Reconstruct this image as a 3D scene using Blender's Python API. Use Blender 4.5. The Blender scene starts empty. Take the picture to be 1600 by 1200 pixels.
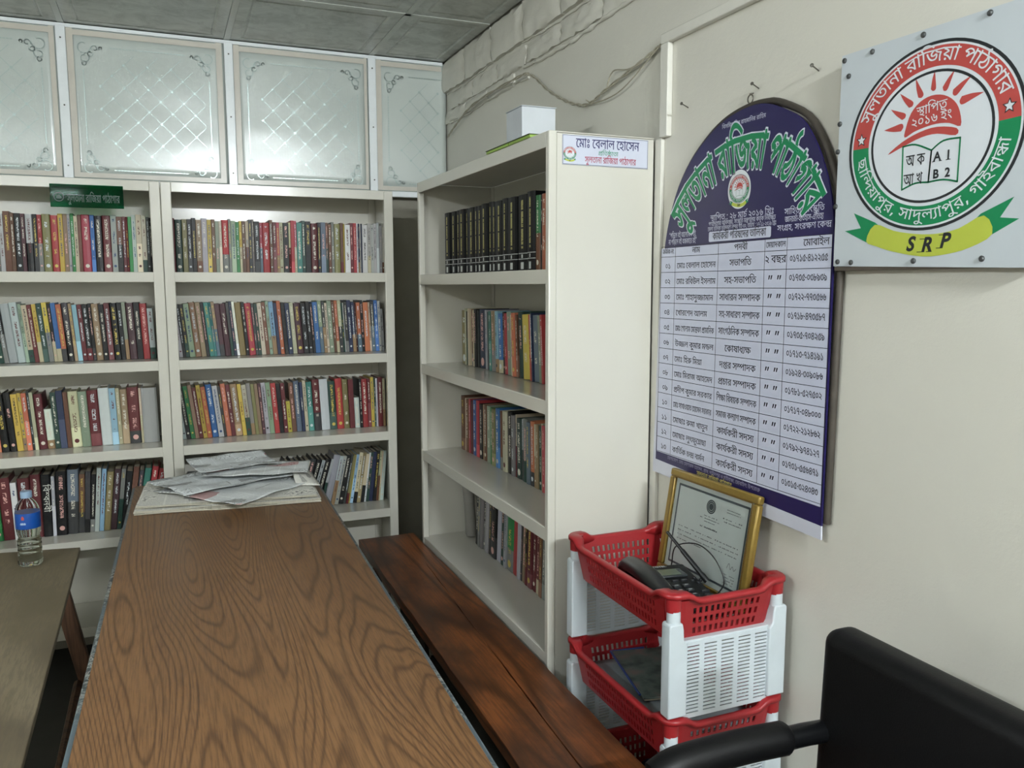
import bpy, bmesh, math, random
from math import sin, cos, pi, radians, sqrt, atan2
from mathutils import Vector, Matrix
from mathutils.geometry import tessellate_polygon
C = bpy.context.scene.collection
sc = bpy.context.scene
# ---------------------------------------------------------------- camera, light, exposure
CZ, YAW, PITCH, ROLL, FPX = 1.4544, radians(22.73), radians(-6.777), radians(-0.129), 1296.6
fw = Vector((sin(YAW)*cos(PITCH), cos(YAW)*cos(PITCH), sin(PITCH)))
rt = Vector((cos(YAW), -sin(YAW), 0)); up = rt.cross(fw)
cx_ = rt*cos(ROLL) + up*sin(ROLL); cy_ = up*cos(ROLL) - rt*sin(ROLL)
cam = bpy.data.cameras.new('camera'); co = bpy.data.objects.new('camera', cam); C.objects.link(co)
co.matrix_world = Matrix.Translation((0, 0, CZ)) @ Matrix((cx_, cy_, -fw)).transposed().to_4x4()
cam.sensor_width = 36; cam.lens = FPX/1600*36; cam.clip_start = 0.02
sc.camera = co
sc.view_settings.view_transform = 'Standard'; sc.view_settings.look = 'None'
sc.view_settings.exposure = EXPOSURE = 0.22; sc.view_settings.gamma = 1
sc.view_settings.use_curve_mapping = False
w = bpy.data.worlds.new('world'); sc.world = w; w.use_nodes = True
w.node_tree.nodes['Background'].inputs[0].default_value = (.8, .85, .9, 1)
w.node_tree.nodes['Background'].inputs[1].default_value = 0.05
LAMP_E = 1290; FILL_REAR_E = 130; FILL_LEFT_E = 220
# ---------------------------------------------------------------- colours and materials
def lin(h):
    if isinstance(h, str): h = [int(h[i:i+2], 16)/255 for i in (0, 2, 4)]
    return tuple((c/12.92 if c <= .04045 else ((c+.055)/1.055)**2.4) for c in h) + (1,)
MATS = {}
class NT:
    def __init__(s, name):
        s.m = bpy.data.materials.new(name); s.m.use_nodes = True; s.t = s.m.node_tree
        s.b = s.t.nodes['Principled BSDF']
    def n(s, typ, **kw):
        x = s.t.nodes.new('ShaderNode'+typ)
        for k, v in kw.items():
            if k.startswith('i_'):
                k = k[2:]; k = int(k) if k.isdigit() else k.replace('_', ' ')
                if isinstance(v, tuple) and len(v) == 2 and hasattr(v[0], 'outputs'): s.t.links.new(v[0].outputs[v[1]], x.inputs[k])
                elif hasattr(v, 'outputs'): s.t.links.new(v.outputs[0], x.inputs[k])
                else: x.inputs[k].default_value = v
            else: setattr(x, k, v)
        return x
    def math(s, op, a, b=0.0, c=0.0):
        return s.n('Math', operation=op, i_0=a, i_1=b, i_2=c)
    def mix(s, f, a, b, mode='MIX'):
        x = s.t.nodes.new('ShaderNodeMix'); x.data_type = 'RGBA'; x.blend_type = mode
        for i, v in ((0, f), (6, a), (7, b)):
            if isinstance(v, tuple) and len(v) == 2 and hasattr(v[0], 'outputs'): s.t.links.new(v[0].outputs[v[1]], x.inputs[i])
            elif hasattr(v, 'outputs'): s.t.links.new(v.outputs[2 if v.bl_idname == 'ShaderNodeMix' else 0], x.inputs[i])
            else: x.inputs[i].default_value = v
        return x
    def ramp(s, f, stops):
        x = s.n('ValToRGB', i_0=f); e = x.color_ramp.elements
        while len(e) < len(stops): e.new(.5)
        for q, (p, c) in zip(e, stops): q.position = p; q.color = c if len(c) == 4 else tuple(c)+(1,)
        return x
    def set(s, **kw):
        for k, v in kw.items():
            k = k.replace('_', ' ')
            if hasattr(v, 'outputs'): s.t.links.new(v.outputs[2 if v.bl_idname == 'ShaderNodeMix' else 0], s.b.inputs[k])
            elif isinstance(v, tuple) and len(v) == 2 and hasattr(v[0], 'outputs'): s.t.links.new(v[0].outputs[v[1]], s.b.inputs[k])
            else: s.b.inputs[k].default_value = v
        return s
    def coord(s, kind='Object', scale=(1, 1, 1), loc=(0, 0, 0)):
        if kind == 'World': g = s.n('NewGeometry'); v = (g, 'Position')
        else: g = s.n('TexCoord'); v = (g, kind)
        return s.n('Mapping', i_Vector=v, i_Scale=scale, i_Location=loc)
def plain(name, col, rough=.5, metal=0.0, var=.06, scale=18, bump=0.0, spec=.5, **kw):
    if name in MATS: return MATS[name]
    t = NT(name); c = lin(col) if isinstance(col, (str, list)) else col
    co_ = t.coord('World')
    nz = t.n('TexNoise', i_Vector=co_, i_Scale=float(scale), i_Detail=4.0, i_Roughness=.6)
    d = tuple(max(0, v*(1-var*2.2)) for v in c[:3])+(1,); l = tuple(min(1, v*(1+var)) for v in c[:3])+(1,)
    t.set(Base_Color=t.mix(nz, d, l), Roughness=rough, Metallic=metal, Specular_IOR_Level=spec, **kw)
    if bump:
        b = t.n('Bump', i_Strength=bump, i_Distance=.002, i_Height=t.n('TexNoise', i_Vector=co_, i_Scale=scale*6.0, i_Detail=3.0))
        t.set(Normal=b)
    MATS[name] = t.m; return t.m
def ink(name, col, rough=.45):
    return plain('ink_'+name, col, rough, var=.03)
# white enamel of the steel bookcases: glossy, with smudges
def enamel():
    t = NT('white_enamel'); co_ = t.coord('World')
    n1 = t.n('TexNoise', i_Vector=co_, i_Scale=3.0, i_Detail=5.0); n2 = t.n('TexNoise', i_Vector=co_, i_Scale=70.0, i_Detail=3.0)
    c = t.mix(n1, lin('c9c6ba'), lin('d3d1c6'))
    b = t.n('Bump', i_Strength=.05, i_Distance=.001, i_Height=n2)
    t.set(Base_Color=c, Roughness=t.math('MULTIPLY_ADD', n1, .12, .12), Normal=b)
    return t.m
ENAMEL = enamel()
def wallmat():
    t = NT('painted_plaster'); co_ = t.coord('World')
    n1 = t.n('TexNoise', i_Vector=co_, i_Scale=1.1, i_Detail=6.0, i_Roughness=.6); n2 = t.n('TexNoise', i_Vector=co_, i_Scale=9.0, i_Detail=8.0, i_Roughness=.7)
    c = t.mix(n1, lin('cdcabd'), lin('d8d6cd'))
    st = t.ramp(t.n('TexNoise', i_Vector=co_, i_Scale=14.0, i_Detail=9.0, i_Roughness=.78), [(.66, (0, 0, 0)), (.76, (1, 1, 1))])
    c = t.mix(t.math('MULTIPLY', st, .30), c, lin('8c8270'))
    mus = t.n('TexMusgrave') if False else n2
    b = t.n('Bump', i_Strength=.35, i_Distance=.006, i_Height=n2)
    b2 = t.n('Bump', i_Strength=.12, i_Distance=.001, i_Height=t.n('TexNoise', i_Vector=co_, i_Scale=120.0, i_Detail=2.0), i_Normal=b)
    t.set(Base_Color=c, Roughness=.42, Normal=b2)
    return t.m
WALL = wallmat()
def wood(name, dark, mid, light, axis='Y', sc_=1.0, rough=.35, ring=34.0, stretch=.16, wear=None, coat=0.0, lines=.62):
    t = NT(name)
    s = {'Y': (2.6*sc_, 2.6*stretch*sc_, 2.6*sc_), 'X': (2.6*stretch*sc_, 2.6*sc_, 2.6*sc_), 'Z': (2.6*sc_, 2.6*sc_, 2.6*stretch*sc_)}[axis]
    co_ = t.coord('World', s)
    n = t.n('TexNoise', i_Vector=co_, i_Scale=1.0, i_Detail=1.2, i_Roughness=.35, i_Distortion=.25)
    r = t.math('SINE', t.math('MULTIPLY', n, ring*6.0))
    r2 = t.math('POWER', t.math('MULTIPLY_ADD', r, .5, .5), 5.0)
    s2 = tuple(v*(15 if v == max(s) else 5.0) for v in s)
    co2 = t.coord('World', s2)
    f = t.n('TexNoise', i_Vector=co2, i_Scale=4.0, i_Detail=6.0, i_Roughness=.65)
    big = t.n('TexNoise', i_Vector=co_, i_Scale=.8, i_Detail=2.0)
    c = t.mix(t.ramp(big, [(.35, (0, 0, 0)), (.65, (1, 1, 1))]), lin(mid), lin(light))
    c = t.mix(t.math('MULTIPLY', r2, lines), c, lin(dark))
    c = t.mix(t.ramp(f, [(.40, (.45, .45, .45)), (.56, (0, 0, 0))]), c, lin(dark))
    if wear:
        wn = t.n('TexNoise', i_Vector=t.coord('World', (5, 2.2, 5)), i_Scale=1.0, i_Detail=7.0, i_Roughness=.65)
        c = t.mix(t.ramp(wn, [(.42, (0, 0, 0)), (.62, (.85, .85, .85))]), c, lin(wear))
    b = t.n('Bump', i_Strength=.12, i_Distance=.001, i_Height=f)
    t.set(Base_Color=c, Roughness=t.math('MULTIPLY_ADD', f, .25, rough-.1), Normal=b, Coat_Weight=coat, Coat_Roughness=.25)
    MATS[name] = t.m; return t.m
# ---------------------------------------------------------------- object helpers
def tag(o, label=None, cat=None, group=None, kind=None):
    for k, v in (('label', label), ('category', cat), ('group', group), ('kind', kind)):
        if v: o[k] = v
    return o
def thing(name, label, cat, loc=(0, 0, 0), group=None, rot=0.0):
    o = bpy.data.objects.new(name, None); C.objects.link(o); o.empty_display_size = .05
    o.location = loc; o.rotation_euler = (0, 0, rot)
    bpy.context.view_layer.update() if rot else None
    o.matrix_world = Matrix.Translation(loc) @ Matrix.Rotation(rot, 4, 'Z')
    return tag(o, label, cat, group)
def base_of(o):
    l = Vector((0, 0, 0))
    while o is not None: l += o.location; o = o.parent
    return l
class MB:
    """collects faces in world (or local) coordinates and links them as one object"""
    def __init__(s): s.v = []; s.f = []; s.mi = []; s.uv = {}; s.cm = 0
    def add(s, vs, fs, uvs=None):
        k = len(s.v); s.v += [tuple(p) for p in vs]
        for i, f in enumerate(fs):
            if uvs: s.uv[len(s.f)] = uvs[i]
            s.f.append(tuple(k+j for j in f)); s.mi.append(s.cm)
        return s
    def box(s, x0, x1, y0, y1, z0, z1, M=None):
        v = [Vector(p) for p in ((x0, y0, z0), (x1, y0, z0), (x1, y1, z0), (x0, y1, z0), (x0, y0, z1), (x1, y0, z1), (x1, y1, z1), (x0, y1, z1))]
        if M: v = [M @ p for p in v]
        return s.add(v, [(0, 3, 2, 1), (4, 5, 6, 7), (0, 1, 5, 4), (1, 2, 6, 5), (2, 3, 7, 6), (3, 0, 4, 7)])
    def prism(s, poly, h, M):
        n = len(poly); a = [M @ Vector((p[0], p[1], 0)) for p in poly]; b = [M @ Vector((p[0], p[1], h)) for p in poly]
        return s.add(a+b, [tuple(range(n))[::-1], tuple(range(n, 2*n))]+[(i, (i+1) % n, n+(i+1) % n, n+i) for i in range(n)])
    def tube(s, pts, r, seg=8, cap=True):
        pts = [Vector(p) for p in pts]; n = len(pts); rr = r if isinstance(r, (list, tuple)) else [r]*n
        vs = []; nrm = None
        for i, p in enumerate(pts):
            d = (pts[min(i+1, n-1)]-pts[max(i-1, 0)]).normalized()
            if nrm is None: nrm = d.orthogonal().normalized()
            nrm = (nrm - d*nrm.dot(d)).normalized(); bn = d.cross(nrm)
            vs += [p+(nrm*cos(2*pi*k/seg)+bn*sin(2*pi*k/seg))*rr[i] for k in range(seg)]
        fs = [(i*seg+k, i*seg+(k+1) % seg, (i+1)*seg+(k+1) % seg, (i+1)*seg+k) for i in range(n-1) for k in range(seg)]
        if cap: fs += [tuple(range(seg))[::-1], tuple(range((n-1)*seg, n*seg))]
        return s.add(vs, fs)
    def lathe(s, prof, c=(0, 0, 0), seg=24, M=None, wob=None):
        vs = []
        for r, z in prof:
            for k in range(seg):
                a = 2*pi*k/seg; q = r*(wob(a, z) if wob else 1)
                p = Vector((c[0]+q*cos(a), c[1]+q*sin(a), c[2]+z)); vs.append(M @ p if M else p)
        fs = [(i*seg+k, i*seg+(k+1) % seg, (i+1)*seg+(k+1) % seg, (i+1)*seg+k) for i in range(len(prof)-1) for k in range(seg)]
        if prof[0][0] > 1e-5: fs.append(tuple(range(seg))[::-1])
        if prof[-1][0] > 1e-5: fs.append(tuple(range((len(prof)-1)*seg, len(prof)*seg)))
        return s.add(vs, fs)
    def grid(s, fn, nu, nv, uv=False):
        vs = [fn(i/nu, j/nv) for j in range(nv+1) for i in range(nu+1)]
        fs = []; us = []
        for j in range(nv):
            for i in range(nu):
                a = j*(nu+1)+i; fs.append((a, a+1, a+nu+2, a+nu+1)); us.append(((i/nu, j/nv), ((i+1)/nu, j/nv), ((i+1)/nu, (j+1)/nv), (i/nu, (j+1)/nv)))
        return s.add(vs, fs, us if uv else None)
    def mesh(s, name, mats, off=None, smooth=None):
        me = bpy.data.meshes.new(name); o = off or Vector((0, 0, 0))
        me.from_pydata([Vector(p)-o for p in s.v], [], s.f)
        for m in (mats if isinstance(mats, list) else [mats]): me.materials.append(m)
        if isinstance(mats, list): me.polygons.foreach_set('material_index', s.mi)
        if s.uv:
            ul = me.uv_layers.new(name='UVMap')
            for i, u in s.uv.items():
                for li, q in zip(me.polygons[i].loop_indices, u): ul.data[li].uv = q
        if smooth is not None:
            me.polygons.foreach_set('use_smooth', [True]*len(me.polygons)); me.set_sharp_from_angle(angle=radians(smooth))
        me.update(); return me
    def build(s, name, mats, parent=None, smooth=None, bevel=0, local=False, base=None, solid=0, segs=2):
        off = Vector((0, 0, 0)) if local else (base_of(parent) if parent else Vector(base or (0, 0, 0)))
        o = bpy.data.objects.new(name, s.mesh(name, mats, off, smooth)); C.objects.link(o)
        if parent: o.parent = parent
        elif base: o.location = base
        if solid:
            m = o.modifiers.new('thick', 'SOLIDIFY'); m.thickness = solid; m.offset = 0
        if bevel:
            m = o.modifiers.new('bevel', 'BEVEL'); m.width = bevel; m.segments = segs; m.limit_method = 'ANGLE'; m.angle_limit = radians(40)
            if smooth is None: o.data.polygons.foreach_set('use_smooth', [True]*len(o.data.polygons)); o.data.set_sharp_from_angle(angle=radians(50))
        return o
def struct(o): return tag(o, kind='structure')
def spl(P, n=6, closed=False):
    P = [Vector(p) for p in P]; out = []; N = len(P)
    for i in range(N if closed else N-1):
        a = P[(i-1) % N if closed else max(i-1, 0)]; b = P[i]; c = P[(i+1) % N]; d = P[(i+2) % N if closed else min(i+2, N-1)]
        for k in range(n):
            t = k/n; out.append(.5*((2*b)+(c-a)*t+(2*a-5*b+4*c-d)*t*t+(3*b-a-3*c+d)*t**3))
    if not closed: out.append(P[-1])
    return out
# ---------------------------------------------------------------- lettering (outlines of the Bengali letters, shaped)
FONT = {'g': [
[[123,314,61,-42,58,-48,54,-55,50,-58,42,-60,36,-59,-65,-33,-81,113,-43,49,-47,45,-53,42,-62,42],[78,486,5,38,13,34,22,27,29,20,34,13,38,4,38,-4,34,-13,29,-20,22,-27,13,-34,5,-38,-5,-38,-13,-34,-22,-28,-29,-20,-34,-13,-38,-4,-38,4,-34,13,-29,20,-22,28,-13,33],[147,486,5,-30,16,-23,23,-14,28,-5,29,5,23,15,15,22,5,30,-5,30,-15,22,-23,14,-29,5,-28,-5,-23,-14,-16,-23]],
[[78,486,5,38,13,34,22,27,29,20,34,13,38,4,38,-4,34,-13,29,-20,22,-27,13,-34,5,-38,-5,-38,-13,-34,-22,-28,-29,-20,-34,-13,-38,-4,-38,4,-34,13,-29,20,-22,28,-13,33],[147,486,5,-30,16,-23,23,-14,28,-5,29,5,23,15,15,22,5,30,-5,29,-15,23,-23,14,-29,5,-28,-5,-23,-14,-16,-23],[78,137,5,38,13,33,22,28,29,20,34,13,38,4,38,-4,34,-13,29,-20,22,-26,13,-34,5,-39,-5,-39,-13,-33,-22,-27,-29,-21,-34,-13,-38,-4,-38,4,-34,13,-29,21,-22,27,-13,33],[147,137,5,-30,16,-23,23,-14,28,-5,29,5,23,14,15,23,5,30,-5,29,-15,23,-23,14,-29,5,-28,-5,-23,-15,-16,-22]],
[[903,622,0,-71,-105,0,0,-551,-77,0,-33,55,-39,49,-45,41,-47,35,25,66,39,-26,40,-34,36,-38,27,-39,-2,28,0,27,-1,30,0,357,-731,0,0,71],[376,91,-66,8,-64,24,-60,43,-56,66,-53,90,-48,120,73,24,37,-95,39,-75,41,-58,47,-40,52,-23,60,-8,50,4,38,13,29,21,20,27,11,33,4,35,-8,52,-24,42,-35,27,-43,9,-29,-4,-21,-10,-13,-19,-4,-25,2,-19,6,-22,-76,-15,-11,38,-3,34,5,34,16,28,23,22,29,16,34,9,35,3,55,-7,47,-19,38,-32,29,-41,18,-50,6,-57,-6,-52,-19,-48,-31,-42,-45,-33,-58,-21],[344,465,-10,30,-20,27,-30,20,-41,14,24,45,45,-12,49,-23,33,-27,20,-32,9,-39]],
[[898,622,0,-71,-100,0,0,-551,-77,0,-33,55,-39,49,-45,41,-47,35,25,66,39,-26,40,-34,36,-38,27,-39,-2,28,0,27,-1,30,0,357,-731,0,0,71],[376,91,-66,8,-64,24,-60,43,-56,66,-53,90,-48,120,73,24,37,-95,39,-75,41,-58,47,-40,52,-23,60,-8,50,4,38,13,29,21,20,27,11,32,4,36,-8,52,-24,42,-35,27,-43,9,-29,-4,-21,-10,-13,-19,-4,-25,2,-19,6,-22,-76,-15,-11,38,-3,34,5,34,16,28,23,22,29,16,34,9,35,3,55,-7,47,-19,38,-32,29,-41,18,-50,6,-57,-6,-52,-19,-48,-31,-42,-45,-33,-58,-21],[344,465,-10,30,-20,27,-30,20,-41,14,24,45,45,-12,49,-23,33,-27,20,-32,9,-39],[1168,622,0,-71,-105,0,0,-551,-77,0,0,479,-18,33,-20,22,-24,13,-27,4,-10,0,0,71,10,0,27,-4,26,-12,22,-19,18,-28,-2,23,-2,31,0,75,53,0,23,-66]],
[[358,622,-5,35,-15,24,-24,13,-36,5,-72,0,-58,2,-44,7,-32,12,-28,16,-24,23,-16,29,-11,33,-3,38,2,26,3,27,74,-5,-3,-21,-1,-17,5,-39,14,-28,17,-14,23,-10,33,-5,43,-2,57,0,47,-2,37,-6,29,-11,24,-18,15,-19,11,-25,7,-30,3,-38],[242,500,71,-7,57,-19,42,-30,29,-38,17,-40,6,-41,-14,-73,-44,-57,-71,-37,-99,-17,10,11,46,-16,49,-21,101,-55,98,-70,-46,-53,-59,43,-55,36,-101,59,-106,44,-60,18,-67,17,15,69,67,-15,36,-3,43,-1,63,4,46,13,33,19,21,25,11,27,4,28,-10,47,-29,35,-44,21,-55,7,-33,-2,-25,-5,-19,-9,-12,-12,-8,-14,-2,-18,2,-16,4,-16,-73,-15,-8,31,-3,30,6,34,16,29,26,23,34,16,42,11],[175,465,-10,30,-20,27,-31,20,-41,14,24,45,46,-12,48,-23,33,-27,21,-32,9,-39],[540,622,0,-71,-550,0,0,71]],
[[508,622,-5,35,-15,24,-24,13,-36,5,-140,0,-58,2,-42,7,-33,12,-28,16,-24,23,-17,29,-10,33,-3,38,1,26,4,27,74,-5,-3,-21,-1,-17,4,-39,15,-28,17,-14,23,-10,32,-5,44,-2,124,0,47,-2,37,-6,29,-11,24,-18,15,-19,11,-25,7,-30,3,-38],[722,622,0,-71,-366,0,0,-179,2,-25,7,-17,11,-11,17,-3,39,12,22,16,23,22,25,30,27,37,60,9,28,-48,21,-49,14,-50,4,-50,-7,-60,-21,-53,-34,-45,-46,-34,-60,-22,-71,-7,-64,6,-59,17,-55,30,-50,45,-46,59,-42,77,-38,94,-34,113,76,20,38,-125,41,-98,47,-74,53,-50,60,-28,69,-10,71,10,52,30,33,46,11,57,-3,42,-9,35,-15,29,-18,24,46,19,-30,-46,-31,-38,-32,-29,-32,-21,-31,-12,-31,-4,-43,6,-34,20,-15,17,-12,23,-8,34,-3,51,0,158,-289,0,0,71]],
[[511,628,38,-2,31,-6,25,-11,21,-15,17,-18,13,-22,8,-27,3,-37,0,-490,-75,0,-10,27,-13,22,-17,17,-20,12,-23,7,-28,2,-67,-4,-64,-9,-37,-3,-41,-1,-73,8,-38,10,-36,18,-32,26,-25,36,-16,49,-6,61,4,50,8,49,77,-11,-7,-36,-4,-50,3,-40,10,-31,15,-24,20,-17,23,-12,26,-7,55,-5,48,2,44,6,44,7,49,2,40,-3,35,-10,30,-16,24,-26,0,357,-1,32,-4,21,-16,26,-23,11,-32,4,-35,-4,-33,-12,-31,-18,-27,-23,-23,-26,-17,-28,-11,-27,-4,-26,4,-21,17,-19,16,-6,22,-2,21,1,21,2,7,-70,-27,-6,-38,-2,-46,8,-40,22,-27,38,-9,54,5,40,15,42,25,39,32,37,39,32,44,24,47,17],[831,575,-6,-50,-18,-43,-28,-35,-35,-30,-42,-25,-45,-22,0,79,46,27,20,18,16,22,11,26,3,31,-2,23,-7,20,-24,33,-22,15,-28,12,-36,9,-48,8,-104,14,-56,12,-45,17,-34,24,-23,30,-14,38,-5,47,1,21,3,21,74,-4,-2,-17,-1,-18,5,-36,15,-28,28,-20,21,-6,25,-5,131,-18,41,-7,36,-8,56,-20,41,-28,22,-25,17,-31,10,-34]],
[[509,629,68,-10,51,-29,32,-46,11,-61,-6,-45,-19,-41,-29,-35,-38,-31,-46,-26,-53,-23,-31,72,60,24,45,28,28,33,9,43,-5,33,-16,23,-26,15,-35,5,-35,-3,-33,-9,-57,-30,-39,-40,-11,-19,-3,-18,3,-15,7,-12,16,-10,29,-7,-21,-74,-50,15,-35,24,-22,32,-7,39,5,34,16,35,24,33,32,31,39,26,43,21,48,13],[681,225,-15,-75,-46,-58,-73,-38,-94,-12,-68,6,-65,19,-61,33,-55,47,-52,63,-46,81,-42,99,-36,117,75,22,42,-130,47,-104,54,-79,60,-55,70,-32,79,-11,57,7,47,19,31,35,10,49,-6,36,-20,30,-29,24,-36,20,80,35,39,-27,29,-35,18,-41]],
[[817,622,0,-71,-325,0,0,-62,0,-16,0,-473,-77,0,-35,57,-46,54,-56,48,-62,39,-69,29,-71,16,-39,96,194,100,100,41,106,37,-22,-42,0,76,-425,0,0,71],[415,467,21,-29,-106,-37,-106,-48,-94,-49,57,-16,59,-26,56,-34,52,-42,44,-46,30,-50,-8,-2,-4,46,-1,55],[761,288,-3,-32,-10,-30,-17,-27,-26,-22,-35,-14,-45,-5,-31,1,-28,4,6,72,14,-1,20,-1,40,5,22,14,11,20,4,24,-13,49,-38,41,-64,32,-89,20,3,75,74,-14,66,-25,57,-34,44,-44,29,-50]],
[[706,622,0,-71,-105,0,0,-551,-77,0,-64,79,-38,37,-42,33,-46,30,-51,25,-56,20,-61,14,-24,93,48,-35,86,-20,72,-28,59,-35,49,-38,39,-39,31,-39,-2,46,0,50,0,495,53,0,23,-66],[450,470,-8,-54,-24,-44,-37,-37,-49,-27,-58,-20,-65,-12,-47,9,-20,46,74,9,58,14,45,21,31,25,19,31,6,35,-3,30,-11,26,-18,25,-27,24,55,54,31,-33,26,-38,16,-40],[182,430,-55,8,-42,24,-27,37,-9,49,7,44,15,36,76,-21,-12,-25,-5,-30,4,-23,10,-15,17,-10,21,-3,42,8,22,12,24,20,23,30,23,41,55,13,2,-50,-22,-41,-26,-36,-30,-28,-33,-22,-38,-14]],
[[484,0,0,425,21,-63,-34,47,-31,39,-30,34,-29,27,-57,35,-30,9,-31,3,-48,-7,-37,-21,-31,-29,-27,-34,-14,-8,18,12,25,9,31,7,36,2,42,-5,32,-13,25,-20,17,-25,11,-28,3,-27,-10,-56,-30,-49,-51,-47,-73,-45,-51,73,51,24,44,27,30,32,10,37,-4,20,-13,17,-21,11,-28,4,-48,-6,-49,-19,-81,66,32,49,34,41,37,35,39,25,44,16,47,5,48,-4,43,-13,42,-22,40,-31,39,-39,40,-48,-18,11,-2,18,-1,25,-2,59,0,103,53,0,23,-66,106,0,0,-71,-105,0,0,-551]],
[[577,622,0,-71,-405,0,0,-30,-4,-63,3,-36,1,-44,0,-173,1,-37,4,-25,12,-26,23,-16,32,-5,38,5,36,14,32,21,29,26,25,31,18,33,12,34,4,36,-5,27,-13,16,-23,7,-29,3,-5,0,-41,2,-33,5,-54,21,-43,31,-31,39,10,87,44,-60,26,-22,31,-16,40,-10,49,-3,16,0,34,-1,25,-4,36,-15,20,-17,14,-22,8,-26,3,-32,-7,-60,-22,-57,-33,-51,-40,-43,-39,-29,-42,-23,-46,-14,-50,-5,-34,3,-29,8,-24,13,-19,15,-26,46,-8,34,-3,48,0,360,-105,0,0,71]],
[[615,310,-5,-51,-16,-43,-24,-35,-31,-28,-36,-22,-39,-17,-84,-17,-21,23,107,-22,105,-34,55,-24,58,-29,-35,-60,-79,39,-80,32,-83,25,-85,21,-88,15,-91,11,9,72,62,-10,35,-3,41,-1,80,6,64,17,47,26,32,33,19,38,6,38,-8,47,-26,34,-39,21,-53,7,-14,-1,-16,-2,-10,65,26,1,25,1,53,-4,42,-13,34,-20,25,-25,18,-28,11,-29,7,-28],[227,217,-32,2,-28,6,-23,10,-19,14,-14,17,-11,22,-7,30,-2,41,0,200,77,0,0,-38,-2,-45,2,-26,0,-30,0,-61,1,-23,3,-15,12,-20,20,-11,29,-4,40,4,35,12,28,18,20,20,14,23,4,21,-4,16,-10,8,-16,4,-22,1,-6,0,-49,5,-44,13,-37,21,-31,28,13,64,36,-34,21,-12,26,-10,32,-5,40,-2,49,0,14,-6,16,-12,18,-12,16,-16,10,-21,4,-26,-7,-46,-23,-42,-34,-34,-46,-26,-53,-17],[-10,551,0,71,707,0,0,-71]],
[[401,63,-58,5,-55,16,-52,27,-50,41,-45,54,-41,70,-38,86,-33,103,76,20,36,-111,40,-88,45,-67,52,-45,59,-26,67,-9,65,8,47,24,28,40,10,57,-2,29,-6,24,-16,37,60,0,-58,-52,-32,-20,-34,-16,-36,-10,-39,-3,-37,4,-32,11,-27,18,-20,26,-13,31,-4,37,8,44,23,46,42,42,63,37,-46,-1,-50,-1,-308,0,0,71,937,0,0,-71,-313,0,-43,1,-36,2,-74,-36,-53,-33,-36,-30,-22,-27,-11,-24,-4,-24,4,-24,12,-16,17,-9,19,-3,36,4,32,14,32,21,36,29,86,-31,15,-49,6,-62,-6,-48,-16,-46,-30,-39,-44,-31,-58,-20],[801,205,8,-94,11,-48,16,-53,-75,-17,-28,113,-7,57,-3,59,2,50,7,45,11,39,12,32,-70,5,-59,15,-50,22,-40,30,-33,38,-28,45,76,16,18,-27,23,-24,28,-21,35,-15,43,-10,53,-3,27,1,28,2,39,-70,-21,-44,-13,-44,-7,-46]],
[[282,0,-57,5,-52,17,-45,25,-38,34,-31,41,-23,46,22,79,72,13,54,23,37,32,25,39,13,44,4,50,-5,50,-16,53,-252,0,0,71,210,0,-29,42,-23,38,-14,37,-5,37,6,40,17,36,28,33,38,32,51,-56,-28,-24,-19,-23,-10,-23,-4,-27,6,-32,16,-32,27,-37,34,-41,310,0,0,-71,-174,0,-33,1,-29,1,66,-73,53,-74,34,-78,11,-88,-7,-67,-22,-58,-36,-48,-48,-37,-61,-22],[280,74,53,6,42,18,32,28,23,35,14,40,4,43,-4,46,-10,44,-20,45,-29,48,-40,52,-52,57,16,-4,17,-58,5,-31,2,-37,-11,-74,-15,-35,-23,-33,-32,-30,-44,-27,-54,-22,-68,-17,14,61,14,-48,23,-39,30,-30,35,-22,38,-12]],
[[630,622,0,-71,-105,0,0,-551,-77,0,0,425,20,-62,-45,61,-42,48,-41,38,-39,26,-39,15,-40,5,-29,-3,-25,-9,-19,-14,-15,-18,-9,-23,-3,-26,4,-29,12,-25,20,-20,28,-15,39,-11,50,-8,-6,-83,-62,10,-55,18,-47,28,-35,36,-22,44,-8,54,6,50,18,42,28,32,35,24,41,14,43,5,50,-5,45,-13,41,-22,41,-31,40,-38,42,-47,-16,4,-4,45,-2,54,0,112,53,0,23,-66]],
[[407,50,-79,10,-74,30,-67,54,-61,78,-52,106,-45,138,76,20,37,-113,40,-91,44,-70,52,-48,59,-28,68,-10,43,3,36,9,29,13,23,19,16,23,12,25,9,60,-4,40,-12,36,-19,31,-26,24,-32,15,-36,5,-34,-4,-24,-13,-13,-20,-4,-25,2,-21,7,-25,-77,-15,-9,37,-4,37,5,36,15,30,23,23,31,17,36,10,42,4,58,-7,51,-21,42,-35,32,-45,20,-55,7,-63,-7,-60,-19,-54,-34,-45,-47,-35,-61,-22],[717,622,0,-71,-727,0,0,71]],
[[613,622,0,-71,-454,0,0,-298,-14,20,43,43,48,41,53,37,58,34,62,31,66,27,65,-64,-30,-68,-18,-69,-5,-80,8,-94,11,-48,16,-53,-75,-17,-28,113,-7,57,-3,59,6,77,17,65,21,46,12,-5,-111,-56,-106,-76,-53,-46,-54,-52,-59,40,0,336,-92,0,0,71]],
[[606,622,0,-71,-105,0,0,-551,-77,0,-36,58,-46,52,-57,47,-64,39,-70,29,-75,18,-39,96,98,55,101,50,104,44,107,36,-23,-42,0,140],[424,474,21,-28,-78,-28,-82,-34,-81,-38,-74,-42,56,-16,59,-25,59,-33,54,-40,46,-48,34,-54,-9,0,-3,46,-2,55],[240,629,26,-1,27,-4,-6,-72,-15,2,-21,0,-27,-3,-20,-9,-12,-15,-4,-18,6,-24,17,-21,32,-19,50,-22,-60,-45,-66,40,-25,23,-18,25,-11,28,-4,30,3,26,11,25,18,22,25,17,33,11]],
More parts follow.
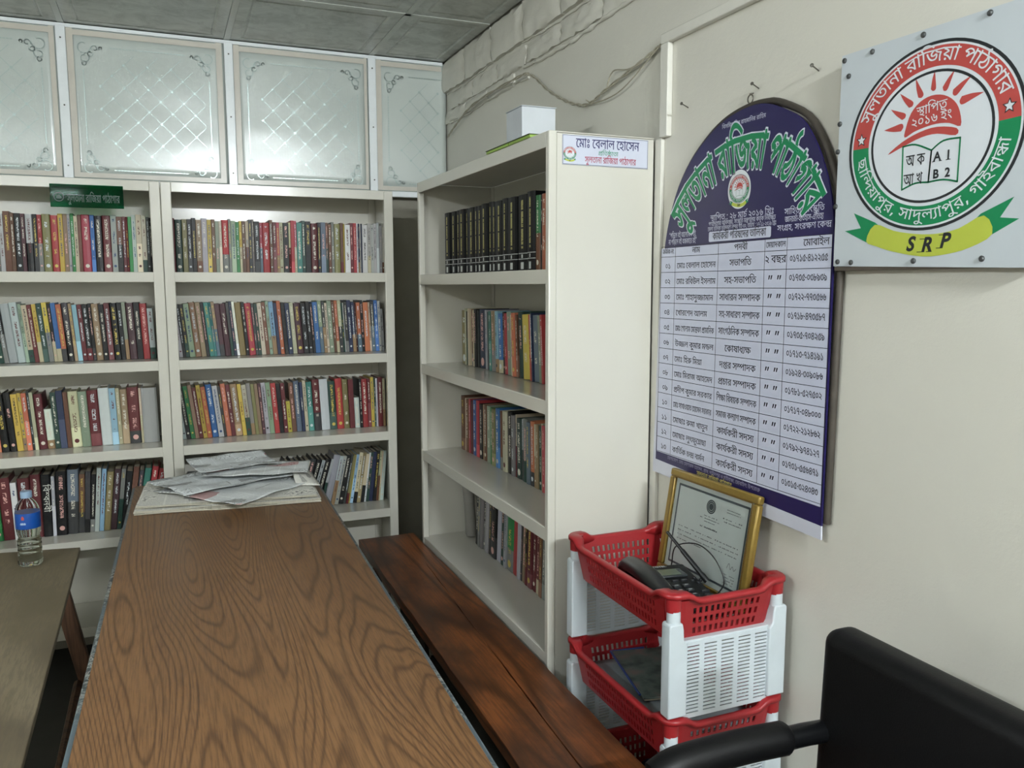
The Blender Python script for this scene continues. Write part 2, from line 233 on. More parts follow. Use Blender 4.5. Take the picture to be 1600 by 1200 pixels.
[[614,622,0,-71,-105,0,0,-551,-77,0,0,243,16,-56,-34,44,-38,39,-40,33,-40,26,-40,17,-40,5,-34,-5,-28,-14,-20,-25,-6,-33,5,-28,16,-24,27,-20,38,-18,-38,-71,-54,29,-42,38,-25,46,-9,51,6,45,18,36,26,29,34,20,36,12,38,4,50,-5,45,-13,42,-21,39,-28,71,-72,-14,-4,-4,46,-1,45,0,180,-442,0,0,71]],
[[726,622,0,-71,-105,0,0,-551,-77,0,0,396,22,-64,-39,56,-36,46,-33,39,-32,31,-30,23,-31,17,-32,9,-35,3,-38,-4,-34,-11,-32,-17,-28,-23,-50,-54,-8,-2,32,15,34,5,50,-8,35,-23,20,-36,7,-42,-1,-21,-3,-15,-17,6,23,25,24,24,25,25,124,116,49,-53,-284,-268,-59,55,82,78,-36,-43,-30,-23,25,36,8,21,3,24,-4,23,-11,17,-18,11,-26,4,-31,-4,-31,-14,-76,72,40,50,42,42,43,36,45,26,48,17,51,6,53,-5,48,-16,44,-26,43,-36,43,-47,45,-58,-18,5,-4,52,-1,60,0,130,53,0,23,-66]],
[[848,622,0,-71,-718,0,-16,9,84,-32,80,-48,32,-24,26,-24,5,-56,-75,-35,-76,-38,-65,-38,-11,17,73,-18,64,-23,56,-27,50,-33,46,-38,44,-44,-1,35,-1,37,0,339,13,0,106,-9,50,-12,46,-18,42,-25,37,-32,22,-27,17,-29,10,-34,4,-36,-3,-32,-11,-30,-17,-27,-26,-22,-35,-14,-45,-5,-29,1,-29,4,5,71,15,-2,19,0,40,5,24,14,10,21,4,24,-13,48,-39,42,-60,32,-80,16,0,-434,-77,0,-43,52,-48,46,-53,39,-61,31,-72,26,-84,18,-36,91,65,40,69,37,70,34,-41,27,-47,25,-53,20,-63,16,31,68,2,-19,-91,0,0,71]],
[[606,622,0,-71,-105,0,0,-551,-77,0,-36,58,-46,52,-57,47,-64,39,-70,29,-75,18,-39,96,98,55,101,50,104,44,107,36,-23,-42,0,69,-434,0,0,71],[424,474,21,-28,-78,-28,-82,-34,-81,-38,-74,-42,56,-16,59,-25,59,-33,54,-40,46,-48,34,-54,-9,0,-3,46,-2,55]],
[[422,43,-63,5,-59,16,-55,28,-51,42,-48,57,-43,73,-39,91,-35,110,76,20,38,-119,43,-94,49,-69,55,-47,61,-28,69,-9,49,5,41,14,34,23,24,29,15,36,5,41,-6,54,-16,43,-24,34,48,78,33,-54,23,-53,14,-52,4,-51,-7,-60,-21,-54,-34,-45,-48,-35,-59,-22],[384,284,-56,8,-43,24,-27,37,-9,49,7,46,15,38,80,-24,-13,-25,-6,-31,4,-23,11,-16,17,-9,22,-3,42,8,22,12,24,19,25,30,28,42,63,10,-8,-54,-28,-41,-28,-35,-31,-26,-33,-20,-37,-12],[731,622,0,-71,-741,0,0,71]],
[[632,622,0,-71,-105,0,0,-551,-77,0,0,135,18,-53,-70,98,-37,41,-39,32,-41,21,-45,7,-34,-5,-28,-14,-20,-24,-6,-33,6,-30,18,-25,30,-21,41,-18,-25,-77,-49,21,-39,25,-28,28,-20,32,-12,33,-4,35,6,44,18,36,26,28,34,20,36,13,37,4,56,-5,49,-17,43,-26,37,-33,33,-39,30,-44,-17,-3,-3,46,-1,49,0,270,-460,0,0,71],[299,323,-1,-12,-1,-12,-76,23,-6,52,-14,41,-23,31,-34,22,-46,16,-60,10,13,72,46,-13,45,-7,40,-12,35,-19,29,-25,23,-31,17,-39,10,-45]],
[[636,622,0,-71,-105,0,0,-551,-77,0,-44,53,-49,45,-55,40,-63,32,-73,25,-86,17,-36,91,65,40,69,37,70,34,-41,27,-47,25,-53,20,-63,16,31,68,2,-19,-91,0,0,71],[454,551,-319,0,-21,9,84,-32,80,-48,32,-24,26,-24,5,-56,-75,-35,-76,-38,-65,-38,-12,15,81,-16,70,-24,60,-31,54,-37,48,-42,44,-47,-13,-4,-2,45,-1,47]],
[[606,622,0,-71,-105,0,0,-551,-77,0,-36,58,-46,52,-57,47,-64,39,-70,29,-75,18,-39,96,98,55,101,50,104,44,107,36,-23,-42,0,69,-434,0,0,71],[424,474,21,-28,-78,-28,-82,-34,-81,-38,-74,-42,56,-16,59,-25,59,-33,54,-40,46,-48,34,-54,-9,0,-3,46,-2,55],[185,-6,-23,4,-20,12,-13,18,-4,24,4,24,13,19,20,13,23,4,23,-4,20,-13,13,-19,4,-24,-4,-24,-13,-18,-20,-12]],
[[741,622,0,-71,-105,0,0,-551,-77,0,0,335,6,-26,-23,29,-24,22,-25,14,-28,5,-31,-5,-14,-8,-12,-13,-7,-19,-3,-27,0,-19,2,-17,-65,-5,-7,38,-15,32,-20,25,-24,18,-27,11,-29,4,-25,-3,-21,-7,-17,-13,-12,-15,-8,-19,-2,-21,7,-37,23,-31,35,-26,48,-21,-27,-74,-46,18,-40,23,-34,29,-26,35,-16,41,-6,47,6,42,16,36,26,28,33,22,39,14,42,4,49,-5,42,-15,37,-25,33,-37,-15,-1,15,29,23,22,30,13,30,4,34,-3,28,-11,27,-17,30,-23,-9,-15,-2,42,-1,43,0,84,-569,0,0,71]],
[[687,622,0,-71,-105,0,0,-551,-77,0,0,512,5,20,-4,35,-1,40,0,81,53,0,24,-66],[361,629,37,-4,35,-11,31,-18,28,-24,24,-29,18,-34,-4,-105,-34,64,-39,48,-45,30,-49,10,-35,-5,-28,-17,-18,-26,-6,-37,8,-36,24,-29,43,-20,62,-9,-7,-77,-60,9,-48,18,-37,27,-26,34,-15,40,-5,46,5,48,16,40,24,30,30,20,35,13],[77,629,41,-4,38,-13,35,-22,27,-32,18,-43,6,-54,-5,-40,-15,-38,-25,-33,-37,-27,-47,-17,-59,-6,-6,77,46,4,34,11,25,15,16,19,12,42,-7,37,-19,27,-33,18,-46,6,-36,-2,-41,-9,-8,75,45,7]],
[[643,622,0,-71,-105,0,0,-551,-77,0,-50,54,-51,46,-56,39,-62,32,-72,24,-86,17,-36,91,109,63,123,59,59,7,2,-56,-104,-48,-95,-53,69,-17,61,-22,55,-28,49,-33,87,-76,-1,35,-1,37,0,141,4,22,-3,50,-1,50,0,117,-471,0,0,71],[77,569,41,-14,62,-20,64,-27,62,-33,59,-37,55,-41,48,-42,-1,-91,-41,41,-46,39,-106,70,-114,54,-57,20,-55,14]],
[[692,622,0,-71,-105,0,0,-551,-77,0,0,353,23,-63,-29,36,-24,27,-23,17,-21,5,-26,-8,-13,-12,-14,-19,-17,-28,-23,-40,-26,-45,-23,-35,-23,-28,-23,-18,-28,-11,-32,-4,-52,11,-24,15,-24,21,-26,31,-27,39,61,37,25,-40,20,-23,19,-11,20,-4,32,11,17,14,17,22,20,31,23,40,23,33,26,46,24,28,25,16,28,5,31,-5,28,-14,29,-23,33,-33,-20,-1,-5,43,-1,42,0,93,-520,0,0,71],[271,271,-10,61,-11,47,-14,35,-22,27,-30,20,-38,15,-48,10,-60,9,15,76,54,-20,52,-10,43,-13,34,-16,28,-20,20,-26,15,-30,10,-36,6,-44]],
[[242,500,71,-7,57,-19,42,-30,29,-38,17,-40,6,-41,-14,-73,-44,-57,-71,-37,-99,-17,10,11,46,-16,49,-21,101,-55,98,-70,-46,-53,-59,43,-55,36,-101,59,-106,44,-60,18,-67,17,15,69,67,-15,36,-3,43,-1,63,4,46,13,33,19,21,25,11,27,4,28,-10,47,-29,35,-44,21,-55,7,-33,-2,-25,-5,-19,-9,-12,-12,-8,-14,-2,-18,2,-16,4,-16,-73,-15,-8,31,-3,30,6,34,16,29,26,23,34,16,42,11],[175,465,-10,30,-20,27,-31,20,-41,14,24,45,46,-12,48,-23,33,-27,21,-32,9,-39],[540,622,0,-71,-550,0,0,71]],
[[276,622,0,-71,-105,0,0,-551,-77,0,0,469,-15,31,-21,27,-26,18,-34,6,-8,0,0,71,15,0,25,-4,25,-12,23,-19,19,-28,-2,23,-1,31,0,75,54,0,22,-66]],
[[276,622,0,-71,-105,0,0,-551,-77,0,0,551,-104,0,0,71,92,0,-32,40,-30,42,35,56,38,52,43,43,49,33,59,22,69,7,52,-3,49,-10,96,-38,95,-58,100,-77,-42,-54,-66,51,-59,42,-54,32,-52,24,-52,13,-55,5,-51,-5,-44,-14,-38,-23,-32,-30,-29,-37,-25,-42,22,-33,32,-38]],
[[276,551,-105,0,0,-551,-77,0,0,551,-104,0,0,71,104,0,-10,60,-24,49,-34,39,-42,30,-51,22,-57,15,-63,8,-65,3,-55,-2,-47,-4,-37,-8,-28,-11,-17,-14,-6,-17,6,-16,18,-8,53,-5,96,0,47,-2,37,-7,28,-12,22,-17,16,-21,11,-24,6,-29,2,-36,-67,0,-6,39,-16,24,-25,11,-17,2,-23,1,-99,0,-39,1,-33,5,-28,6,-23,9,-21,15,-14,19,-10,42,16,52,49,41,82,26,116,9,125,-8,104,-24,83,-39,62,-57,40,-75,18,-92,102,0]],
[[-286,-266,-28,3,-31,9,-30,14,-25,22,-16,29,-6,38,10,46,29,35,47,23,62,8,61,-6,59,-17,58,-26,58,-36,62,-43,65,-50,-45,-54,-64,51,-58,42,-54,32,-50,24,-49,14,-48,5,-31,-3,-23,-11,-13,-16,-5,-20,5,-24,14,-15,22,-9,24,-3,33,4,27,12,19,17,15,21,16,48,4,43,0,67,77,0,0,-53,-2,-30,-5,-35,-9,-38,-17,-36,-24,-32,-33,-26,-44,-18]],
[[-355,-80,80,37,84,35,86,33,26,-66,-71,-23,-68,-24,-59,-26,-13,12,72,-10,64,-14,56,-18,49,-22,84,-48,-36,-57,-102,55,-103,36,-56,12,-59,8]],
[[356,622,0,-71,-20,0,-32,-11,-35,-20,-35,-26,-33,-34,-29,-41,-24,-47,-15,-52,-5,-58,5,-65,17,-49,24,-37,29,-24,32,-13,32,-5,42,5,39,18,35,-61,-27,-17,-30,-11,-62,-8,-59,8,-53,25,-43,40,-33,52,-20,65,-7,75,8,78,23,70,36,62,48,51,55,40,61,27,-64,-33,-39,-3,-47,-1,-140,0,0,71]],
[[278,629,55,-5,45,-15,33,-23,23,-29,14,-33,4,-37,-10,-59,-30,-45,-49,-28,-68,-9,-81,12,-75,29,26,67,62,-26,62,-9,26,2,21,5,17,10,11,12,8,17,2,20,-6,29,-18,24,-30,15,-41,5,-45,-4,-37,-14,-30,-21,-23,-27,-13,-32,-5,-36,4,-39,14,-33,24,-32,38,-30,53,-31,72,-34,58,-27,47,-25,36,-24,28,-25,21,-25,15,-27,9,-31,7,-36,-72,-15,-16,50,-28,38,-23,18,-31,20,-41,20,-52,24,-75,37,-61,37,-46,40,-32,44,-19,51,-6,57,7,53,21,48,33,41,45,33,56,21]],
[[722,622,0,-71,-366,0,0,-179,2,-25,7,-17,11,-11,17,-3,39,12,22,16,23,22,25,30,27,37,60,9,28,-48,21,-49,14,-50,4,-50,-7,-60,-21,-53,-34,-45,-46,-34,-60,-22,-71,-7,-64,6,-59,17,-55,30,-50,45,-46,59,-42,77,-38,94,-34,113,76,20,38,-125,41,-98,47,-74,53,-50,60,-28,69,-10,71,10,52,30,33,46,11,57,-3,42,-9,35,-15,29,-18,24,46,19,-30,-46,-31,-38,-32,-29,-32,-21,-31,-12,-31,-4,-43,6,-34,20,-15,17,-12,23,-8,34,-3,51,0,158,-289,0,0,71],[363,-149,-23,4,-20,12,-13,19,-4,23,4,24,13,19,20,13,23,4,23,-4,20,-13,13,-19,4,-24,-4,-23,-13,-19,-20,-12]],
[[636,622,0,-71,-105,0,0,-551,-77,0,-44,53,-49,45,-55,40,-63,32,-73,25,-86,17,-36,91,65,40,69,37,70,34,-41,27,-47,25,-53,20,-63,16,31,68,2,-19,-91,0,0,71],[454,551,-319,0,-21,9,84,-32,80,-48,32,-24,26,-24,5,-56,-75,-35,-76,-38,-65,-38,-12,15,81,-16,70,-24,60,-31,54,-37,48,-42,44,-47,-13,-4,-2,45,-1,47],[180,-6,-23,4,-19,12,-14,18,-4,24,4,24,14,19,19,13,23,4,23,-4,19,-13,14,-19,4,-24,-4,-24,-14,-18,-19,-12]],
[[290,91,-60,6,-52,18,-45,30,-33,43,-21,56,-7,69,6,57,18,54,31,48,43,38,58,26,72,8,73,-8,56,-23,41,-36,28,-45,17,-54,5,-58,-6,-57,-18,-55,-32,-47,-44,-37,-57,-25],[301,473,-40,-5,-35,-14,-30,-23,-24,-33,-14,-40,-5,-47,3,-39,10,-36,18,-30,26,-24,36,-15,45,-5,42,5,37,15,29,25,22,33,13,39,5,45,-4,43,-11,37,-20,29,-26,22,-35,13]],
[[287,0,-74,9,-51,27,-29,40,-10,46,6,38,19,34,34,29,52,21,29,-77,-27,-8,-18,-10,-10,-13,-3,-16,5,-18,16,-14,25,-10,35,-3,55,7,41,23,26,34,8,42,-3,28,-9,25,-16,25,-24,25,-33,28,-44,32,-55,40,-42,34,-31,29,-19,27,-11,26,-4,29,3,24,10,27,17,26,22,25,66,-35,-23,-30,-9,-30,4,-25,17,-26,16,-15,22,-18,30,-22,38,-27,52,-37,40,-35,29,-33,19,-34,11,-38,4,-44,-7,-52,-20,-45,-31,-36,-41,-27,-50,-16]],
[[127,539,11,44,13,23,19,25,63,-35,-17,-24,-5,-23,8,-23,12,-8,19,-8,27,-7,39,-8,88,-24,56,-35,30,-45,10,-56,-14,-61,-42,-52,-66,-37,-89,-17,-20,2,-20,5,40,9,89,-38,89,-54,86,-64,-46,-54,-57,45,-52,37,-100,56,-106,40,-60,17,-67,16,15,71,71,-16,41,-5,49,-2,86,7,55,20,29,32,10,40,-3,23,-8,19,-16,17,-24,13,-34,12,-46,11,-52,13,-42,14,-31,16,-21,20,-13,23]],
[[553,295,-5,-69,-16,-61,-26,-52,-40,-40,-52,-25,-67,-9,-52,5,-49,14,-45,26,-41,40,-38,59,-35,79,-31,101,-27,127,76,20,31,-134,32,-102,35,-74,41,-48,45,-28,53,-9,46,6,34,18,25,28,16,37,9,43,3,48,-4,58,-13,51,-20,43,-26,33,-31,21,-34,7,-23,-3,-18,-10,-10,-16,-4,-21,4,-32,15,-36,-80,-21,-18,51,-6,47,5,38,16,29,22,20,28,14,59,11,65,-10,53,-29,42,-44,31,-58,19,-68]],
[[296,0,-101,12,-73,35,-45,54,-15,69,10,52,30,44,52,38,75,33,0,-25,-48,23,-39,23,-30,22,-22,26,-12,30,-4,35,6,39,20,36,31,31,42,24,53,16,64,5,76,-5,59,-17,43,-24,29,-30,17,-35,5,-35,-5,-39,-15,-31,-23,-27,-31,-22,-77,-36,-3,20,69,-30,52,-35,33,-45,11,-60,-15,-75,-45,-53,-74,-32],[296,71,69,7,48,21,28,33,9,41,-6,30,-16,25,-26,22,-32,18,-74,24,-67,-22,-47,-27,-29,-33,-10,-41,10,-38,29,-31,47,-22],[297,363,67,24,29,17,24,20,16,22,5,25,-9,33,-28,25,-46,17,-64,5,-67,-9,-28,-11,-22,-15,-15,-20,-5,-25,8,-34,26,-29,44,-24]],
[[313,0,-72,7,-64,22,-53,36,-41,49,-25,61,-9,73,11,77,34,69,53,65,73,59,90,57,104,54,39,-54,-15,-27,-4,-29,6,-26,18,-21,26,-13,34,-4,7,0,8,1,33,-56,-52,-30,-43,-29,-34,-28,-25,-29,-15,-30,-5,-33,5,-27,16,-26,30,-18,49,-6,20,0,16,2,33,-85,-53,-26,-60,-19,-66,-12],[320,71,54,3,42,6,44,11,-2,-2,-63,16,-45,29,-25,40,-9,48,4,38,14,34,22,34,30,32,40,32,49,34,-2,-25,-32,7,-27,12,-20,18,-15,21,-9,23,-3,25,2,21,6,19,9,-14,-70,-39,-62,-44,-51,-47,-39,-51,-24,-55,-8,-59,7,-56,21,-43,32,-32,40,-21,44,-11]],
[[347,39,-51,5,-48,14,-46,27,-42,39,-40,55,-36,72,-33,90,-30,111,75,23,22,-91,24,-76,26,-62,28,-50,32,-36,34,-26,39,-14,41,-5,58,10,45,29,29,49,9,68,-3,41,-10,33,-11,27,-10,19,40,1,-18,-41,-21,-33,-23,-27,-27,-19,-28,-11,-32,-4,-38,6,-32,19,-14,17,-11,22,-7,32,-3,47,0,51,-1,22,-4,17,-7,12,-13,8,-18,5,-26,2,9,76,37,-3,31,-6,24,-10,19,-14,12,-17,8,-20,4,-24,2,-28,0,-92,2,-22,6,-16,11,-10,17,-3,32,9,15,13,16,20,16,28,16,40,56,14,32,-56,21,-65,7,-63,-6,-62,-17,-55,-28,-47,-41,-35,-53,-23]],
[[382,301,50,-15,-82,-28,-82,-10,-86,11,-62,33,-38,51,-12,68,5,43,14,40,22,36,29,31,35,26,39,19,41,12,42,4,35,-2,31,-7,28,-12,24,-17,18,-21,14,-25,9,-34,3,-49,0,-312,1,-22,4,-17,8,-12,12,-8,18,-5,26,-2,-8,-77,-47,5,-37,10,-25,16,-17,23,-9,31,-3,37],[266,322,39,2,34,6,65,27,-22,-19,0,101,-1,33,-3,24,-6,19,-11,15,-25,16,-39,5,-52,-11,-47,-30,-19,-22,-15,-24,-10,-28,-3,-30,8,-40,23,-26,37,-14]],
[[237,0,-36,3,-29,8,-22,12,-18,15,-16,20,-14,25,-8,34,-3,47,0,317,-1,22,-4,17,-7,12,-13,8,-18,5,-26,2,9,77,35,-2,28,-6,24,-9,18,-12,14,-17,10,-22,5,-25,2,-30,0,-146,59,15,24,4,19,1,25,-1,24,-4,27,-6,21,-2,42,-2,35,3,27,8,24,17,20,30,72,-35,-15,-30,-20,-23,-23,-17,-27,-12,-59,-9,-20,1,-24,4,20,15,22,-46,8,-53,-7,-61,-21,-53,-34,-42,-42,-31,-51,-20],[238,71,31,3,27,10,22,14,18,18,25,46,8,50,-4,33,-11,24,-16,17,-20,10,-44,8,-58,-6,-49,-17,0,-113,1,-29,4,-21,12,-26,20,-14,14,-5]],
[[174,315,44,-4,38,-13,32,-20,24,-28,16,-32,5,-37,-3,-36,-10,-31,-18,-26,-24,-26,-3,10,84,16,63,29,41,42,13,55,-4,34,-12,30,-24,26,-36,24,-54,24,-72,23,-81,25,-63,23,-44,23,-30,26,-16,29,-5,35,11,46,15,24,22,25,63,-35,-21,-26,-6,-23,5,-24,24,-21,23,-12,33,-12,43,-14,57,-17,72,-23,58,-24,44,-27,32,-27,24,-29,14,-31,8,-34,2,-36,-7,-56,-22,-46,-34,-38,-45,-29,-54,-21,-62,-15,-67,-8,-70,-3,-14,0,-22,68,40,18,31,22,19,27,6,34,-5,31,-16,24,-25,16,-36,5,-31,-3,-20,-11,-12,-16,-4,-19,3,-22,8,-22,-75,-17,-12,35,-5,37,4,30,13,27,21,21,29,17,36,10]],
[[929,622,0,-71,-315,0,0,-551,-77,0,0,84,5,26,-2,16,-2,22,-1,54,0,217,0,12,0,120,-547,0,0,71],[876,271,-3,-30,-9,-29,-17,-25,-25,-21,-33,-14,-44,-4,-29,1,-27,4,6,72,15,-1,18,-1,36,4,22,13,10,17,3,19,-7,34,-20,24,-30,17,-39,12,-49,7,-60,2,-34,0,-56,4,-50,10,-41,20,-31,30,-20,41,-7,54,1,21,4,25,75,-6,-3,-18,-1,-17,9,-49,26,-27,42,-14,54,-4,31,0,87,-4,65,-12,49,-20,37,-26,21,-23,14,-27,8,-28],[347,265,42,-5,39,-14,36,-21,33,-29,30,-33,26,-37,1,-71,-11,-21,-32,47,-31,39,-31,32,-31,23,-33,14,-34,5,-29,-6,-17,-15,-6,-25,4,-28,8,-21,-77,-16,-12,32,-5,35,3,26,7,24,12,19,15,17,42,22],[185,463,49,-6,45,-17,38,-28,29,-39,19,-49,6,-59,-2,-34,-4,-25,-78,2,5,26,2,22,-10,64,-13,28,-19,24,-27,15,-35,5,-27,-4,-19,-10,-10,-16,-3,-20,3,-18,6,-20,-78,-16,-10,31,-4,30,2,25,8,22,12,20,16,16,20,13,23,10,27,6],[123,405,3,19,0,25,-5,41,-15,40,-26,32,-38,20,93,20,30,-30,21,-33,12,-40,4,-49,-2,-26,-3,-24]],
[[984,622,0,-71,-458,0,-70,-34,-50,-31,-35,-30,-21,-27,-11,-25,-4,-24,4,-24,12,-16,17,-9,19,-3,38,4,31,14,32,21,37,29,75,-20,10,-25,8,-29,6,-61,-5,-51,-16,-48,-28,-40,-42,-32,-57,-20,-75,-7,-58,5,-55,16,-52,27,-50,41,-45,54,-41,70,-38,86,-33,103,76,20,36,-111,40,-88,45,-67,52,-45,59,-26,67,-9,65,8,47,25,28,40,10,56,-2,29,-6,24,-16,37,58,6,-52,-48,-47,-33,-47,-19,-51,-7,-37,4,-32,11,-27,18,-20,26,-13,31,-4,37,8,44,23,46,42,42,63,37,-46,-1,-50,-1,-308,0,0,71],[545,332,-31,31,-26,36,-38,79,-12,39,-6,34,73,21,13,-57,20,-51,26,-46,36,-42],[777,519,59,-8,44,-24,27,-37,9,-45,-3,-26,-8,-29,-17,-28,-28,-26,-42,-23,-59,-17,-17,68,45,11,31,17,16,21,6,24,-5,24,-14,17,-21,9,-24,3,-45,-9,-43,-27,-40,-44,-39,-61,-35,82,47,55,48,40,51,25],[780,79,-43,3,-37,11,-31,17,-27,23,-23,28,-20,33,-23,120,37,25,16,-58,21,-47,25,-38,31,-26,34,-17,37,-5,25,4,23,10,16,19,5,25,-4,24,-12,22,-22,18,-33,15,56,40,42,-24,19,-18,16,-22,10,-27,4,-31,-4,-32,-12,-29,-20,-25,-28,-21,-35,-13]],
[[-254,707,326,210,38,-57,-319,-216]],
[[396,300,-58,8,-51,22,-53,35,-22,17,-17,10,-31,7,-16,-2,-13,-7,-8,-11,-3,-16,10,-29,26,-26,-55,-55,-24,24,-21,27,-13,31,-5,34,4,32,12,25,20,19,24,14,55,11,45,-8,40,-20,36,-24,31,-20,26,-15,25,-9,29,-3,32,4,23,13,14,22,5,32,-5,37,-15,35,-23,33,-27,28,79,16,32,-37,26,-50,7,-30,3,-32,-4,-42,-12,-34,-20,-28,-28,-21,-36,-13],[87,601,46,-12,55,-28,34,-31,17,-38,6,-50,-1,-18,-3,-19,-76,2,3,20,0,17,-6,38,-18,32,-32,26,-47,16],[-10,551,0,71,590,0,0,-71]],
[[364,629,44,-5,40,-13,36,-22,36,-31,34,-38,35,-47,-59,-46,-37,51,-38,41,-42,28,-50,9,-35,-5,-28,-17,-18,-26,-6,-37,8,-36,24,-29,43,-20,62,-9,-7,-77,-60,9,-48,18,-37,27,-26,34,-15,40,-5,46,5,48,16,40,24,30,31,20,35,13],[77,629,41,-4,38,-13,35,-22,27,-32,18,-43,6,-54,-5,-40,-15,-38,-25,-33,-37,-27,-47,-17,-59,-6,-6,77,46,4,34,11,25,15,16,19,12,42,-7,37,-19,27,-33,18,-46,6,-36,-2,-41,-9,-8,75,45,7]],
[[265,622,0,-71,-70,0,60,22,-36,-31,-26,-28,-17,-27,-11,-27,-5,-30,-2,-35,8,-70,16,-77,9,-82,-8,-70,-11,-32,-18,-30,-26,-26,-36,-24,-45,-20,-57,-16,-21,69,56,17,39,20,25,25,15,27,9,62,-8,78,-17,75,-8,72,2,36,5,31,24,54,20,28,26,30,15,-21,-182,0,0,71]],
[[940,622,0,-71,-950,0,0,71],[471,528,35,-2,28,-5,23,-9,20,-12,19,-18,13,-22,8,-30,3,-41,0,-10,0,-27,-3,-28,3,-18,0,-306,-77,0,-13,39,-19,27,-27,16,-34,5,-63,-4,-61,-9,-34,-3,-40,-1,-67,7,-35,10,-32,17,-29,24,-23,33,-15,44,-5,57,3,47,7,44,77,-12,-7,-33,-2,-43,5,-47,15,-33,22,-21,28,-12,57,-8,66,4,57,9,58,4,35,-3,29,-10,26,-16,21,-26,0,276,-1,23,-4,17,-14,21,-20,11,-33,3,-29,-3,-26,-8,-46,-29,-32,-37,-12,-40,9,-27,15,-9,27,-3,25,1,20,3,7,-71,-27,-6,-40,-2,-42,6,-38,19,-26,33,-9,49,4,33,13,34,22,34,28,30,33,26,38,20,41,14],[759,425,55,-9,43,-26,28,-39,9,-50,-12,-62,-18,-30,-29,-28,-41,-25,-56,-21,-24,72,44,15,33,19,21,23,7,29,-5,30,-15,19,-21,10,-25,4,-36,-8,-35,-22,-32,-36,-30,-48,-43,37,40,65,43,46,47,26]],
[[706,622,0,-71,-105,0,0,-551,-77,13,-68,76,-80,65,-44,28,-50,24,-55,18,-61,14,-24,93,48,-35,87,-20,71,-26,57,-33,47,-35,74,-74,-2,46,0,50,0,484,53,0,23,-66],[450,470,-8,-54,-24,-44,-37,-37,-49,-27,-58,-20,-65,-12,-47,9,-20,46,74,9,58,14,45,21,31,25,19,31,6,35,-3,30,-11,26,-18,25,-27,24,55,54,31,-33,26,-38,16,-40],[182,430,-55,8,-42,24,-27,37,-9,49,7,44,15,36,76,-21,-12,-25,-5,-30,4,-23,10,-15,17,-10,21,-3,42,8,22,12,24,20,23,30,23,41,55,13,2,-50,-22,-41,-26,-36,-30,-28,-33,-22,-38,-14],[601,-117,-75,0,-17,38,-25,27,-33,17,-43,5,-57,-4,-57,-8,-62,-5,-66,7,-31,10,-29,14,-24,21,-20,27,-12,34,-4,42,3,38,6,28,77,-9,-6,-26,-2,-28,7,-42,23,-26,34,-13,44,-5,41,2,35,7,36,6,40,2,44,-4,38,-11,32,-19,26,-26,0,102,77,20]],
[[737,622,0,-71,-105,0,0,-551,-77,0,0,425,21,-63,-34,47,-32,39,-30,34,-28,27,-58,35,-29,9,-31,3,-48,-7,-38,-21,-30,-29,-27,-34,-14,-8,18,12,25,9,31,7,36,2,42,-5,33,-13,24,-20,18,-25,10,-28,3,-27,-9,-55,-29,-48,-48,-44,-67,-44,-51,72,47,24,40,25,28,29,9,37,-4,20,-13,17,-21,11,-28,4,-49,-6,-48,-19,-81,66,32,49,34,41,37,35,40,25,43,16,47,5,48,-4,44,-13,40,-22,40,-31,40,-39,40,-48,-18,11,-2,18,-2,25,-1,59,0,103,53,0,23,-66],[632,-43,-74,0,-17,36,-25,27,-32,17,-38,6,-62,-4,-62,-9,-70,-4,-68,7,-35,10,-33,16,-28,23,-22,33,-15,43,-5,54,2,39,6,36,77,-10,-5,-31,-2,-35,4,-37,12,-29,19,-21,27,-15,31,-8,37,-3,63,4,56,9,63,4,32,-3,30,-8,29,-16,28,-27,0,8,77,-1]],
[[765,622,0,-71,-105,0,0,-551,-77,0,0,396,22,-64,-39,56,-36,46,-33,39,-31,31,-31,23,-31,17,-32,9,-35,3,-38,-4,-35,-11,-31,-17,-28,-23,-50,-54,-8,-2,31,15,35,5,51,-8,34,-23,20,-36,7,-42,-1,-21,-3,-15,-17,6,23,25,23,24,26,25,124,116,49,-53,-284,-268,-59,55,82,78,-36,-43,-30,-23,26,36,7,21,3,24,-4,23,-11,17,-19,11,-25,4,-31,-4,-31,-14,-76,72,41,50,41,42,43,36,45,26,48,17,51,6,53,-5,47,-16,44,-26,44,-36,43,-47,45,-58,-18,5,-4,52,-1,60,0,130,53,0,23,-66],[660,-43,-75,0,-11,27,-14,22,-17,16,-20,12,-23,7,-25,2,-101,-9,-50,-6,-55,-2,-75,7,-38,10,-35,16,-31,23,-24,33,-16,43,-5,54,2,36,7,39,77,-10,-6,-29,-2,-37,4,-37,13,-29,22,-21,29,-15,36,-8,42,-3,93,8,96,9,36,-3,34,-10,30,-16,25,-25,0,90,77,0]],
[[486,528,67,-9,49,-26,29,-42,10,-55,-6,-42,-17,-36,-28,-33,-38,-28,-44,-24,-51,-21,-30,70,58,22,43,23,27,29,9,37,-5,27,-15,20,-25,13,-36,4,-65,-10,-54,-25,-36,-33,-11,-16,-3,-15,10,-22,14,-8,26,-6,-20,-74,-48,14,-34,22,-20,29,-7,37,5,33,16,31,24,31,31,27,38,23,43,18,46,11],[654,170,-15,-71,-45,-53,-70,-35,-92,-11,-64,6,-62,16,-58,29,-54,41,-49,57,-44,72,-39,89,-34,107,76,23,38,-117,44,-92,49,-69,57,-48,65,-29,76,-9,56,6,45,17,29,30,10,43,-6,32,-19,26,-28,22,-35,16,80,35,38,-25,28,-32,17,-36],[759,473,55,-9,43,-26,28,-39,9,-50,-12,-62,-18,-30,-29,-28,-41,-25,-56,-21,-24,72,44,15,33,19,21,23,7,29,-5,30,-16,19,-22,10,-25,4,-33,-5,-32,-15,-35,-29,-42,-48,-34,29,30,46,29,36,30,25,30,17,32,10],[940,622,0,-71,-950,0,0,71]],
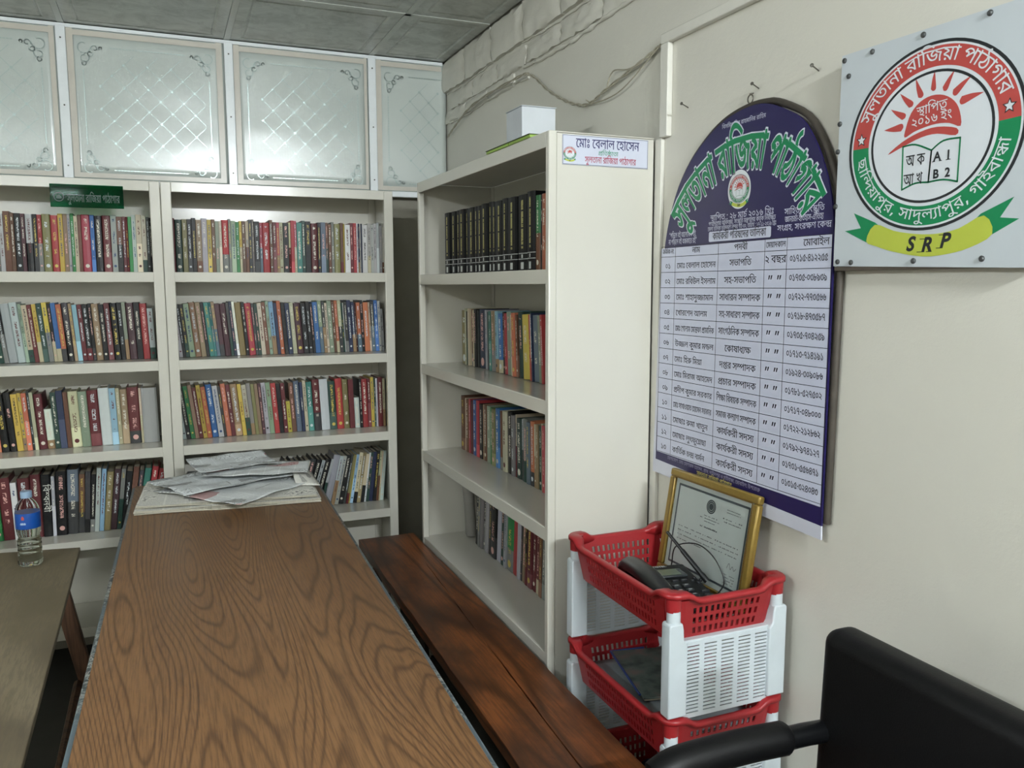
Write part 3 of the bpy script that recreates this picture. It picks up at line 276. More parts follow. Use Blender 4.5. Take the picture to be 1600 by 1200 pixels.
[[383,83,-56,5,-53,14,-49,25,-47,37,-42,52,-40,66,-35,83,-32,100,76,20,34,-107,37,-83,43,-62,48,-42,55,-24,63,-8,60,8,43,23,27,38,9,54,-7,50,-15,36,60,0,-57,-52,-30,-20,-32,-16,-35,-10,-38,-3,-35,4,-31,11,-26,18,-19,25,-12,31,-4,37,13,57,16,28,24,26,32,26,41,23,-37,-1,-24,-1,-30,0,-288,0,0,71,1343,0,0,-71,-696,0,-37,1,-44,1,-42,2,-70,-35,-52,-31,-35,-29,-22,-26,-11,-24,-4,-23,4,-22,11,-15,16,-9,18,-3,33,4,30,13,29,21,33,30,87,-31,14,-49,5,-58,-3,-35,-10,-35,-16,-31,-23,-28,-31,-23,-37,-18,-45,-11],[1208,196,8,-88,11,-46,16,-52,-75,-17,-28,108,-7,54,-3,57,4,62,12,54,17,45,15,-2,-50,-9,-53,-2,-90,8,-86,22,-82,32,-38,-8,-37,-5,-37,-2,-49,4,-45,12,-42,19,-37,27,-31,33,-26,38,31,17,47,0,18,-25,23,-20,27,-16,29,-10,67,-9,36,1,37,6,39,10,74,-30,79,-24,44,-7,50,-2,60,3,68,11,48,-71,-20,-42,-14,-42,-8,-44],[823,11,-53,4,-50,13,-48,22,-44,32,-42,44,-38,56,48,71,30,-53,32,-42,36,-32,39,-22,43,-13,47,-4,62,7,45,23,27,38,9,55,-7,50,-15,36,60,0,-57,-52,-30,-20,-32,-16,-35,-10,-38,-3,-51,8,-41,25,-26,40,-9,53,8,42,23,39,39,37,59,34,61,-29,-41,-25,-30,-23,-21,-22,-13,-20,-8,-38,4,-22,11,-16,16,-9,18,-3,33,4,30,13,29,21,33,30,87,-31,14,-49,5,-57,-3,-36,-10,-35,-16,-31,-23,-28,-31,-23,-37,-18,-46,-11]],
[[398,305,-59,7,-50,22,-25,19,-29,24,-22,19,-17,12,-29,9,-29,-11,-11,-13,-3,-18,3,-17,9,-16,30,-34,-55,-55,-27,28,-22,29,-15,33,-5,37,4,34,13,27,19,21,24,15,53,12,38,-4,32,-11,30,-19,31,-26,32,-27,26,-18,25,-10,29,-3,29,4,22,13,14,22,5,32,-5,37,-15,35,-23,33,-27,28,79,16,31,-37,26,-50,8,-30,3,-32,-9,-59,-28,-43,-45,-26],[625,622,0,-71,-635,0,0,71],[350,319,50,-3,42,-11,34,-16,27,-21,20,-23,13,-25,11,-51,-3,-32,-10,-28,-15,-24,-21,-21,-27,-16,-32,-14,-37,-9,-41,-7,3,25,76,-23,80,-36,78,-44,-36,-57,-94,55,-92,41,-96,29,-103,22,13,70,63,-14,67,-5,70,6,46,17,26,28,8,36,-8,37,-22,27,-36,17,-45,6,-37,-4,-24,-11,-14,-17,-4,-23,2,-16,5,-15,-75,-13,-8,29,-3,28,5,31,14,26,23,21,29,15,37,10]],
[[821,622,0,-71,-366,0,0,-178,2,-26,7,-17,12,-11,16,-3,40,12,21,16,23,22,25,30,27,37,60,9,28,-48,22,-49,13,-50,4,-50,-7,-61,-22,-54,-34,-44,-48,-34,-59,-21,-70,-7,-60,6,-59,18,-56,34,-54,50,-50,70,-47,92,70,31,31,-67,34,-55,38,-44,43,-33,50,-19,58,-7,69,10,53,30,33,46,11,57,-3,42,-10,35,-14,29,-18,24,46,19,-30,-46,-32,-38,-31,-29,-31,-21,-32,-12,-31,-4,-43,6,-34,20,-15,17,-12,23,-8,34,-3,51,0,9,3,-4,-2,38,-1,36,0,79,-388,0,0,71],[181,500,41,-3,40,-11,37,-16,37,-22,69,-62,10,-100,-55,60,-58,44,-58,29,-55,9,-23,-3,-21,-9,-15,-16,-5,-25,9,-30,12,-14,19,-13,-52,-60,-30,25,-22,28,-13,31,-5,33,5,38,15,31,23,25,28,17,33,10]],
[[906,622,0,-71,-454,0,0,-298,-14,20,43,43,48,41,53,37,58,34,62,31,66,27,65,-64,-31,-68,-16,-69,-6,-80,8,-94,11,-48,16,-53,-75,-17,-28,113,-8,57,-2,59,6,77,16,65,22,46,12,-5,-110,-56,-106,-76,-54,-46,-54,-52,-59,40,0,145,4,10,-3,40,-1,40,0,101,-385,0,0,71],[195,475,40,-3,37,-10,34,-17,32,-23,62,-61,-1,-89,-45,51,-48,43,-50,28,-49,9,-31,-4,-25,-13,-17,-21,-6,-30,5,-25,13,-21,24,-18,32,-17,-37,-71,-50,27,-37,36,-24,44,-8,48,5,41,17,35,24,26,32,20,35,11]],
[[517,580,0,-580,-77,0,-44,42,-42,31,-82,40,-90,24,-37,88,97,53,109,52,109,45,-20,-45,0,249],[440,326,20,-25,-87,-37,-85,-41,-70,-38,-8,15,66,-18,60,-24,57,-31,51,-41,-2,46,-2,40],[-10,551,0,71,794,0,0,-71],[184,511,48,-5,44,-13,42,-22,42,-29,82,-79,-43,-60,-33,41,-34,33,-35,26,-35,19,-34,12,-35,4,-26,-3,-21,-9,-13,-15,-5,-22,10,-31,30,-26,-47,-62,-33,27,-24,29,-13,33,-5,34,5,37,15,29,23,23,29,16,32,10],[694,224,6,-75,21,-81,-69,-17,-24,91,-6,44,-2,42,6,75,8,40,14,42,7,-12,-87,-31,-88,-35,-9,70,46,18,51,19,108,37,55,-56,-28,-87]],
[[614,622,0,-71,-105,0,0,-358,-77,0,0,120,13,-60,-81,87,-41,33,-41,26,-40,17,-42,5,-30,-4,-23,-12,-14,-19,-5,-25,4,-21,12,-20,21,-19,33,-16,-37,-71,-47,27,-36,35,-24,42,-8,48,5,36,13,32,22,25,30,19,34,11,39,4,53,-5,48,-14,44,-24,41,-30,78,-77,-18,1,-2,40,-1,44,0,123,-442,0,0,71],[224,204,52,-5,47,-17,43,-25,39,-33,74,-86,-17,-80,-70,86,-37,36,-39,28,-40,19,-42,6,-26,-3,-20,-10,-11,-14,-4,-20,4,-18,11,-16,20,-13,29,-12,-35,-69,-31,14,-27,18,-21,20,-17,24,-10,26,-4,27,5,35,14,29,22,23,27,16,31,11],[509,203,0,-246,-77,0,0,74,3,43,-3,48,0,50,0,30]],
[[468,308,-32,2,-27,4,-49,21,-26,18,-29,24,-22,19,-17,12,-29,9,-29,-11,-11,-13,-3,-18,3,-17,9,-16,30,-34,-55,-55,-27,28,-22,29,-15,33,-5,37,4,34,13,27,19,21,24,15,53,12,38,-4,32,-11,30,-19,31,-26,32,-27,26,-18,24,-10,30,-3,29,4,22,13,14,22,5,32,-5,37,-15,35,-23,33,-28,28,80,16,31,-37,26,-50,8,-30,3,-32,-10,-58,-29,-42,-46,-26],[703,622,0,-71,-713,0,0,71],[456,370,32,-2,27,-5,41,-20,18,-17,13,-20,8,-29,3,-41,0,-353,-77,0,-13,39,-19,27,-26,16,-32,5,-56,-4,-61,-8,-69,-5,-63,7,-33,10,-32,17,-28,25,-23,33,-15,44,-5,56,3,46,7,44,77,-12,-7,-33,-2,-44,5,-45,15,-33,21,-21,27,-12,53,-8,58,5,57,8,54,4,31,-3,29,-9,26,-17,21,-26,0,240,-1,23,-4,16,-14,22,-20,10,-31,4,-49,-10,-42,-26,-30,-32,-11,-34,9,-24,14,-7,26,-3,22,1,18,2,7,-69,-25,-6,-38,-2,-54,10,-23,14,-18,18,-12,25,-4,31,4,30,13,32,20,30,27,28,32,23,37,19,40,12]],
[[195,475,41,-3,37,-10,34,-17,32,-23,61,-61,-1,-89,-45,51,-48,43,-50,28,-49,9,-31,-4,-25,-13,-17,-21,-6,-30,4,-22,10,-19,18,-17,24,-15,-41,-69,-41,28,-30,34,-20,39,-6,44,5,41,17,35,24,26,32,20,35,11],[906,622,0,-71,-454,0,0,-298,-14,20,66,64,78,57,88,50,98,42,65,-64,-31,-70,-17,-72,-5,-84,4,-83,11,-73,20,-80,-75,-19,-21,104,-13,81,-3,45,-1,52,6,74,16,65,22,48,12,-5,-110,-56,-106,-76,-54,-46,-54,-52,-59,40,0,145,4,10,-3,40,-1,40,0,101,-385,0,0,71],[598,100,37,-4,37,-10,34,-18,32,-28,2,-99,-18,39,-29,27,-37,16,-45,5,-63,-6,-66,-14,-75,-7,-65,9,-31,11,-29,17,-24,22,-20,29,-12,35,-4,43,3,37,6,28,77,-9,-6,-25,-2,-29,3,-30,10,-25,16,-18,21,-13,27,-7,30,-3,62,7,61,14]],
[[290,629,59,-6,51,-19,47,-30,47,-44,49,-57,57,-72,-55,-39,-35,48,-32,40,-30,34,-30,26,-28,21,-30,14,-31,8,-34,3,-37,-3,-34,-8,-60,-29,-50,-38,-8,-1,34,15,42,5,46,-8,30,-23,17,-32,6,-38,-1,-16,-2,-17,-109,-64,34,36,10,21,3,27,-3,18,-10,17,-17,12,-26,4,-32,-6,-33,-15,-73,72,82,75,43,29,45,21,48,14],[498,474,-282,-236,-54,59,92,71,12,2,22,20,21,18,24,20,118,98],[736,622,0,-71,-115,0,0,-343,-77,45,0,143,5,50,-4,52,-1,60,0,130,53,0,23,-66],[445,-61,-62,4,-59,13,-56,22,-51,31,-47,41,-43,52,-39,64,-34,75,74,26,35,-74,40,-63,46,-50,55,-36,64,-23,76,-7,56,4,42,10,30,17,20,21,10,25,4,27,-7,38,-21,31,-32,21,-41,7,-21,-2,-17,-5,-22,-20,-7,-28,2,-18,4,-19,-73,-14,-9,35,-2,27,5,34,15,28,22,22,29,15,33,10,36,3,53,-6,45,-18,35,-27,27,-35,16,-39,5,-43,-6,-47,-19,-43,-32,-36,-45,-27,-59,-17]],
[[396,300,-58,8,-51,22,-53,35,-22,17,-17,10,-31,7,-16,-2,-13,-7,-8,-11,-3,-16,10,-29,26,-26,-55,-55,-24,24,-21,27,-13,31,-5,34,4,32,12,25,20,19,24,14,55,11,45,-8,40,-20,36,-24,31,-20,26,-15,25,-9,29,-3,32,4,23,13,14,22,5,32,-5,37,-15,35,-23,33,-27,28,16,47,47,0,17,-19,19,-25,34,-64,10,-36,4,-36,-4,-42,-12,-34,-20,-28,-28,-21,-36,-13],[87,601,46,-12,55,-28,34,-31,17,-38,6,-50,-1,-18,-3,-19,-76,2,3,20,0,17,-6,38,-18,32,-32,26,-47,16],[432,622,1,-71,-443,0,0,71],[1157,622,0,-71,-105,0,0,-551,-77,0,0,396,22,-64,-39,56,-36,46,-33,39,-31,31,-31,23,-31,17,-32,9,-35,3,-38,-4,-35,-11,-31,-17,-28,-23,-50,-54,-8,-2,31,15,35,5,50,-8,35,-23,20,-36,7,-42,-1,-21,-3,-15,-17,6,23,25,23,24,26,25,124,116,49,-53,-284,-268,-59,55,82,78,-36,-43,-30,-23,26,36,7,21,3,24,-4,23,-11,17,-19,11,-25,4,-31,-4,-31,-14,-38,115,32,37,35,33,38,27,40,20,42,13,44,4,53,-5,47,-16,44,-26,44,-36,43,-47,45,-58,-18,5,-4,52,-1,60,0,130,53,0,23,-66]],
[[741,622,0,-71,-105,0,0,-339,-77,0,0,153,6,-31,-23,29,-24,22,-25,14,-28,5,-31,-6,-14,-7,-12,-13,-7,-19,-3,-27,0,-20,2,-16,-65,-4,-14,53,-29,41,-38,25,-44,8,-35,-5,-26,-14,-16,-21,-5,-27,7,-34,19,-25,31,-19,40,-18,-27,-74,-41,16,-37,20,-30,26,-24,31,-15,38,-5,45,5,36,15,32,25,27,31,21,38,13,41,4,55,-5,43,-14,37,-26,34,-38,-16,0,15,29,23,21,30,14,30,4,34,-4,28,-10,27,-17,30,-23,-9,-15,-2,41,-1,44,0,59,-569,0,0,71],[286,198,39,-4,37,-12,30,-21,23,-27,13,20,16,14,21,7,23,3,29,-4,27,-10,54,-40,-38,15,-1,23,0,32,0,44,77,0,0,-281,-77,0,0,177,33,-86,-24,25,-22,20,-23,13,-23,4,-19,-3,-16,-9,-11,-17,-3,-25,1,-16,1,-16,-61,-3,-12,46,-22,35,-29,21,-36,7,-26,-4,-19,-11,-11,-17,-4,-19,5,-25,14,-20,26,-18,39,-17,-29,-68,-54,25,-42,32,-28,42,-9,52,9,46,28,37,42,25]],
[[395,0,-83,12,-71,35,-55,54,-37,67,18,67,67,9,47,16,33,20,26,23,10,14,14,29,8,32,5,66,-5,54,-17,53,-365,0,0,71,323,0,-29,42,-22,38,-15,37,-5,37,6,40,17,36,28,33,38,32,51,-56,-28,-24,-18,-23,-11,-23,-4,-27,6,-32,17,-32,26,-37,34,-41,310,0,0,-71,-174,0,-33,1,-29,1,66,-73,52,-74,35,-78,11,-88,-7,-67,-22,-58,-35,-48,-49,-37,-61,-22],[394,74,53,6,41,18,32,28,23,35,13,40,5,43,-4,46,-11,44,-19,45,-29,48,-40,52,-52,57,17,-4,17,-58,4,-32,2,-36,-11,-74,-15,-35,-23,-33,-32,-30,-43,-27,-55,-22,-68,-17,14,61,14,-48,23,-39,30,-30,35,-22,39,-12],[209,560,-35,-23,-28,-29,-19,-32,-6,-36,5,-36,16,-27,24,-20,32,-13,35,-7,38,-2,71,8,33,11,28,17,-37,-66,-62,-27,-61,-9,-54,5,-47,16,-40,24,-30,34,-20,40,-6,48,6,41,16,39,26,33,31,24],[136,549,81,-34,78,-45,71,-51,60,-54,-30,-49,-68,56,-76,50,-80,43,-84,34]],
[[500,310,-64,8,-52,24,-42,39,-30,56,12,2,-22,-64,-18,-29,-24,-24,-28,-17,-35,-5,-28,3,-27,7,-25,15,-25,21,-27,31,-28,40,61,36,26,-40,22,-23,19,-10,21,-4,23,4,19,12,17,22,13,32,9,45,4,60,69,0,21,-69,15,-31,18,-27,21,-22,25,-17,28,-11,33,-3,31,5,22,14,14,22,5,30,-5,37,-16,35,-22,33,-27,28,80,16,31,-37,26,-50,8,-30,2,-32,-10,-58,-30,-42,-48,-24],[823,622,0,-71,-833,0,0,71],[546,352,0,-34,-2,5,61,-13,55,-19,49,-27,38,-34,25,-43,8,-51,-8,-44,-23,-38,-39,-26,-54,-8,-26,2,-26,3,4,70,12,-1,17,-1,34,4,19,11,10,16,3,19,-10,37,-29,32,-50,27,-69,17,1,7,0,-306,-77,0,-33,41,-40,34,-45,29,-51,23,-53,16,-56,9,-37,90,166,74,85,29,84,21,-20,-37,0,56],[469,285,24,-29,-65,-19,-69,-25,-67,-27,-59,-26,-6,13,75,-18,66,-28,57,-36,48,-40,-3,39,-1,36]],
[[504,305,-63,9,-53,26,-41,42,-30,55,12,2,-23,-64,-18,-29,-22,-24,-29,-17,-35,-5,-55,10,-26,15,-25,21,-26,31,-28,40,61,36,26,-40,21,-23,20,-10,21,-4,23,4,20,12,16,22,13,32,9,45,4,60,69,0,21,-69,15,-31,17,-27,22,-22,24,-17,29,-11,33,-3,31,5,23,14,13,22,5,30,-5,37,-15,35,-23,33,-27,28,80,16,32,-37,25,-50,7,-30,3,-32,-9,-59,-29,-43,-47,-26],[738,622,0,-71,-748,0,0,71],[431,-55,-79,7,-74,22,-69,40,-61,58,-55,80,-48,102,75,25,37,-83,42,-65,47,-49,54,-35,60,-20,67,-7,77,8,50,26,28,39,9,50,-3,31,-10,27,-15,22,-21,17,-28,10,-32,4,-22,-2,-17,-6,-23,-22,-7,-30,3,-20,6,-25,-75,-14,-9,37,-4,34,5,34,15,28,23,22,30,16,34,10,37,3,57,-6,47,-19,37,-28,27,-36,16,-43,5,-47,-7,-55,-20,-48,-33,-39,-47,-29,-58,-18]],
[[500,305,-64,9,-52,25,-42,41,-30,57,12,2,-22,-64,-18,-29,-24,-24,-28,-17,-35,-5,-28,3,-27,7,-25,15,-25,21,-27,31,-28,40,61,36,26,-40,22,-23,19,-10,21,-4,23,4,19,12,17,22,13,32,9,45,4,60,69,0,21,-69,15,-31,18,-27,21,-22,25,-17,28,-11,33,-3,31,5,22,14,14,22,5,30,-5,37,-16,35,-22,33,-27,28,80,16,31,-37,26,-50,8,-30,2,-32,-10,-61,-30,-43,-48,-25],[731,622,0,-71,-741,0,0,71],[455,319,50,-3,42,-11,34,-16,27,-21,20,-23,14,-25,10,-51,-3,-32,-9,-28,-16,-24,-22,-21,-26,-16,-32,-14,-36,-9,-42,-7,3,25,77,-24,78,-35,79,-44,-36,-57,-94,55,-93,41,-95,29,-103,22,13,70,63,-14,67,-5,70,6,46,17,25,28,9,36,-8,37,-23,27,-35,17,-45,6,-37,-4,-24,-11,-13,-17,-5,-23,2,-16,4,-15,-73,-15,-8,30,-3,29,5,31,14,26,22,21,30,15,36,10]],
[[813,622,0,-71,-312,0,0,-263,-3,-14,2,-39,1,-40,0,-195,-77,0,-36,58,-46,52,-57,47,-64,39,-70,29,-75,18,-39,96,98,55,101,50,104,44,107,36,-23,-42,0,69,-434,0,0,71],[424,474,21,-28,-78,-28,-82,-34,-81,-38,-74,-42,56,-16,59,-25,59,-33,54,-40,46,-48,34,-54,-9,0,-3,46,-2,55],[638,164,-36,4,-34,11,-32,20,-28,29,-25,39,-22,50,37,68,16,-48,18,-39,21,-29,23,-20,25,-12,27,-4,22,4,21,11,15,19,5,31,-9,39,-12,17,-18,14,-25,12,-32,9,15,74,40,-11,38,-18,32,-23,25,-30,17,-37,5,-45,-9,-55,-26,-43,-41,-28],[185,-6,-23,4,-20,12,-13,18,-4,24,4,24,13,19,20,13,23,4,23,-4,20,-13,13,-19,4,-24,-4,-24,-13,-18,-20,-12]],
[[190,116,7,-11,-23,-73,-28,-76,-33,-75,-67,0,28,121,11,60,8,54]],
[[49,338,242,0,0,-82,-242,0]],
[[147,414,-24,4,-20,12,-13,21,-5,31,5,32,13,21,20,11,24,4,24,-4,20,-11,13,-21,5,-32,-5,-31,-13,-21,-20,-12],[147,-14,-24,4,-20,12,-13,21,-5,31,5,32,13,21,20,11,24,4,24,-4,20,-11,13,-21,5,-32,-5,-31,-13,-21,-20,-12]],
[[90,484,-7,11,23,76,30,81,33,77,67,0,-20,-83,-16,-86,-13,-76],[278,484,-7,11,23,76,30,81,33,77,67,0,-20,-83,-16,-86,-13,-76]],
[[415,729,7,-11,-23,-76,-30,-80,-33,-78,-67,0,19,84,17,85,13,76],[227,729,7,-11,-23,-76,-30,-80,-33,-78,-67,0,19,84,17,85,13,76]]],
'r': {
"সুলতানা রাজিয়া পাঠাগার":[[30,0],[35,682],[27,682],[16,1413],[32,2120],[19,2386],[32,2990],[26,3516],[32,4112],[33,4378],[13,4644],[40,5561],[32,6187],[20,6713],[32,7429],[14,7695],[32,8286],[10,8552],[32,9208],[26,9474],10070],
"বিসমিল্লাহির রাহমানির রাহিম":[[33,0],[22,266],[30,862],[33,1544],[24,1810],[72,2432],[32,3163],[33,3429],[31,3695],[26,4225],[26,5081],[32,5677],[31,5943],[24,6473],[32,7095],[33,7361],[19,7627],[26,8231],[26,9087],[32,9683],[33,9949],[31,10215],[24,10745],11367],
"স্থাপিত : ২৮ মার্চ ২০১৬ খ্রিঃ":[[76,0],[32,721],[33,987],[20,1253],[16,1969],[80,2936],[43,3490],[49,4082],[24,4934],[32,5556],[11,5822],[53,6389],[43,6649],[41,7241],[42,7833],[47,8425],[33,9277],[58,9543],[1,10239],10677],
"গণগ্রন্থাগার অধিদপ্তর, সংস্কৃতি মন্ত্রণালয় কর্তৃক নিবন্ধিত":[[10,0],[15,656],[59,1276],[63,2003],[32,2618],[10,2884],[32,3540],[26,3806],[2,4662],[33,5555],[18,5821],[17,6417],[70,7020],[26,7746],[78,8342],[30,8865],[0,9547],[74,9985],[36,10798],[33,10798],[16,11064],[24,12031],[68,12653],[15,13346],[32,13966],[27,14232],[40,14963],[8,15849],[16,16656],[53,17363],[36,17363],[8,17363],[33,18430],[19,18696],[22,19300],[33,19896],[66,20162],[16,20936],21643],
"জেলা তালিকা ভুক্তিকরণ নম্বর গাই-৩০, তারিখ : ১৭-১১-২০১৯ খ্রিঃ":[[37,0],[13,346],[27,1263],[32,1994],[16,2520],[32,3227],[33,3493],[27,3759],[8,4490],[32,5297],[23,5823],[35,6544],[33,6544],[61,6810],[8,7740],[26,8547],[15,9143],[19,10023],[54,10627],[22,11197],[26,11793],[10,12649],[32,13305],[4,13571],[79,14101],[44,14441],[41,15033],[78,15625],[16,16148],[32,16855],[33,17121],[26,17387],[9,17983],[80,18939],[42,19493],[48,20085],[79,20677],[42,21017],[42,21609],[79,22201],[43,22541],[41,23133],[42,23725],[50,24317],[33,25169],[58,25435],[1,26131],26569],
"কার্যকরী পরিষদের তালিকা":[[8,0],[32,807],[25,1073],[53,1699],[8,1699],[26,2506],[34,3102],[20,3628],[33,4344],[26,4610],[29,5206],[37,5839],[17,6185],[26,6788],[16,7644],[32,8351],[33,8617],[27,8883],[8,9614],[32,10421],10687],
"“পড়িলে বই আলোকিত হই,":[[81,0],[20,500],[33,1216],[39,1482],[37,2194],[27,2540],[22,3531],[4,4127],[3,4917],[37,6075],[27,6421],[32,7152],[33,7418],[8,7684],[16,8491],[31,9458],[4,9988],[78,10518],10781],
"না পড়িলে বই অন্ধকারে রই”":[[19,0],[32,604],[20,1130],[33,1846],[39,2112],[37,2824],[27,3170],[22,4161],[4,4757],[2,5547],[66,6440],[8,7214],[32,8021],[37,8287],[26,8633],[26,9489],[4,10085],[82,10615],11115],
"সাহিত্য- সংস্কৃতি":[[30,0],[32,682],[33,948],[31,1214],[16,1744],[56,2451],[79,2706],[30,3306],[0,3988],[74,4426],[36,5239],[33,5239],[16,5505],6212],
"জ্ঞানচর্চা-ইতিহাস-ঐতিহ্য":[[52,0],[32,974],[19,1240],[11,1844],[11,2411],[53,2978],[32,2978],[79,3244],[4,3584],[33,4114],[16,4380],[31,5087],[32,5617],[30,5883],[79,6565],[6,6905],[33,7778],[16,8044],[31,8751],[56,9281],9536],
"সংগ্রহ, সংরক্ষণ কেন্দ্র":[[30,0],[0,682],[59,1120],[31,1847],[78,2377],[30,2900],[0,3582],[26,4020],[51,4616],[15,5535],[37,6415],[8,6761],[69,7568],8464],
"ক্রমিক নং":[[57,0],[33,930],[24,1196],[8,1818],[19,2885],[0,3489],3927],
"নাম":[[19,0],[32,604],[24,870],1492],
"পদবী":[[20,0],[17,716],[22,1319],[34,1915],2181],
"মেয়াদকাল":[[37,0],[24,346],[40,968],[32,1594],[17,1860],[8,2463],[32,3270],[27,3536],4267],
"মোবাইল":[[37,0],[24,346],[32,968],[22,1234],[32,1830],[4,2096],[27,2626],3357],
"মোঃ বেলাল হোসেন":[[37,0],[24,346],[32,968],[1,1234],[37,1932],[22,2278],[27,2874],[32,3605],[27,3871],[37,4862],[31,5208],[32,5738],[37,6004],[30,6350],[19,7032],7636],
"মোঃ রবিউল ইসলাম":[[37,0],[24,346],[32,968],[1,1234],[26,1932],[33,2528],[22,2794],[5,3390],[27,4102],[4,5093],[30,5623],[27,6305],[32,7036],[24,7302],7924],
"মোঃ শাহাদুজ্জামান":[[37,0],[24,346],[32,968],[1,1234],[28,1932],[32,2609],[31,2875],[32,3405],[17,3671],[35,4274],[62,4274],[32,5597],[24,5863],[32,6485],[19,6751],7355],
"খোরশেদ আলম":[[37,0],[9,346],[32,1042],[26,1308],[37,1904],[28,2250],[17,2927],[3,3790],[27,4948],[24,5679],6301],
"মোঃ গোলাম মোস্তফা প্রামানিক":[[37,0],[24,346],[32,968],[1,1234],[37,1932],[10,2278],[32,2934],[27,3200],[32,3931],[24,4197],[37,5079],[24,5425],[32,6047],[75,6313],[21,7041],[32,7879],[60,8405],[32,9160],[24,9426],[32,10048],[33,10314],[19,10580],[8,11184],11991],
"উজ্জল কুমার মন্ডল":[[5,0],[62,712],[27,2035],[8,3026],[35,3833],[24,3833],[32,4455],[26,4721],[24,5577],[64,6199],[27,7010],7741],
"মোঃ হিরু মিয়া":[[37,0],[24,346],[32,968],[1,1234],[33,1932],[31,2198],[77,2728],[33,3791],[24,4057],[40,4679],[32,5305],5571],
"মোঃ মিরাজ আহমেদ":[[37,0],[24,346],[32,968],[1,1234],[33,1932],[24,2198],[26,2820],[32,3416],[13,3682],[3,4859],[31,6017],[37,6547],[24,6893],[17,7515],8118],
"প্রদীপ কুমার সরকার":[[60,0],[17,755],[34,1358],[20,1624],[8,2600],[35,3407],[24,3407],[32,4029],[26,4295],[30,5151],[26,5833],[8,6429],[32,7236],[26,7502],8098],
"মোঃ সাখাওয়াত হোসেন সরকার":[[37,0],[24,346],[32,968],[1,1234],[30,1932],[32,2614],[9,2880],[32,3576],[7,3842],[40,4580],[32,5206],[16,5472],[37,6439],[31,6785],[32,7315],[37,7581],[30,7927],[19,8609],[30,9473],[26,10155],[8,10751],[32,11558],[26,11824],12420],
"মোছাঃ রুমা খাতুন":[[37,0],[24,346],[32,968],[12,1234],[32,1921],[1,2187],[77,2885],[24,3688],[32,4310],[9,4836],[32,5532],[16,5798],[35,6505],[19,6505],7109],
"মোছাঃ লুৎফুন্নেছা":[[37,0],[24,346],[32,968],[12,1234],[32,1921],[1,2187],[27,2885],[35,3616],[38,3616],[21,4141],[35,4979],[37,4979],[67,5325],[12,5929],[32,6616],6882],
"কার্তিক চন্দ্র বর্মন":[[8,0],[32,807],[33,1073],[16,1339],[53,2046],[8,2046],[11,3113],[69,3680],[22,4836],[24,5432],[53,6054],[19,6054],6658],
"সভাপতি":[[30,0],[23,682],[32,1403],[20,1669],[33,2385],[16,2651],3358],
"সহ-সভাপতি":[[30,0],[31,682],[79,1212],[30,1552],[23,2234],[32,2955],[20,3221],[33,3937],[16,4203],4910],
"সাধারন সম্পাদক":[[30,0],[32,682],[18,948],[32,1544],[26,1810],[19,2406],[30,3270],[71,3952],[32,5099],[17,5365],[8,5968],6775],
"সহ-সাধারণ সম্পাদক":[[30,0],[31,682],[79,1212],[30,1552],[32,2234],[18,2500],[32,3096],[26,3362],[15,3958],[30,4838],[71,5520],[32,6667],[17,6933],[8,7536],8343],
"সাংগঠনিক সম্পাদক":[[30,0],[32,682],[0,948],[10,1386],[14,2042],[33,2633],[19,2899],[8,3503],[30,4570],[71,5252],[32,6399],[17,6665],[8,7268],8075],
"কোষাধ্যক্ষ":[[37,0],[8,346],[32,1153],[29,1419],[32,2052],[18,2318],[56,2914],[51,3169],4088],
"দপ্তর সম্পাদক":[[17,0],[70,603],[26,1329],[30,2185],[71,2867],[32,4014],[17,4280],[8,4883],5690],
"প্রচার সম্পাদক":[[60,0],[11,755],[32,1322],[26,1588],[30,2444],[71,3126],[32,4273],[17,4539],[8,5142],5949],
"শিক্ষা বিষয়ক সম্পাদক":[[33,0],[28,266],[51,943],[32,1862],[33,2388],[22,2654],[29,3250],[40,3883],[8,4509],[30,5576],[71,6258],[32,7405],[17,7671],[8,8274],9081],
"সমাজ কল্যাণ সম্পাদক":[[30,0],[24,682],[32,1304],[13,1570],[8,2747],[27,3554],[56,4285],[32,4540],[15,4806],[30,5686],[71,6368],[32,7515],[17,7781],[8,8384],9191],
"কার্যকরী সদস্য":[[8,0],[32,807],[25,1073],[53,1699],[8,1699],[26,2506],[34,3102],[30,3628],[17,4310],[30,4913],[56,5595],5850],
"২ বছর":[[43,0],[22,852],[12,1448],[26,2135],2731],
"” ”":[[82,0],[82,760],1260],
"০১৭১৫-৪১২২৫৫":[[41,0],[42,592],[48,1184],[42,1776],[46,2368],[79,2960],[45,3300],[42,3892],[43,4484],[43,5076],[46,5668],[46,6260],6852],
"০১৭৩৫-০৩৮৯৩৯":[[41,0],[42,592],[48,1184],[44,1776],[46,2368],[79,2960],[41,3300],[44,3892],[49,4484],[50,5076],[44,5668],[50,6260],6852],
"০১৭২২-৭৭৩৫৬৬":[[41,0],[42,592],[48,1184],[43,1776],[43,2368],[79,2960],[48,3300],[48,3892],[44,4484],[46,5076],[47,5668],[47,6260],6852],
"০১৭১৮-৪৭৩৫৮৭":[[41,0],[42,592],[48,1184],[42,1776],[49,2368],[79,2960],[45,3300],[48,3892],[44,4484],[46,5076],[49,5668],[48,6260],6852],
"০১৭৩৫-৭০৪২৫৯":[[41,0],[42,592],[48,1184],[44,1776],[46,2368],[79,2960],[48,3300],[41,3892],[45,4484],[43,5076],[46,5668],[50,6260],6852],
"০১৭১৩-৭১৪১৯১":[[41,0],[42,592],[48,1184],[42,1776],[44,2368],[79,2960],[48,3300],[42,3892],[45,4484],[42,5076],[50,5668],[42,6260],6852],
"০১৯২৪-৩০৯০৮৬":[[41,0],[42,592],[50,1184],[43,1776],[45,2368],[79,2960],[44,3300],[41,3892],[50,4484],[41,5076],[49,5668],[47,6260],6852],
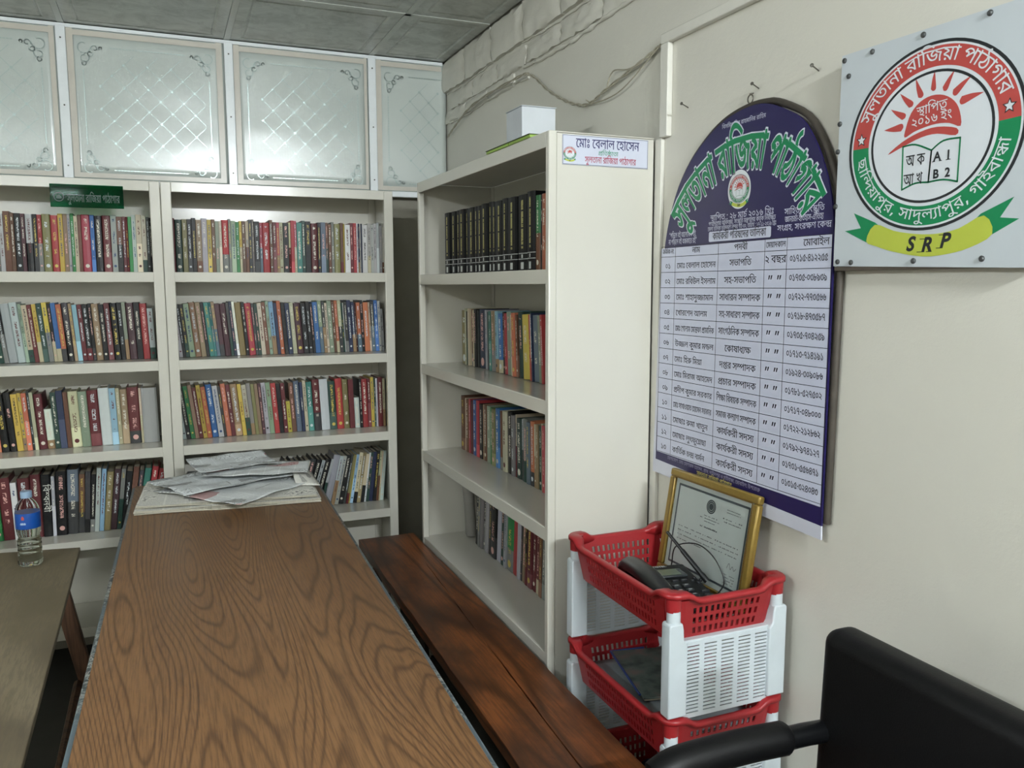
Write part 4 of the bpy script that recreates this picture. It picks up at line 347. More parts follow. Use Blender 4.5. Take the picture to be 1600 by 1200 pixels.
"০১৭৮১-৫২৭৫০২":[[41,0],[42,592],[48,1184],[49,1776],[42,2368],[79,2960],[46,3300],[43,3892],[48,4484],[46,5076],[41,5668],[43,6260],6852],
"০১৭১৭-০৪৮০০০":[[41,0],[42,592],[48,1184],[42,1776],[48,2368],[79,2960],[41,3300],[45,3892],[49,4484],[41,5076],[41,5668],[41,6260],6852],
"০১৭২২-২১২৮৬২":[[41,0],[42,592],[48,1184],[43,1776],[43,2368],[79,2960],[43,3300],[42,3892],[43,4484],[49,5076],[47,5668],[43,6260],6852],
"০১৭৯২-৯৭৪১২৭":[[41,0],[42,592],[48,1184],[50,1776],[43,2368],[79,2960],[50,3300],[48,3892],[45,4484],[42,5076],[43,5668],[48,6260],6852],
"০১৭৩১-৫৫৬৪৭১":[[41,0],[42,592],[48,1184],[44,1776],[42,2368],[79,2960],[46,3300],[46,3892],[47,4484],[45,5076],[48,5668],[42,6260],6852],
"০১৩১৫-৩২৪০৪৩":[[41,0],[42,592],[44,1184],[42,1776],[46,2368],[79,2960],[44,3300],[43,3892],[45,4484],[41,5076],[45,5668],[44,6260],6852],
"০১":[[41,0],[42,592],1184],
"০২":[[41,0],[43,592],1184],
"০৩":[[41,0],[44,592],1184],
"০৪":[[41,0],[45,592],1184],
"০৫":[[41,0],[46,592],1184],
"০৬":[[41,0],[47,592],1184],
"০৭":[[41,0],[48,592],1184],
"০৮":[[41,0],[49,592],1184],
"০৯":[[41,0],[50,592],1184],
"১০":[[42,0],[41,592],1184],
"১১":[[42,0],[42,592],1184],
"১২":[[42,0],[43,592],1184],
"১৩":[[42,0],[44,592],1184],
"প্রতিষ্ঠাতা":[[60,0],[33,755],[16,1021],[73,1728],[32,2432],[16,2698],[32,3405],3671],
"ছান্দিয়াপুর, সাদুল্যাপুর, গাইবান্ধা":[[12,0],[32,687],[33,953],[65,1219],[40,2115],[32,2741],[20,3007],[35,3723],[26,3723],[78,4319],[30,4842],[32,5524],[17,5790],[35,6393],[27,6393],[56,7124],[32,7379],[20,7645],[35,8361],[26,8361],[78,8957],[10,9480],[32,10136],[4,10402],[22,10932],[32,11528],[66,11794],[32,12568],12834],
"স্থাপিত":[[76,0],[32,721],[33,987],[20,1253],[16,1969],2676],
"২০১৬ ইং":[[43,0],[41,592],[42,1184],[47,1776],[4,2628],[0,3158],3596],
"অ ক":[[2,0],[8,1153],1960],
"আ খ":[[3,0],[9,1418],2114],
"বিশ্বনবী":[[33,0],[22,266],[55,862],[22,1390],[19,1986],[22,2590],[34,3186],3452],
"যোগাযোগ: মোঃ মোশারফ হোসেন, গ্রাম: দাউদপুর ও গাইবান্ধা, মোবাইল: উপরোক্ত":[[37,0],[25,346],[32,972],[10,1238],[32,1894],[37,2160],[25,2506],[32,3132],[10,3398],[80,4054],[37,4608],[24,4954],[32,5576],[1,5842],[37,6540],[24,6886],[32,7508],[28,7774],[32,8451],[26,8717],[21,9313],[37,10411],[31,10757],[32,11287],[37,11553],[30,11899],[19,12581],[78,13185],[59,13708],[32,14435],[24,14701],[80,15323],[17,15877],[32,16480],[5,16746],[17,17458],[20,18061],[35,18777],[26,18777],[7,19633],[10,20631],[32,21287],[4,21553],[22,22083],[32,22679],[66,22945],[32,23719],[78,23985],[37,24508],[24,24854],[32,25476],[22,25742],[32,26338],[4,26604],[27,27134],[80,27865],[5,28419],[20,29131],[37,29847],[26,30193],[32,30789],[61,31055],31985]}}
_gc = {}
def area(p): return .5*sum(p[i][0]*p[(i+1) % len(p)][1]-p[(i+1) % len(p)][0]*p[i][1] for i in range(len(p)))
def inside(q, p):
    c = False
    for i in range(len(p)):
        a, b = p[i], p[(i+1) % len(p)]
        if (a[1] > q[1]) != (b[1] > q[1]) and q[0] < (b[0]-a[0])*(q[1]-a[1])/(b[1]-a[1])+a[0]: c = not c
    return c
def tri(outer, holes):
    """triangles of a polygon with holes: (verts, faces)"""
    loops = [[Vector((x, y, 0)) for x, y in l] for l in [outer]+holes]
    fl = [p for l in loops for p in l]
    return [(p.x, p.y) for p in fl], [tuple(t) for t in tessellate_polygon(loops)]
def glyph(i, d=0):
    if (i, d) in _gc: return _gc[(i, d)]
    cs = []
    for a in FONT['g'][i]:
        x = y = 0; p = []
        for k in range(0, len(a), 2): x += a[k]; y += a[k+1]; p.append((x, y))
        cs.append(p)
    V = []; F = []; polys = list(cs); wide = d if d <= 12 else 0
    if d > 12:                           # heavier strokes: add a ribbon along every edge of the outline
        for c in cs:
            v, f = line(c, 2*d, True); polys += [[v[k] for k in q][::-1] for q in f]
    ys = {p[1] for c in cs for p in c}
    if d > 12: ys = {min(ys)-d+k*11.0 for k in range(int((max(ys)-min(ys)+2*d)/11)+2)}
    ys = sorted(ys)
    for y0, y1 in zip(ys, ys[1:]):       # slice into level bands; fill where the outlines wind round
        ym = (y0+y1)/2; cr = []
        for c in polys:
            for q in range(len(c)):
                a, b = c[q], c[(q+1) % len(c)]
                if (a[1] > ym) != (b[1] > ym):
                    g = (b[0]-a[0])/(b[1]-a[1]); e = 1 if not wide else 1
                    if d > 12: g = max(-1.0, min(1.0, g)); x = a[0]+(b[0]-a[0])/(b[1]-a[1])*(ym-a[1]); cr.append((x, x+g*(y0-ym), x+g*(y1-ym), 1 if b[1] > a[1] else -1))
                    else: cr.append((a[0]+g*(ym-a[1]), a[0]+g*(y0-a[1]), a[0]+g*(y1-a[1]), 1 if b[1] > a[1] else -1))
        cr.sort(); wn = 0; st_ = None
        for p in cr:
            if wn == 0: st_ = p
            wn += p[3]
            if wn == 0 and p[0]-st_[0] > .01:
                k = len(V); V += [(st_[1]-wide, y0), (p[1]+wide, y0), (p[2]+wide, y1), (st_[2]-wide, y1)]; F.append((k, k+1, k+2, k+3))
    _gc[(i, d)] = (V, F); return V, F
def words(s, size, u=0, v=0, align='c', d=0, ang=0.0, width=None, warp=None):
    """flat lettering: size = metres per em; returns (verts2d, faces)"""
    r = FONT['r'][s]; W = r[-1]; k = size/1000; kx = k if width is None else width/W
    V = []; F = []; o = {'c': W/2, 'l': 0, 'r': W}[align]
    for gn, (gi, x) in enumerate(r[:-1]):
        gv, gf = glyph(gi, d); n = len(V); zz = (gn % 3)*.00005
        for a, b in gv:
            if warp: V.append(tuple(warp((a+x)/W, b/622.0))+(zz,))
            else:
                p = ((a+x-o)*kx, (b-300)*k); V.append((u+p[0]*cos(ang)-p[1]*sin(ang), v+p[0]*sin(ang)+p[1]*cos(ang), zz))
        F += [tuple(n+j for j in t) for t in gf]
    return V, F
def latin(s, size, u, v, shear=0.0, d=0.0, serif=False):
    cu = bpy.data.curves.new('t', 'FONT'); cu.body = s; cu.size = size; cu.align_x = 'CENTER'; cu.align_y = 'CENTER'; cu.offset = d; cu.shear = shear; cu.resolution_u = 4
    o = bpy.data.objects.new('t', cu); C.objects.link(o)
    me = bpy.data.meshes.new_from_object(o.evaluated_get(bpy.context.evaluated_depsgraph_get()))
    V = [(p.co.x+u, p.co.y+v) for p in me.vertices]; F = [tuple(p.vertices) for p in me.polygons]
    bpy.data.objects.remove(o); bpy.data.meshes.remove(me); bpy.data.curves.remove(cu)
    return V, F
def ell(cx, cy, rx, ry, n=72, a0=0.0, a1=2*pi, close=False):
    return [(cx+rx*cos(a0+(a1-a0)*i/n), cy+ry*sin(a0+(a1-a0)*i/n)) for i in range(n if not close else n+1)]
def band(cx, cy, r0, r1, ax, ay, a0=0.0, a1=2*pi, n=72):
    V = []; 
    for i in range(n+1):
        a = a0+(a1-a0)*i/n; V += [(cx+ax*r0*cos(a), cy+ay*r0*sin(a)), (cx+ax*r1*cos(a), cy+ay*r1*sin(a))]
    return V, [(2*i, 2*i+1, 2*i+3, 2*i+2) for i in range(n)]
def poly(p, holes=()): return tri(list(p), [list(h) for h in holes])
def line(pts, w, closed=False):
    V = []; F = []; n = len(pts)
    for i in range(n if closed else n-1):
        a = Vector(pts[i]); b = Vector(pts[(i+1) % n]); d = (b-a)
        if d.length < 1e-7: continue
        d.normalize(); q = Vector((-d.y, d.x))*w/2; e = d*w/3; k = len(V)
        V += [tuple(a-e-q), tuple(b+e-q), tuple(b+e+q), tuple(a-e+q)]; F.append((k, k+1, k+2, k+3))
    return V, F
def xform(g, f): return [f(p) for p in g[0]], g[1]
def flat(mb, g, fn, lay):
    mb.add([fn(p[0], p[1], lay+(p[2] if len(p) > 2 else 0)) for p in g[0]], g[1])
XW = 1.2
def on_wall(x0):                      # u runs to the viewer's right (-Y), v up, w out of the wall
    return lambda u, v, w: (x0-w, -u, v)
# ---------------------------------------------------------------- room shell
CEIL = 2.425; YB = 3.66; XL = -2.7; YR = -3.0
mb = MB().box(XL-.1, XW+.1, YR-.1, YB+.1, -.1, 0); struct(mb.build('floor', plain('cement_floor', '4a4943', .75, var=.25, scale=4, bump=.3)))
mb = MB().box(XL-.1, XW+.1, YR-.1, YB+.1, 2.60, 2.7); struct(mb.build('ceiling_slab', plain('slab', '55534e', .8))); 
struct(MB().box(XL-.1, XL, YR, YB, 0, 2.6).build('wall_left', WALL))
struct(MB().box(XL, XW, YR-.1, YR, 0, 2.6).build('wall_rear', WALL))
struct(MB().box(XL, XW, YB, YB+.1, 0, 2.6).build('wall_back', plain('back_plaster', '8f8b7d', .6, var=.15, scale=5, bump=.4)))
wr = struct(MB().box(XW, XW+.12, YR, YB, 0, 2.6).build('wall_right', WALL))
# the rough upper part of the right wall: painted-over brick courses, joints recessed
random.seed(5)
def brick_mesh(L, H, D, seed):
    rnd = random.Random(seed); mb = MB(); nu, nv = 10, 5
    def bump(u, v):
        e = min(u, 1-u, v*H/L*2, (1-v)*H/L*2); e = max(0, min(1, e/.09))
        return D*(.6+.4*sqrt(e)) + ph[int(u*nu+.5)][int(v*nv+.5)]
    ph = [[rnd.uniform(-.005, .005) for _ in range(nv+1)] for _ in range(nu+1)]
    mb.grid(lambda u, v: (-bump(u, v), -u*L, v*H+(rnd.uniform(-.003, .003) if 0 < u < 1 else 0)), nu, nv)
    k = len(mb.v); ring = [i for i in range(nu+1)]+[(j+1)*(nu+1)-1+0 for j in range(1, nv+1)]+[nv*(nu+1)+i for i in range(nu-1, -1, -1)]+[j*(nu+1) for j in range(nv-1, 0, -1)]
    vs = [mb.v[i] for i in ring]; mb.v += [(0.012, p[1], p[2]) for p in vs]; n = len(ring)
    for i in range(n): mb.f.append((ring[i], k+i, k+(i+1) % n, ring[(i+1) % n])); mb.mi.append(0)
    return mb.mesh('brick', WALL, smooth=60)
def course(z0, H, D, L, y0, y1, off, nvar=4):
    ms = [brick_mesh(L-.008, H, D, 10*z0+i) for i in range(nvar)]; y = y1+off; i = 0
    while y-L > y0:
        o = bpy.data.objects.new('brick', ms[i % nvar]); C.objects.link(o); o.parent = wr; o.location = (XW, y, z0); y -= L; i += 1
course(2.292, .125, .026, .30, .5, 3.62, 0)
course(2.212, .062, .012, .27, .5, 3.62, -.10)
course(2.160, .045, .013, .26, 2.66, 3.6, 0.0)
# lumpy mortar ridges
for z, ya, yb, r in ((2.288, .5, 3.6, .003), (2.204, .5, 2.76, .007), (2.163, 2.70, 3.6, .004)):
    rnd = random.Random(int(z*1000)); pts = []; y = ya
    while y < yb: pts.append((XW-.004, y, z+rnd.uniform(-.003, .003)+(.007*sin(y*7)))); y += .022
    struct(MB().tube(pts, [r*rnd.uniform(.45, 1.25) for _ in pts], 7).build('trim_1', WALL, smooth=60)).parent = wr
# suspended ceiling of printed plastic tiles
def ceilmat():
    t = NT('ceiling_print'); co_ = t.coord('World', (9, 9, 9)); n = t.n('TexNoise', i_Vector=co_, i_Scale=1.3, i_Detail=7.0, i_Roughness=.7, i_Distortion=.8)
    c = t.ramp(n, [(.36, lin('969a93')), (.5, lin('b0b4ae')), (.66, lin('c2c6bf'))])
    t.set(Base_Color=c, Roughness=.32, Specular_IOR_Level=.6); return t.m
CEILM = ceilmat(); SEAM = plain('ceiling_seam', 'bfc3bc', .3); 
cl = struct(MB().box(XL, XW-.012, YR, YB, CEIL+.012, CEIL+.03).build('ceiling', plain('ceiling_back', '4c4e4b', .5)))
S = .582; mt = MB()
def ct(mb, sx, s):   # tile: raised rim with a shallow sunk field
    a = .012; b = .05
    P = [(a, CEIL+.012), (a, CEIL), (b, CEIL), (b+.008, CEIL+.004), (b+.014, CEIL)]
    r = []
    for q, z in P: r.append([(q, q, z), (sx-q, q, z), (sx-q, s-q, z), (q, s-q, z)])
    for i in range(len(r)-1): mb.add(r[i]+r[i+1], [(k, (k+1) % 4, 4+(k+1) % 4, 4+k) for k in range(4)])
    mb.add(r[-1], [(0, 1, 2, 3)]); return mb.mesh('ceiling_tile', CEILM)
tms = [ct(MB(), XW-.004-.865, S), ct(MB(), S, S)]
for i in range(-1, 6):
    for j in range(12):
        x = .865-S*i if i >= 0 else .865; y = 3.61-S*(j+1)
        if i >= 0: x -= S
        if x < XL: continue
        o = bpy.data.objects.new('ceiling_tile', tms[0 if i < 0 else 1]); C.objects.link(o); o.parent = cl; o.location = (x, y, 0)
for i in range(5): struct(MB().box(.865-S*i-.011, .865-S*i+.011, YR, YB-.05, CEIL-.002, CEIL+.011).build('trim_2', SEAM, cl))
for j in range(11): struct(MB().box(XL, XW-.02, 3.61-S*(j+1)-.010, 3.61-S*(j+1)+.010, CEIL-.002, CEIL+.011).build('trim_2', SEAM, cl))
# partition of printed plastic sheets above the bookcases
def sheetmat():
    t = NT('printed_sheet'); co_ = t.coord('World', (1, 1, 1))
    wv = t.n('TexWave', i_Vector=co_, i_Scale=72.0, wave_type='BANDS', bands_direction='X')
    b = t.n('Bump', i_Strength=.12, i_Distance=.0006, i_Height=wv)
    b2 = t.n('Bump', i_Strength=.5, i_Distance=.012, i_Height=t.n('TexNoise', i_Vector=t.coord('World', (2.2, 2.2, 5)), i_Scale=1.0, i_Detail=1.0), i_Normal=b)
    n = t.n('TexNoise', i_Vector=co_, i_Scale=3.0, i_Detail=3.0)
    t.set(Base_Color=t.mix(n, lin('b9c2bc'), lin('c8cfca')), Roughness=.24, Normal=b2, Specular_IOR_Level=.7, Coat_Weight=.3, Coat_Roughness=.08)
    return t.m
SHEET = sheetmat(); FOIL = plain('silver_foil_print', 'a9b8b4', .30, metal=.72, var=.05); BEIGE = plain('sheet_border', 'cbc6ba', .3)
ALU = plain('white_profile', 'eef3f5', .22, var=.05)
YP = 3.605; PZ0, PZ1 = 1.846, 2.418
part = struct(MB().box(XL, XW-.004, YP+.012, YP+.03, PZ0, PZ1).build('wall_partition', SHEET))
def scroll(cx, cz, s, fx, fz):
    out = []
    for (a, b, r, t0, t1) in ((.0, .0, .40, 0, 5.2), (.62, .04, .26, 2.6, 8.6), (.04, .62, .26, -1.0, 5.0), (.36, .36, .17, 0, 6.2), (.95, .0, .13, 2.0, 7.0), (.0, .95, .13, -1.4, 3.8)):
        pts = [(cx+fx*s*(a+r*(1-.08*t)*cos(t)), cz+fz*s*(b+r*(1-.08*t)*sin(t))) for t in [t0+(t1-t0)*i/16 for i in range(17)]]
        out.append(line(pts, .0028))
    return out
posts = [-.302-S, -.302, .288, .865]
edges = posts+[XW-.006]
edges = [-1.466]+edges
for i in range(len(edges)-1):
    x0, x1 = edges[i]+.014, edges[i+1]-.014
    if i == len(edges)-2: x1 = edges[i+1]
    p = MB().grid(lambda u, v: (x0+(x1-x0)*u, YP-.0035*sin(pi*u)*sin(pi*v)-(.012*max(0, u-.8)*5*(v-.3) if i == len(edges)-2 and v > .3 else 0), PZ0+.012+(PZ1-PZ0-.016)*v), 14, 10).build('panel', SHEET, part, smooth=80, solid=.004)
    W_ = .555; f = MB(); M_ = lambda a, b, l: (a, YP-.0075-.0002*l, b)
    cxm = x0+.277; ins = .055
    xa, xb = x0+ins, min(x0+W_-ins, XW+9); za, zb = PZ0+.05, PZ1-.07
    clipx = x1-.008
    def cg(g):                         # keep only what lies on this sheet
        V, F = g; F = [q for q in F if all(V[k][0] < clipx for k in q)]; return V, F
    st = .0835; zc = (za+zb)/2
    for k in range(-9, 10):
        for m in range(-9, 10):
            px, pz = cxm+(k+m)*st/2*1.0, zc+(k-m)*st/2
            if not (xa+.03 < px < xb-.03 and za+.03 < pz < zb-.03): continue
            if abs(px-cxm)/.22+abs(pz-zc)/.23 > 1.32: continue
            h = .0060; flat(f, cg(([(px-h, pz), (px, pz-h), (px+h, pz), (px, pz+h)], [(0, 1, 2, 3)])), M_, 1)
            for dx, dz in ((.5, .5), (.5, -.5)):
                a, b = px+dx*st*.1, pz+dz*st*.1; c, d = px+dx*st*.9, pz+dz*st*.9
                if xa < c < xb and za < d < zb: flat(f, cg(line([(a, b), (c, d)], .0020)), M_, 1)
    rectp = [(xa, za), (xb, za), (xb, zb), (xa, zb)]
    for q in range(4):
        a, b = rectp[q], rectp[(q+1) % 4]; L = sqrt((a[0]-b[0])**2+(a[1]-b[1])**2); n = int(L/.011)
        for k in range(8, n-8):
            t0, t1 = k/n, (k+.6)/n
            flat(f, cg(line([(a[0]+(b[0]-a[0])*t0, a[1]+(b[1]-a[1])*t0), (a[0]+(b[0]-a[0])*t1, a[1]+(b[1]-a[1])*t1)], .0035)), M_, 1)
    for q, (fx, fz) in zip(rectp, ((1, 1), (-1, 1), (-1, -1), (1, -1))):
        for g in scroll(q[0]+fx*.004, q[1]+fz*.004, .062, fx, fz): flat(f, cg(g), M_, 1)
    f.build('foil_pattern', FOIL, p)
    g = MB()
    for a, b, c, d in ((x0+.004, x0+.026, PZ0+.02, PZ1-.01), (x0+W_-.026, x0+W_-.004, PZ0+.02, PZ1-.01), (x0+.026, x0+W_-.026, PZ1-.034, PZ1-.014), (x0+.026, x0+W_-.026, PZ0+.02, PZ0+.038)):
        b = min(b, clipx)
        if a < b: g.add([M_(a, c, 0), M_(b, c, 0), M_(b, d, 0), M_(a, d, 0)], [(0, 1, 2, 3)])
    g.build('printed_border', BEIGE, p)
for x in posts:
    struct(MB().box(x-.017, x+.017, YP-.014, YP-.006, PZ0, PZ1-.004).build('trim_3', ALU, part, bevel=.003))
    for z in (PZ0+.06, PZ0+.28, PZ1-.05): MB().lathe([(.003, 0), (.003, .002)], M=Matrix.Translation((x, YP-.016, z)) @ Matrix.Rotation(pi/2, 4, 'X')).build('screw', plain('dark_steel', '55554f', .4, metal=.7), part)
struct(MB().box(XL, XW-.005, YP-.014, YP+.01, PZ0-.008, PZ0+.016).build('trim_3', ALU, part, bevel=.002))
struct(MB().box(XL, XW-.02, YP-.012, YP+.01, PZ1-.010, PZ1+.004).build('trim_3', ALU, part, bevel=.002))
# cable ducts on the right wall
DU = plain('duct_plastic', 'dcdad0', .35, var=.05)
du = thing('cable_duct', 'off-white plastic cable duct running level along the wall above the blue board', 'duct', (XW, .6, 2.05))
dv_ = thing('cable_duct', 'off-white plastic cable duct running down the wall between the side bookcase and the blue board', 'duct', (XW, 1.84, 0))
MB().box(XW-.016, XW-.0002, -.6, 1.856, 2.053, 2.078).build('horizontal_channel', DU, du, bevel=.002)
MB().box(XW-.016, XW-.0002, 1.822, 1.856, 1.826, 2.053).build('upper_channel', DU, dv_, bevel=.002)
MB().box(XW-.011, XW-.0002, 1.852, 1.882, .02, 1.826).build('lower_channel', DU, dv_, bevel=.002)
# loose twisted wires
wire = plain('painted_wire', 'a8a28f', .5)
pw = spl([(1.19, 1.86, 2.056), (1.185, 1.95, 2.035), (1.186, 2.134, 2.005), (1.186, 2.25, 1.985), (1.187, 2.375, 2.016), (1.187, 2.52, 2.08), (1.187, 2.66, 2.16), (1.175, 2.75, 2.172), (1.17, 3.167, 2.166), (1.18, 3.42, 2.13), (1.188, 3.56, 2.10)], 10)
def tw(ph, r=.0035): return [p+Vector((0, sin(i*.9+ph)*r*.6, cos(i*.9+ph)*r)) for i, p in enumerate(pw)]
wi = thing('wire', 'thin twisted wires painted over, drooping from the duct along the upper wall', 'wire', (1.19, 1.86, 2.05))
for ph in (0, pi): MB().tube(tw(ph), .0024, 6).build('strand', wire, wi, smooth=60)
MB().tube(spl([(1.188, 1.87, 2.05), (1.184, 2.0, 2.03), (1.186, 2.1, 2.045), (1.187, 2.14, 2.0)], 6), .002, 6).build('strand', wire, wi, smooth=60)
MB().tube(spl([(1.188, 1.875, 2.05), (1.185, 2.05, 1.985), (1.186, 2.2, 1.98), (1.187, 2.26, 2.0)], 6), .0018, 6).build('strand', wire, wi, smooth=60)
# main lamp behind and above the camera, plus two added fill tubes
def tube_lamp(loc, L, ang, E, label):
    root = thing('tube_lamp', label, 'lamp', loc); M = Matrix.Translation(loc) @ Matrix.Rotation(ang, 4, 'Z')
    MB().box(-L/2, L/2, -.011, .011, .016, .045, M).build('batten', plain('lamp_batten', 'd8d8d8', .4), root, bevel=.003)
    m = bpy.data.materials.new('lamp_light'); m.use_nodes = True; b = m.node_tree.nodes['Principled BSDF']
    b.inputs['Emission Color'].default_value = lin('f4fbff'); b.inputs['Emission Strength'].default_value = E
    MB().tube([M @ Vector((-L/2+.02, 0, -.006)), M @ Vector((L/2-.02, 0, -.006))], .014, 12).build('glass_tube', m, root)
    for s in (-1, 1): MB().box(s*L/2-.012, s*L/2+.012, -.016, .016, -.02, .02, M).build('end_cap', plain('lamp_batten', 'd8d8d8', .4), root)
    MB().tube([M @ Vector((0, 0, .04)), M @ Vector((0, 0, CEIL-loc[2]))], .004, 6).build('hanger', plain('dark_steel', '55554f', .4, metal=.7), root)
tube_lamp((.66, -1.25, 2.33), .60, 0.0, LAMP_E, 'white tube lamp under the ceiling behind the near end of the long table')
tube_lamp((-1.2, -2.3, 2.32), 1.1, 0.1, FILL_REAR_E, 'added fill light, a long white tube under the ceiling at the rear of the room')  # unseen fill light, added to soften the main lamp from the rear
tube_lamp((-1.7, .7, 2.32), 1.1, 1.5, FILL_LEFT_E, 'added fill light, a white tube under the ceiling along the left side')  # unseen fill light, added to raise the ambient level from the left
# ---------------------------------------------------------------- bookcases
def bookcase(name, label, cat, org, rot, W, zs, D=.29, H=1.83, uw=.036, lip=.036, zi=1.794, legs=True, solid_side=False, zlow=None):
    """local frame: x along the front, y into the case, z up; front face at y = 0"""
    root = thing(name, label, cat, org, 'steel bookcases', rot); M = root.matrix_world
    def P(nm, boxes, bev=.002, lab=None):
        m = MB()
        for b in boxes: m.box(*b)
        o = m.build(nm, ENAMEL, root, local=True, bevel=bev)
        if lab: o['label'] = lab
        return o
    t = .002
    P('top_panel', [(0, W, .001, D, H-.004, H-.001)], .001)
    P('top_rail', [(uw, W-uw, 0, .004, zi, H)])
    for x in (0, W-uw): P('upright', [(x, x+uw, 0, .022, 0.0, H)], .003)
    for x in (.001, W-.004): P('side_panel', [(x, x+.003, .022, D, .0 if solid_side else zs[-1]-.03, H-.005)], .001)
    for x in (.004, W-.034): P('rear_post', [(x, x+.03, D-.008, D-.005, 0, H-.006)], .001)
    P('back_panel', [(.004, W-.004, D-.004, D-.002, zs[-1]-.02, H-.006)], 0)
    for z in zs:
        P('shelf', [(.005, W-.005, .005, D-.006, z-.004, z), (uw-.002, W-uw+.002, 0.001, .005, z-lip, z+.0005), (.008, W-.008, D-.010, D-.007, z-.03, z-.004)], .0015)
    return root
ZS = (1.505, 1.180, .857, .533, .203)
YBF = 3.311
bc_mid = bookcase('bookcase', 'open white steel bookcase in the middle, standing against the back wall', 'bookcase', (.0113, YBF, 0), 0.0, .859, ZS)
bc_left = bookcase('bookcase', 'white steel bookcase on the left, with a green plaque under its top', 'bookcase', (-.850, YBF, 0), 0.0, .860, ZS)
ZU = (1.4936, 1.162, .830, .491, .15)
bc_side = bookcase('bookcase', 'white steel bookcase along the right wall with a name sticker on its closed side', 'bookcase', (.8864, 3.019, 0), -pi/2, 1.14, ZU, D=.298, uw=.021, zi=1.792, solid_side=True)
# ---------------------------------------------------------------- books
def attr(t, name): return t.n('Attribute', attribute_type='OBJECT', attribute_name=name)
def bookmat():
    t = NT('book_cover'); g = t.n('TexCoord'); s = t.n('SeparateXYZ', i_0=(g, 'Generated'))
    X, Y, Z = (s, 0), (s, 1), (s, 2)
    oi = t.n('ObjectInfo'); col = (oi, 'Color')
    b = attr(t, 'band'); bz = t.math('LESS_THAN', Z, (b, 'Fac'))
    c = t.mix(bz, col, (attr(t, 'band_colour'), 'Color'))
    sd = (attr(t, 'seed'), 'Fac'); asp = (attr(t, 'aspect'), 'Fac')
    v = t.n('CombineXYZ', i_0=t.math('MULTIPLY', X, 5.0), i_1=sd, i_2=t.math('MULTIPLY', Z, 62.0))
    nz = t.n('TexNoise', i_Vector=v, i_Scale=1.0, i_Detail=2.0, i_Roughness=.7)
    n2 = t.n('TexNoise', i_Vector=t.n('CombineXYZ', i_0=sd, i_1=sd, i_2=t.math('MULTIPLY', Z, 5.0)), i_Scale=1.0, i_Detail=1.0)
    front = t.math('LESS_THAN', Y, .04)
    dx = t.math('ABSOLUTE', t.math('SUBTRACT', X, .5))
    zmask = t.math('MULTIPLY', t.math('GREATER_THAN', Z, .27), t.math('LESS_THAN', Z, .93))
    m = t.math('MULTIPLY', t.math('LESS_THAN', dx, .17), t.math('GREATER_THAN', nz, .50))
    m = t.math('MULTIPLY', m, zmask); m = t.math('MULTIPLY', m, t.math('GREATER_THAN', n2, .44))
    dz = t.math('MULTIPLY', t.math('SUBTRACT', Z, .11), asp)
    r = t.math('SQRT', t.math('ADD', t.math('MULTIPLY', dx, dx), t.math('MULTIPLY', dz, dz)))
    m = t.math('MAXIMUM', m, t.math('MULTIPLY', t.math('LESS_THAN', r, .24), t.math('GREATER_THAN', t.math('FRACT', t.math('MULTIPLY', sd, 7.3)), .4))); m = t.math('MULTIPLY', m, front)
    m = t.math('MULTIPLY', m, (attr(t, 'printed'), 'Fac'))
    c = t.mix(m, c, (attr(t, 'ink'), 'Color'))
    w_ = t.n('TexNoise', i_Vector=t.coord('World'), i_Scale=60.0, i_Detail=4.0)
    c = t.mix(t.math('MULTIPLY', t.math('SUBTRACT', w_, .35), .12), c, lin('8a8478'))
    t.set(Base_Color=c, Roughness=.42, Specular_IOR_Level=.3); return t.m
BOOKM = bookmat(); PAGES = plain('page_edges', 'b7ae98', .8, var=.12, scale=160)
def volmat():                           # black volumes: gilt title, ruled box, white number
    t = NT('black_volume_cover'); g = t.n('TexCoord'); s = t.n('SeparateXYZ', i_0=(g, 'Generated')); X, Y, Z = (s, 0), (s, 1), (s, 2)
    sd = (attr(t, 'seed'), 'Fac'); dx = t.math('ABSOLUTE', t.math('SUBTRACT', X, .5)); front = t.math('LESS_THAN', Y, .04)
    def zb(a, b): return t.math('MULTIPLY', t.math('GREATER_THAN', Z, a), t.math('LESS_THAN', Z, b))
    nz = t.n('TexNoise', i_Vector=t.n('CombineXYZ', i_0=t.math('MULTIPLY', X, 6.0), i_1=sd, i_2=t.math('MULTIPLY', Z, 70.0)), i_Scale=1.0, i_Detail=2.0)
    gap = t.math('GREATER_THAN', t.math('ABSOLUTE', t.math('SUBTRACT', t.math('FRACT', t.math('MULTIPLY', Z, 4.4)), .5)), .05)
    m1 = t.math('MULTIPLY', t.math('MULTIPLY', t.math('LESS_THAN', dx, .09), t.math('GREATER_THAN', nz, .36)), t.math('MULTIPLY', zb(.30, .93), gap))
    m2 = t.math('ADD', zb(.232, .240), zb(.158, .166)); m2 = t.math('MAXIMUM', m2, t.math('MULTIPLY', zb(.175, .222), t.math('LESS_THAN', dx, .07)))
    m3 = t.math('MULTIPLY', zb(.03, .12), t.math('LESS_THAN', dx, .14))
    c = t.mix(t.math('MULTIPLY', m1, front), lin('0f1012'), lin('a9a268')); c = t.mix(t.math('MULTIPLY', t.math('MAXIMUM', m2, m3), front), c, lin('c9ccc8'))
    t.set(Base_Color=c, Roughness=.45, Specular_IOR_Level=.25); return t.m
VOLM = volmat()
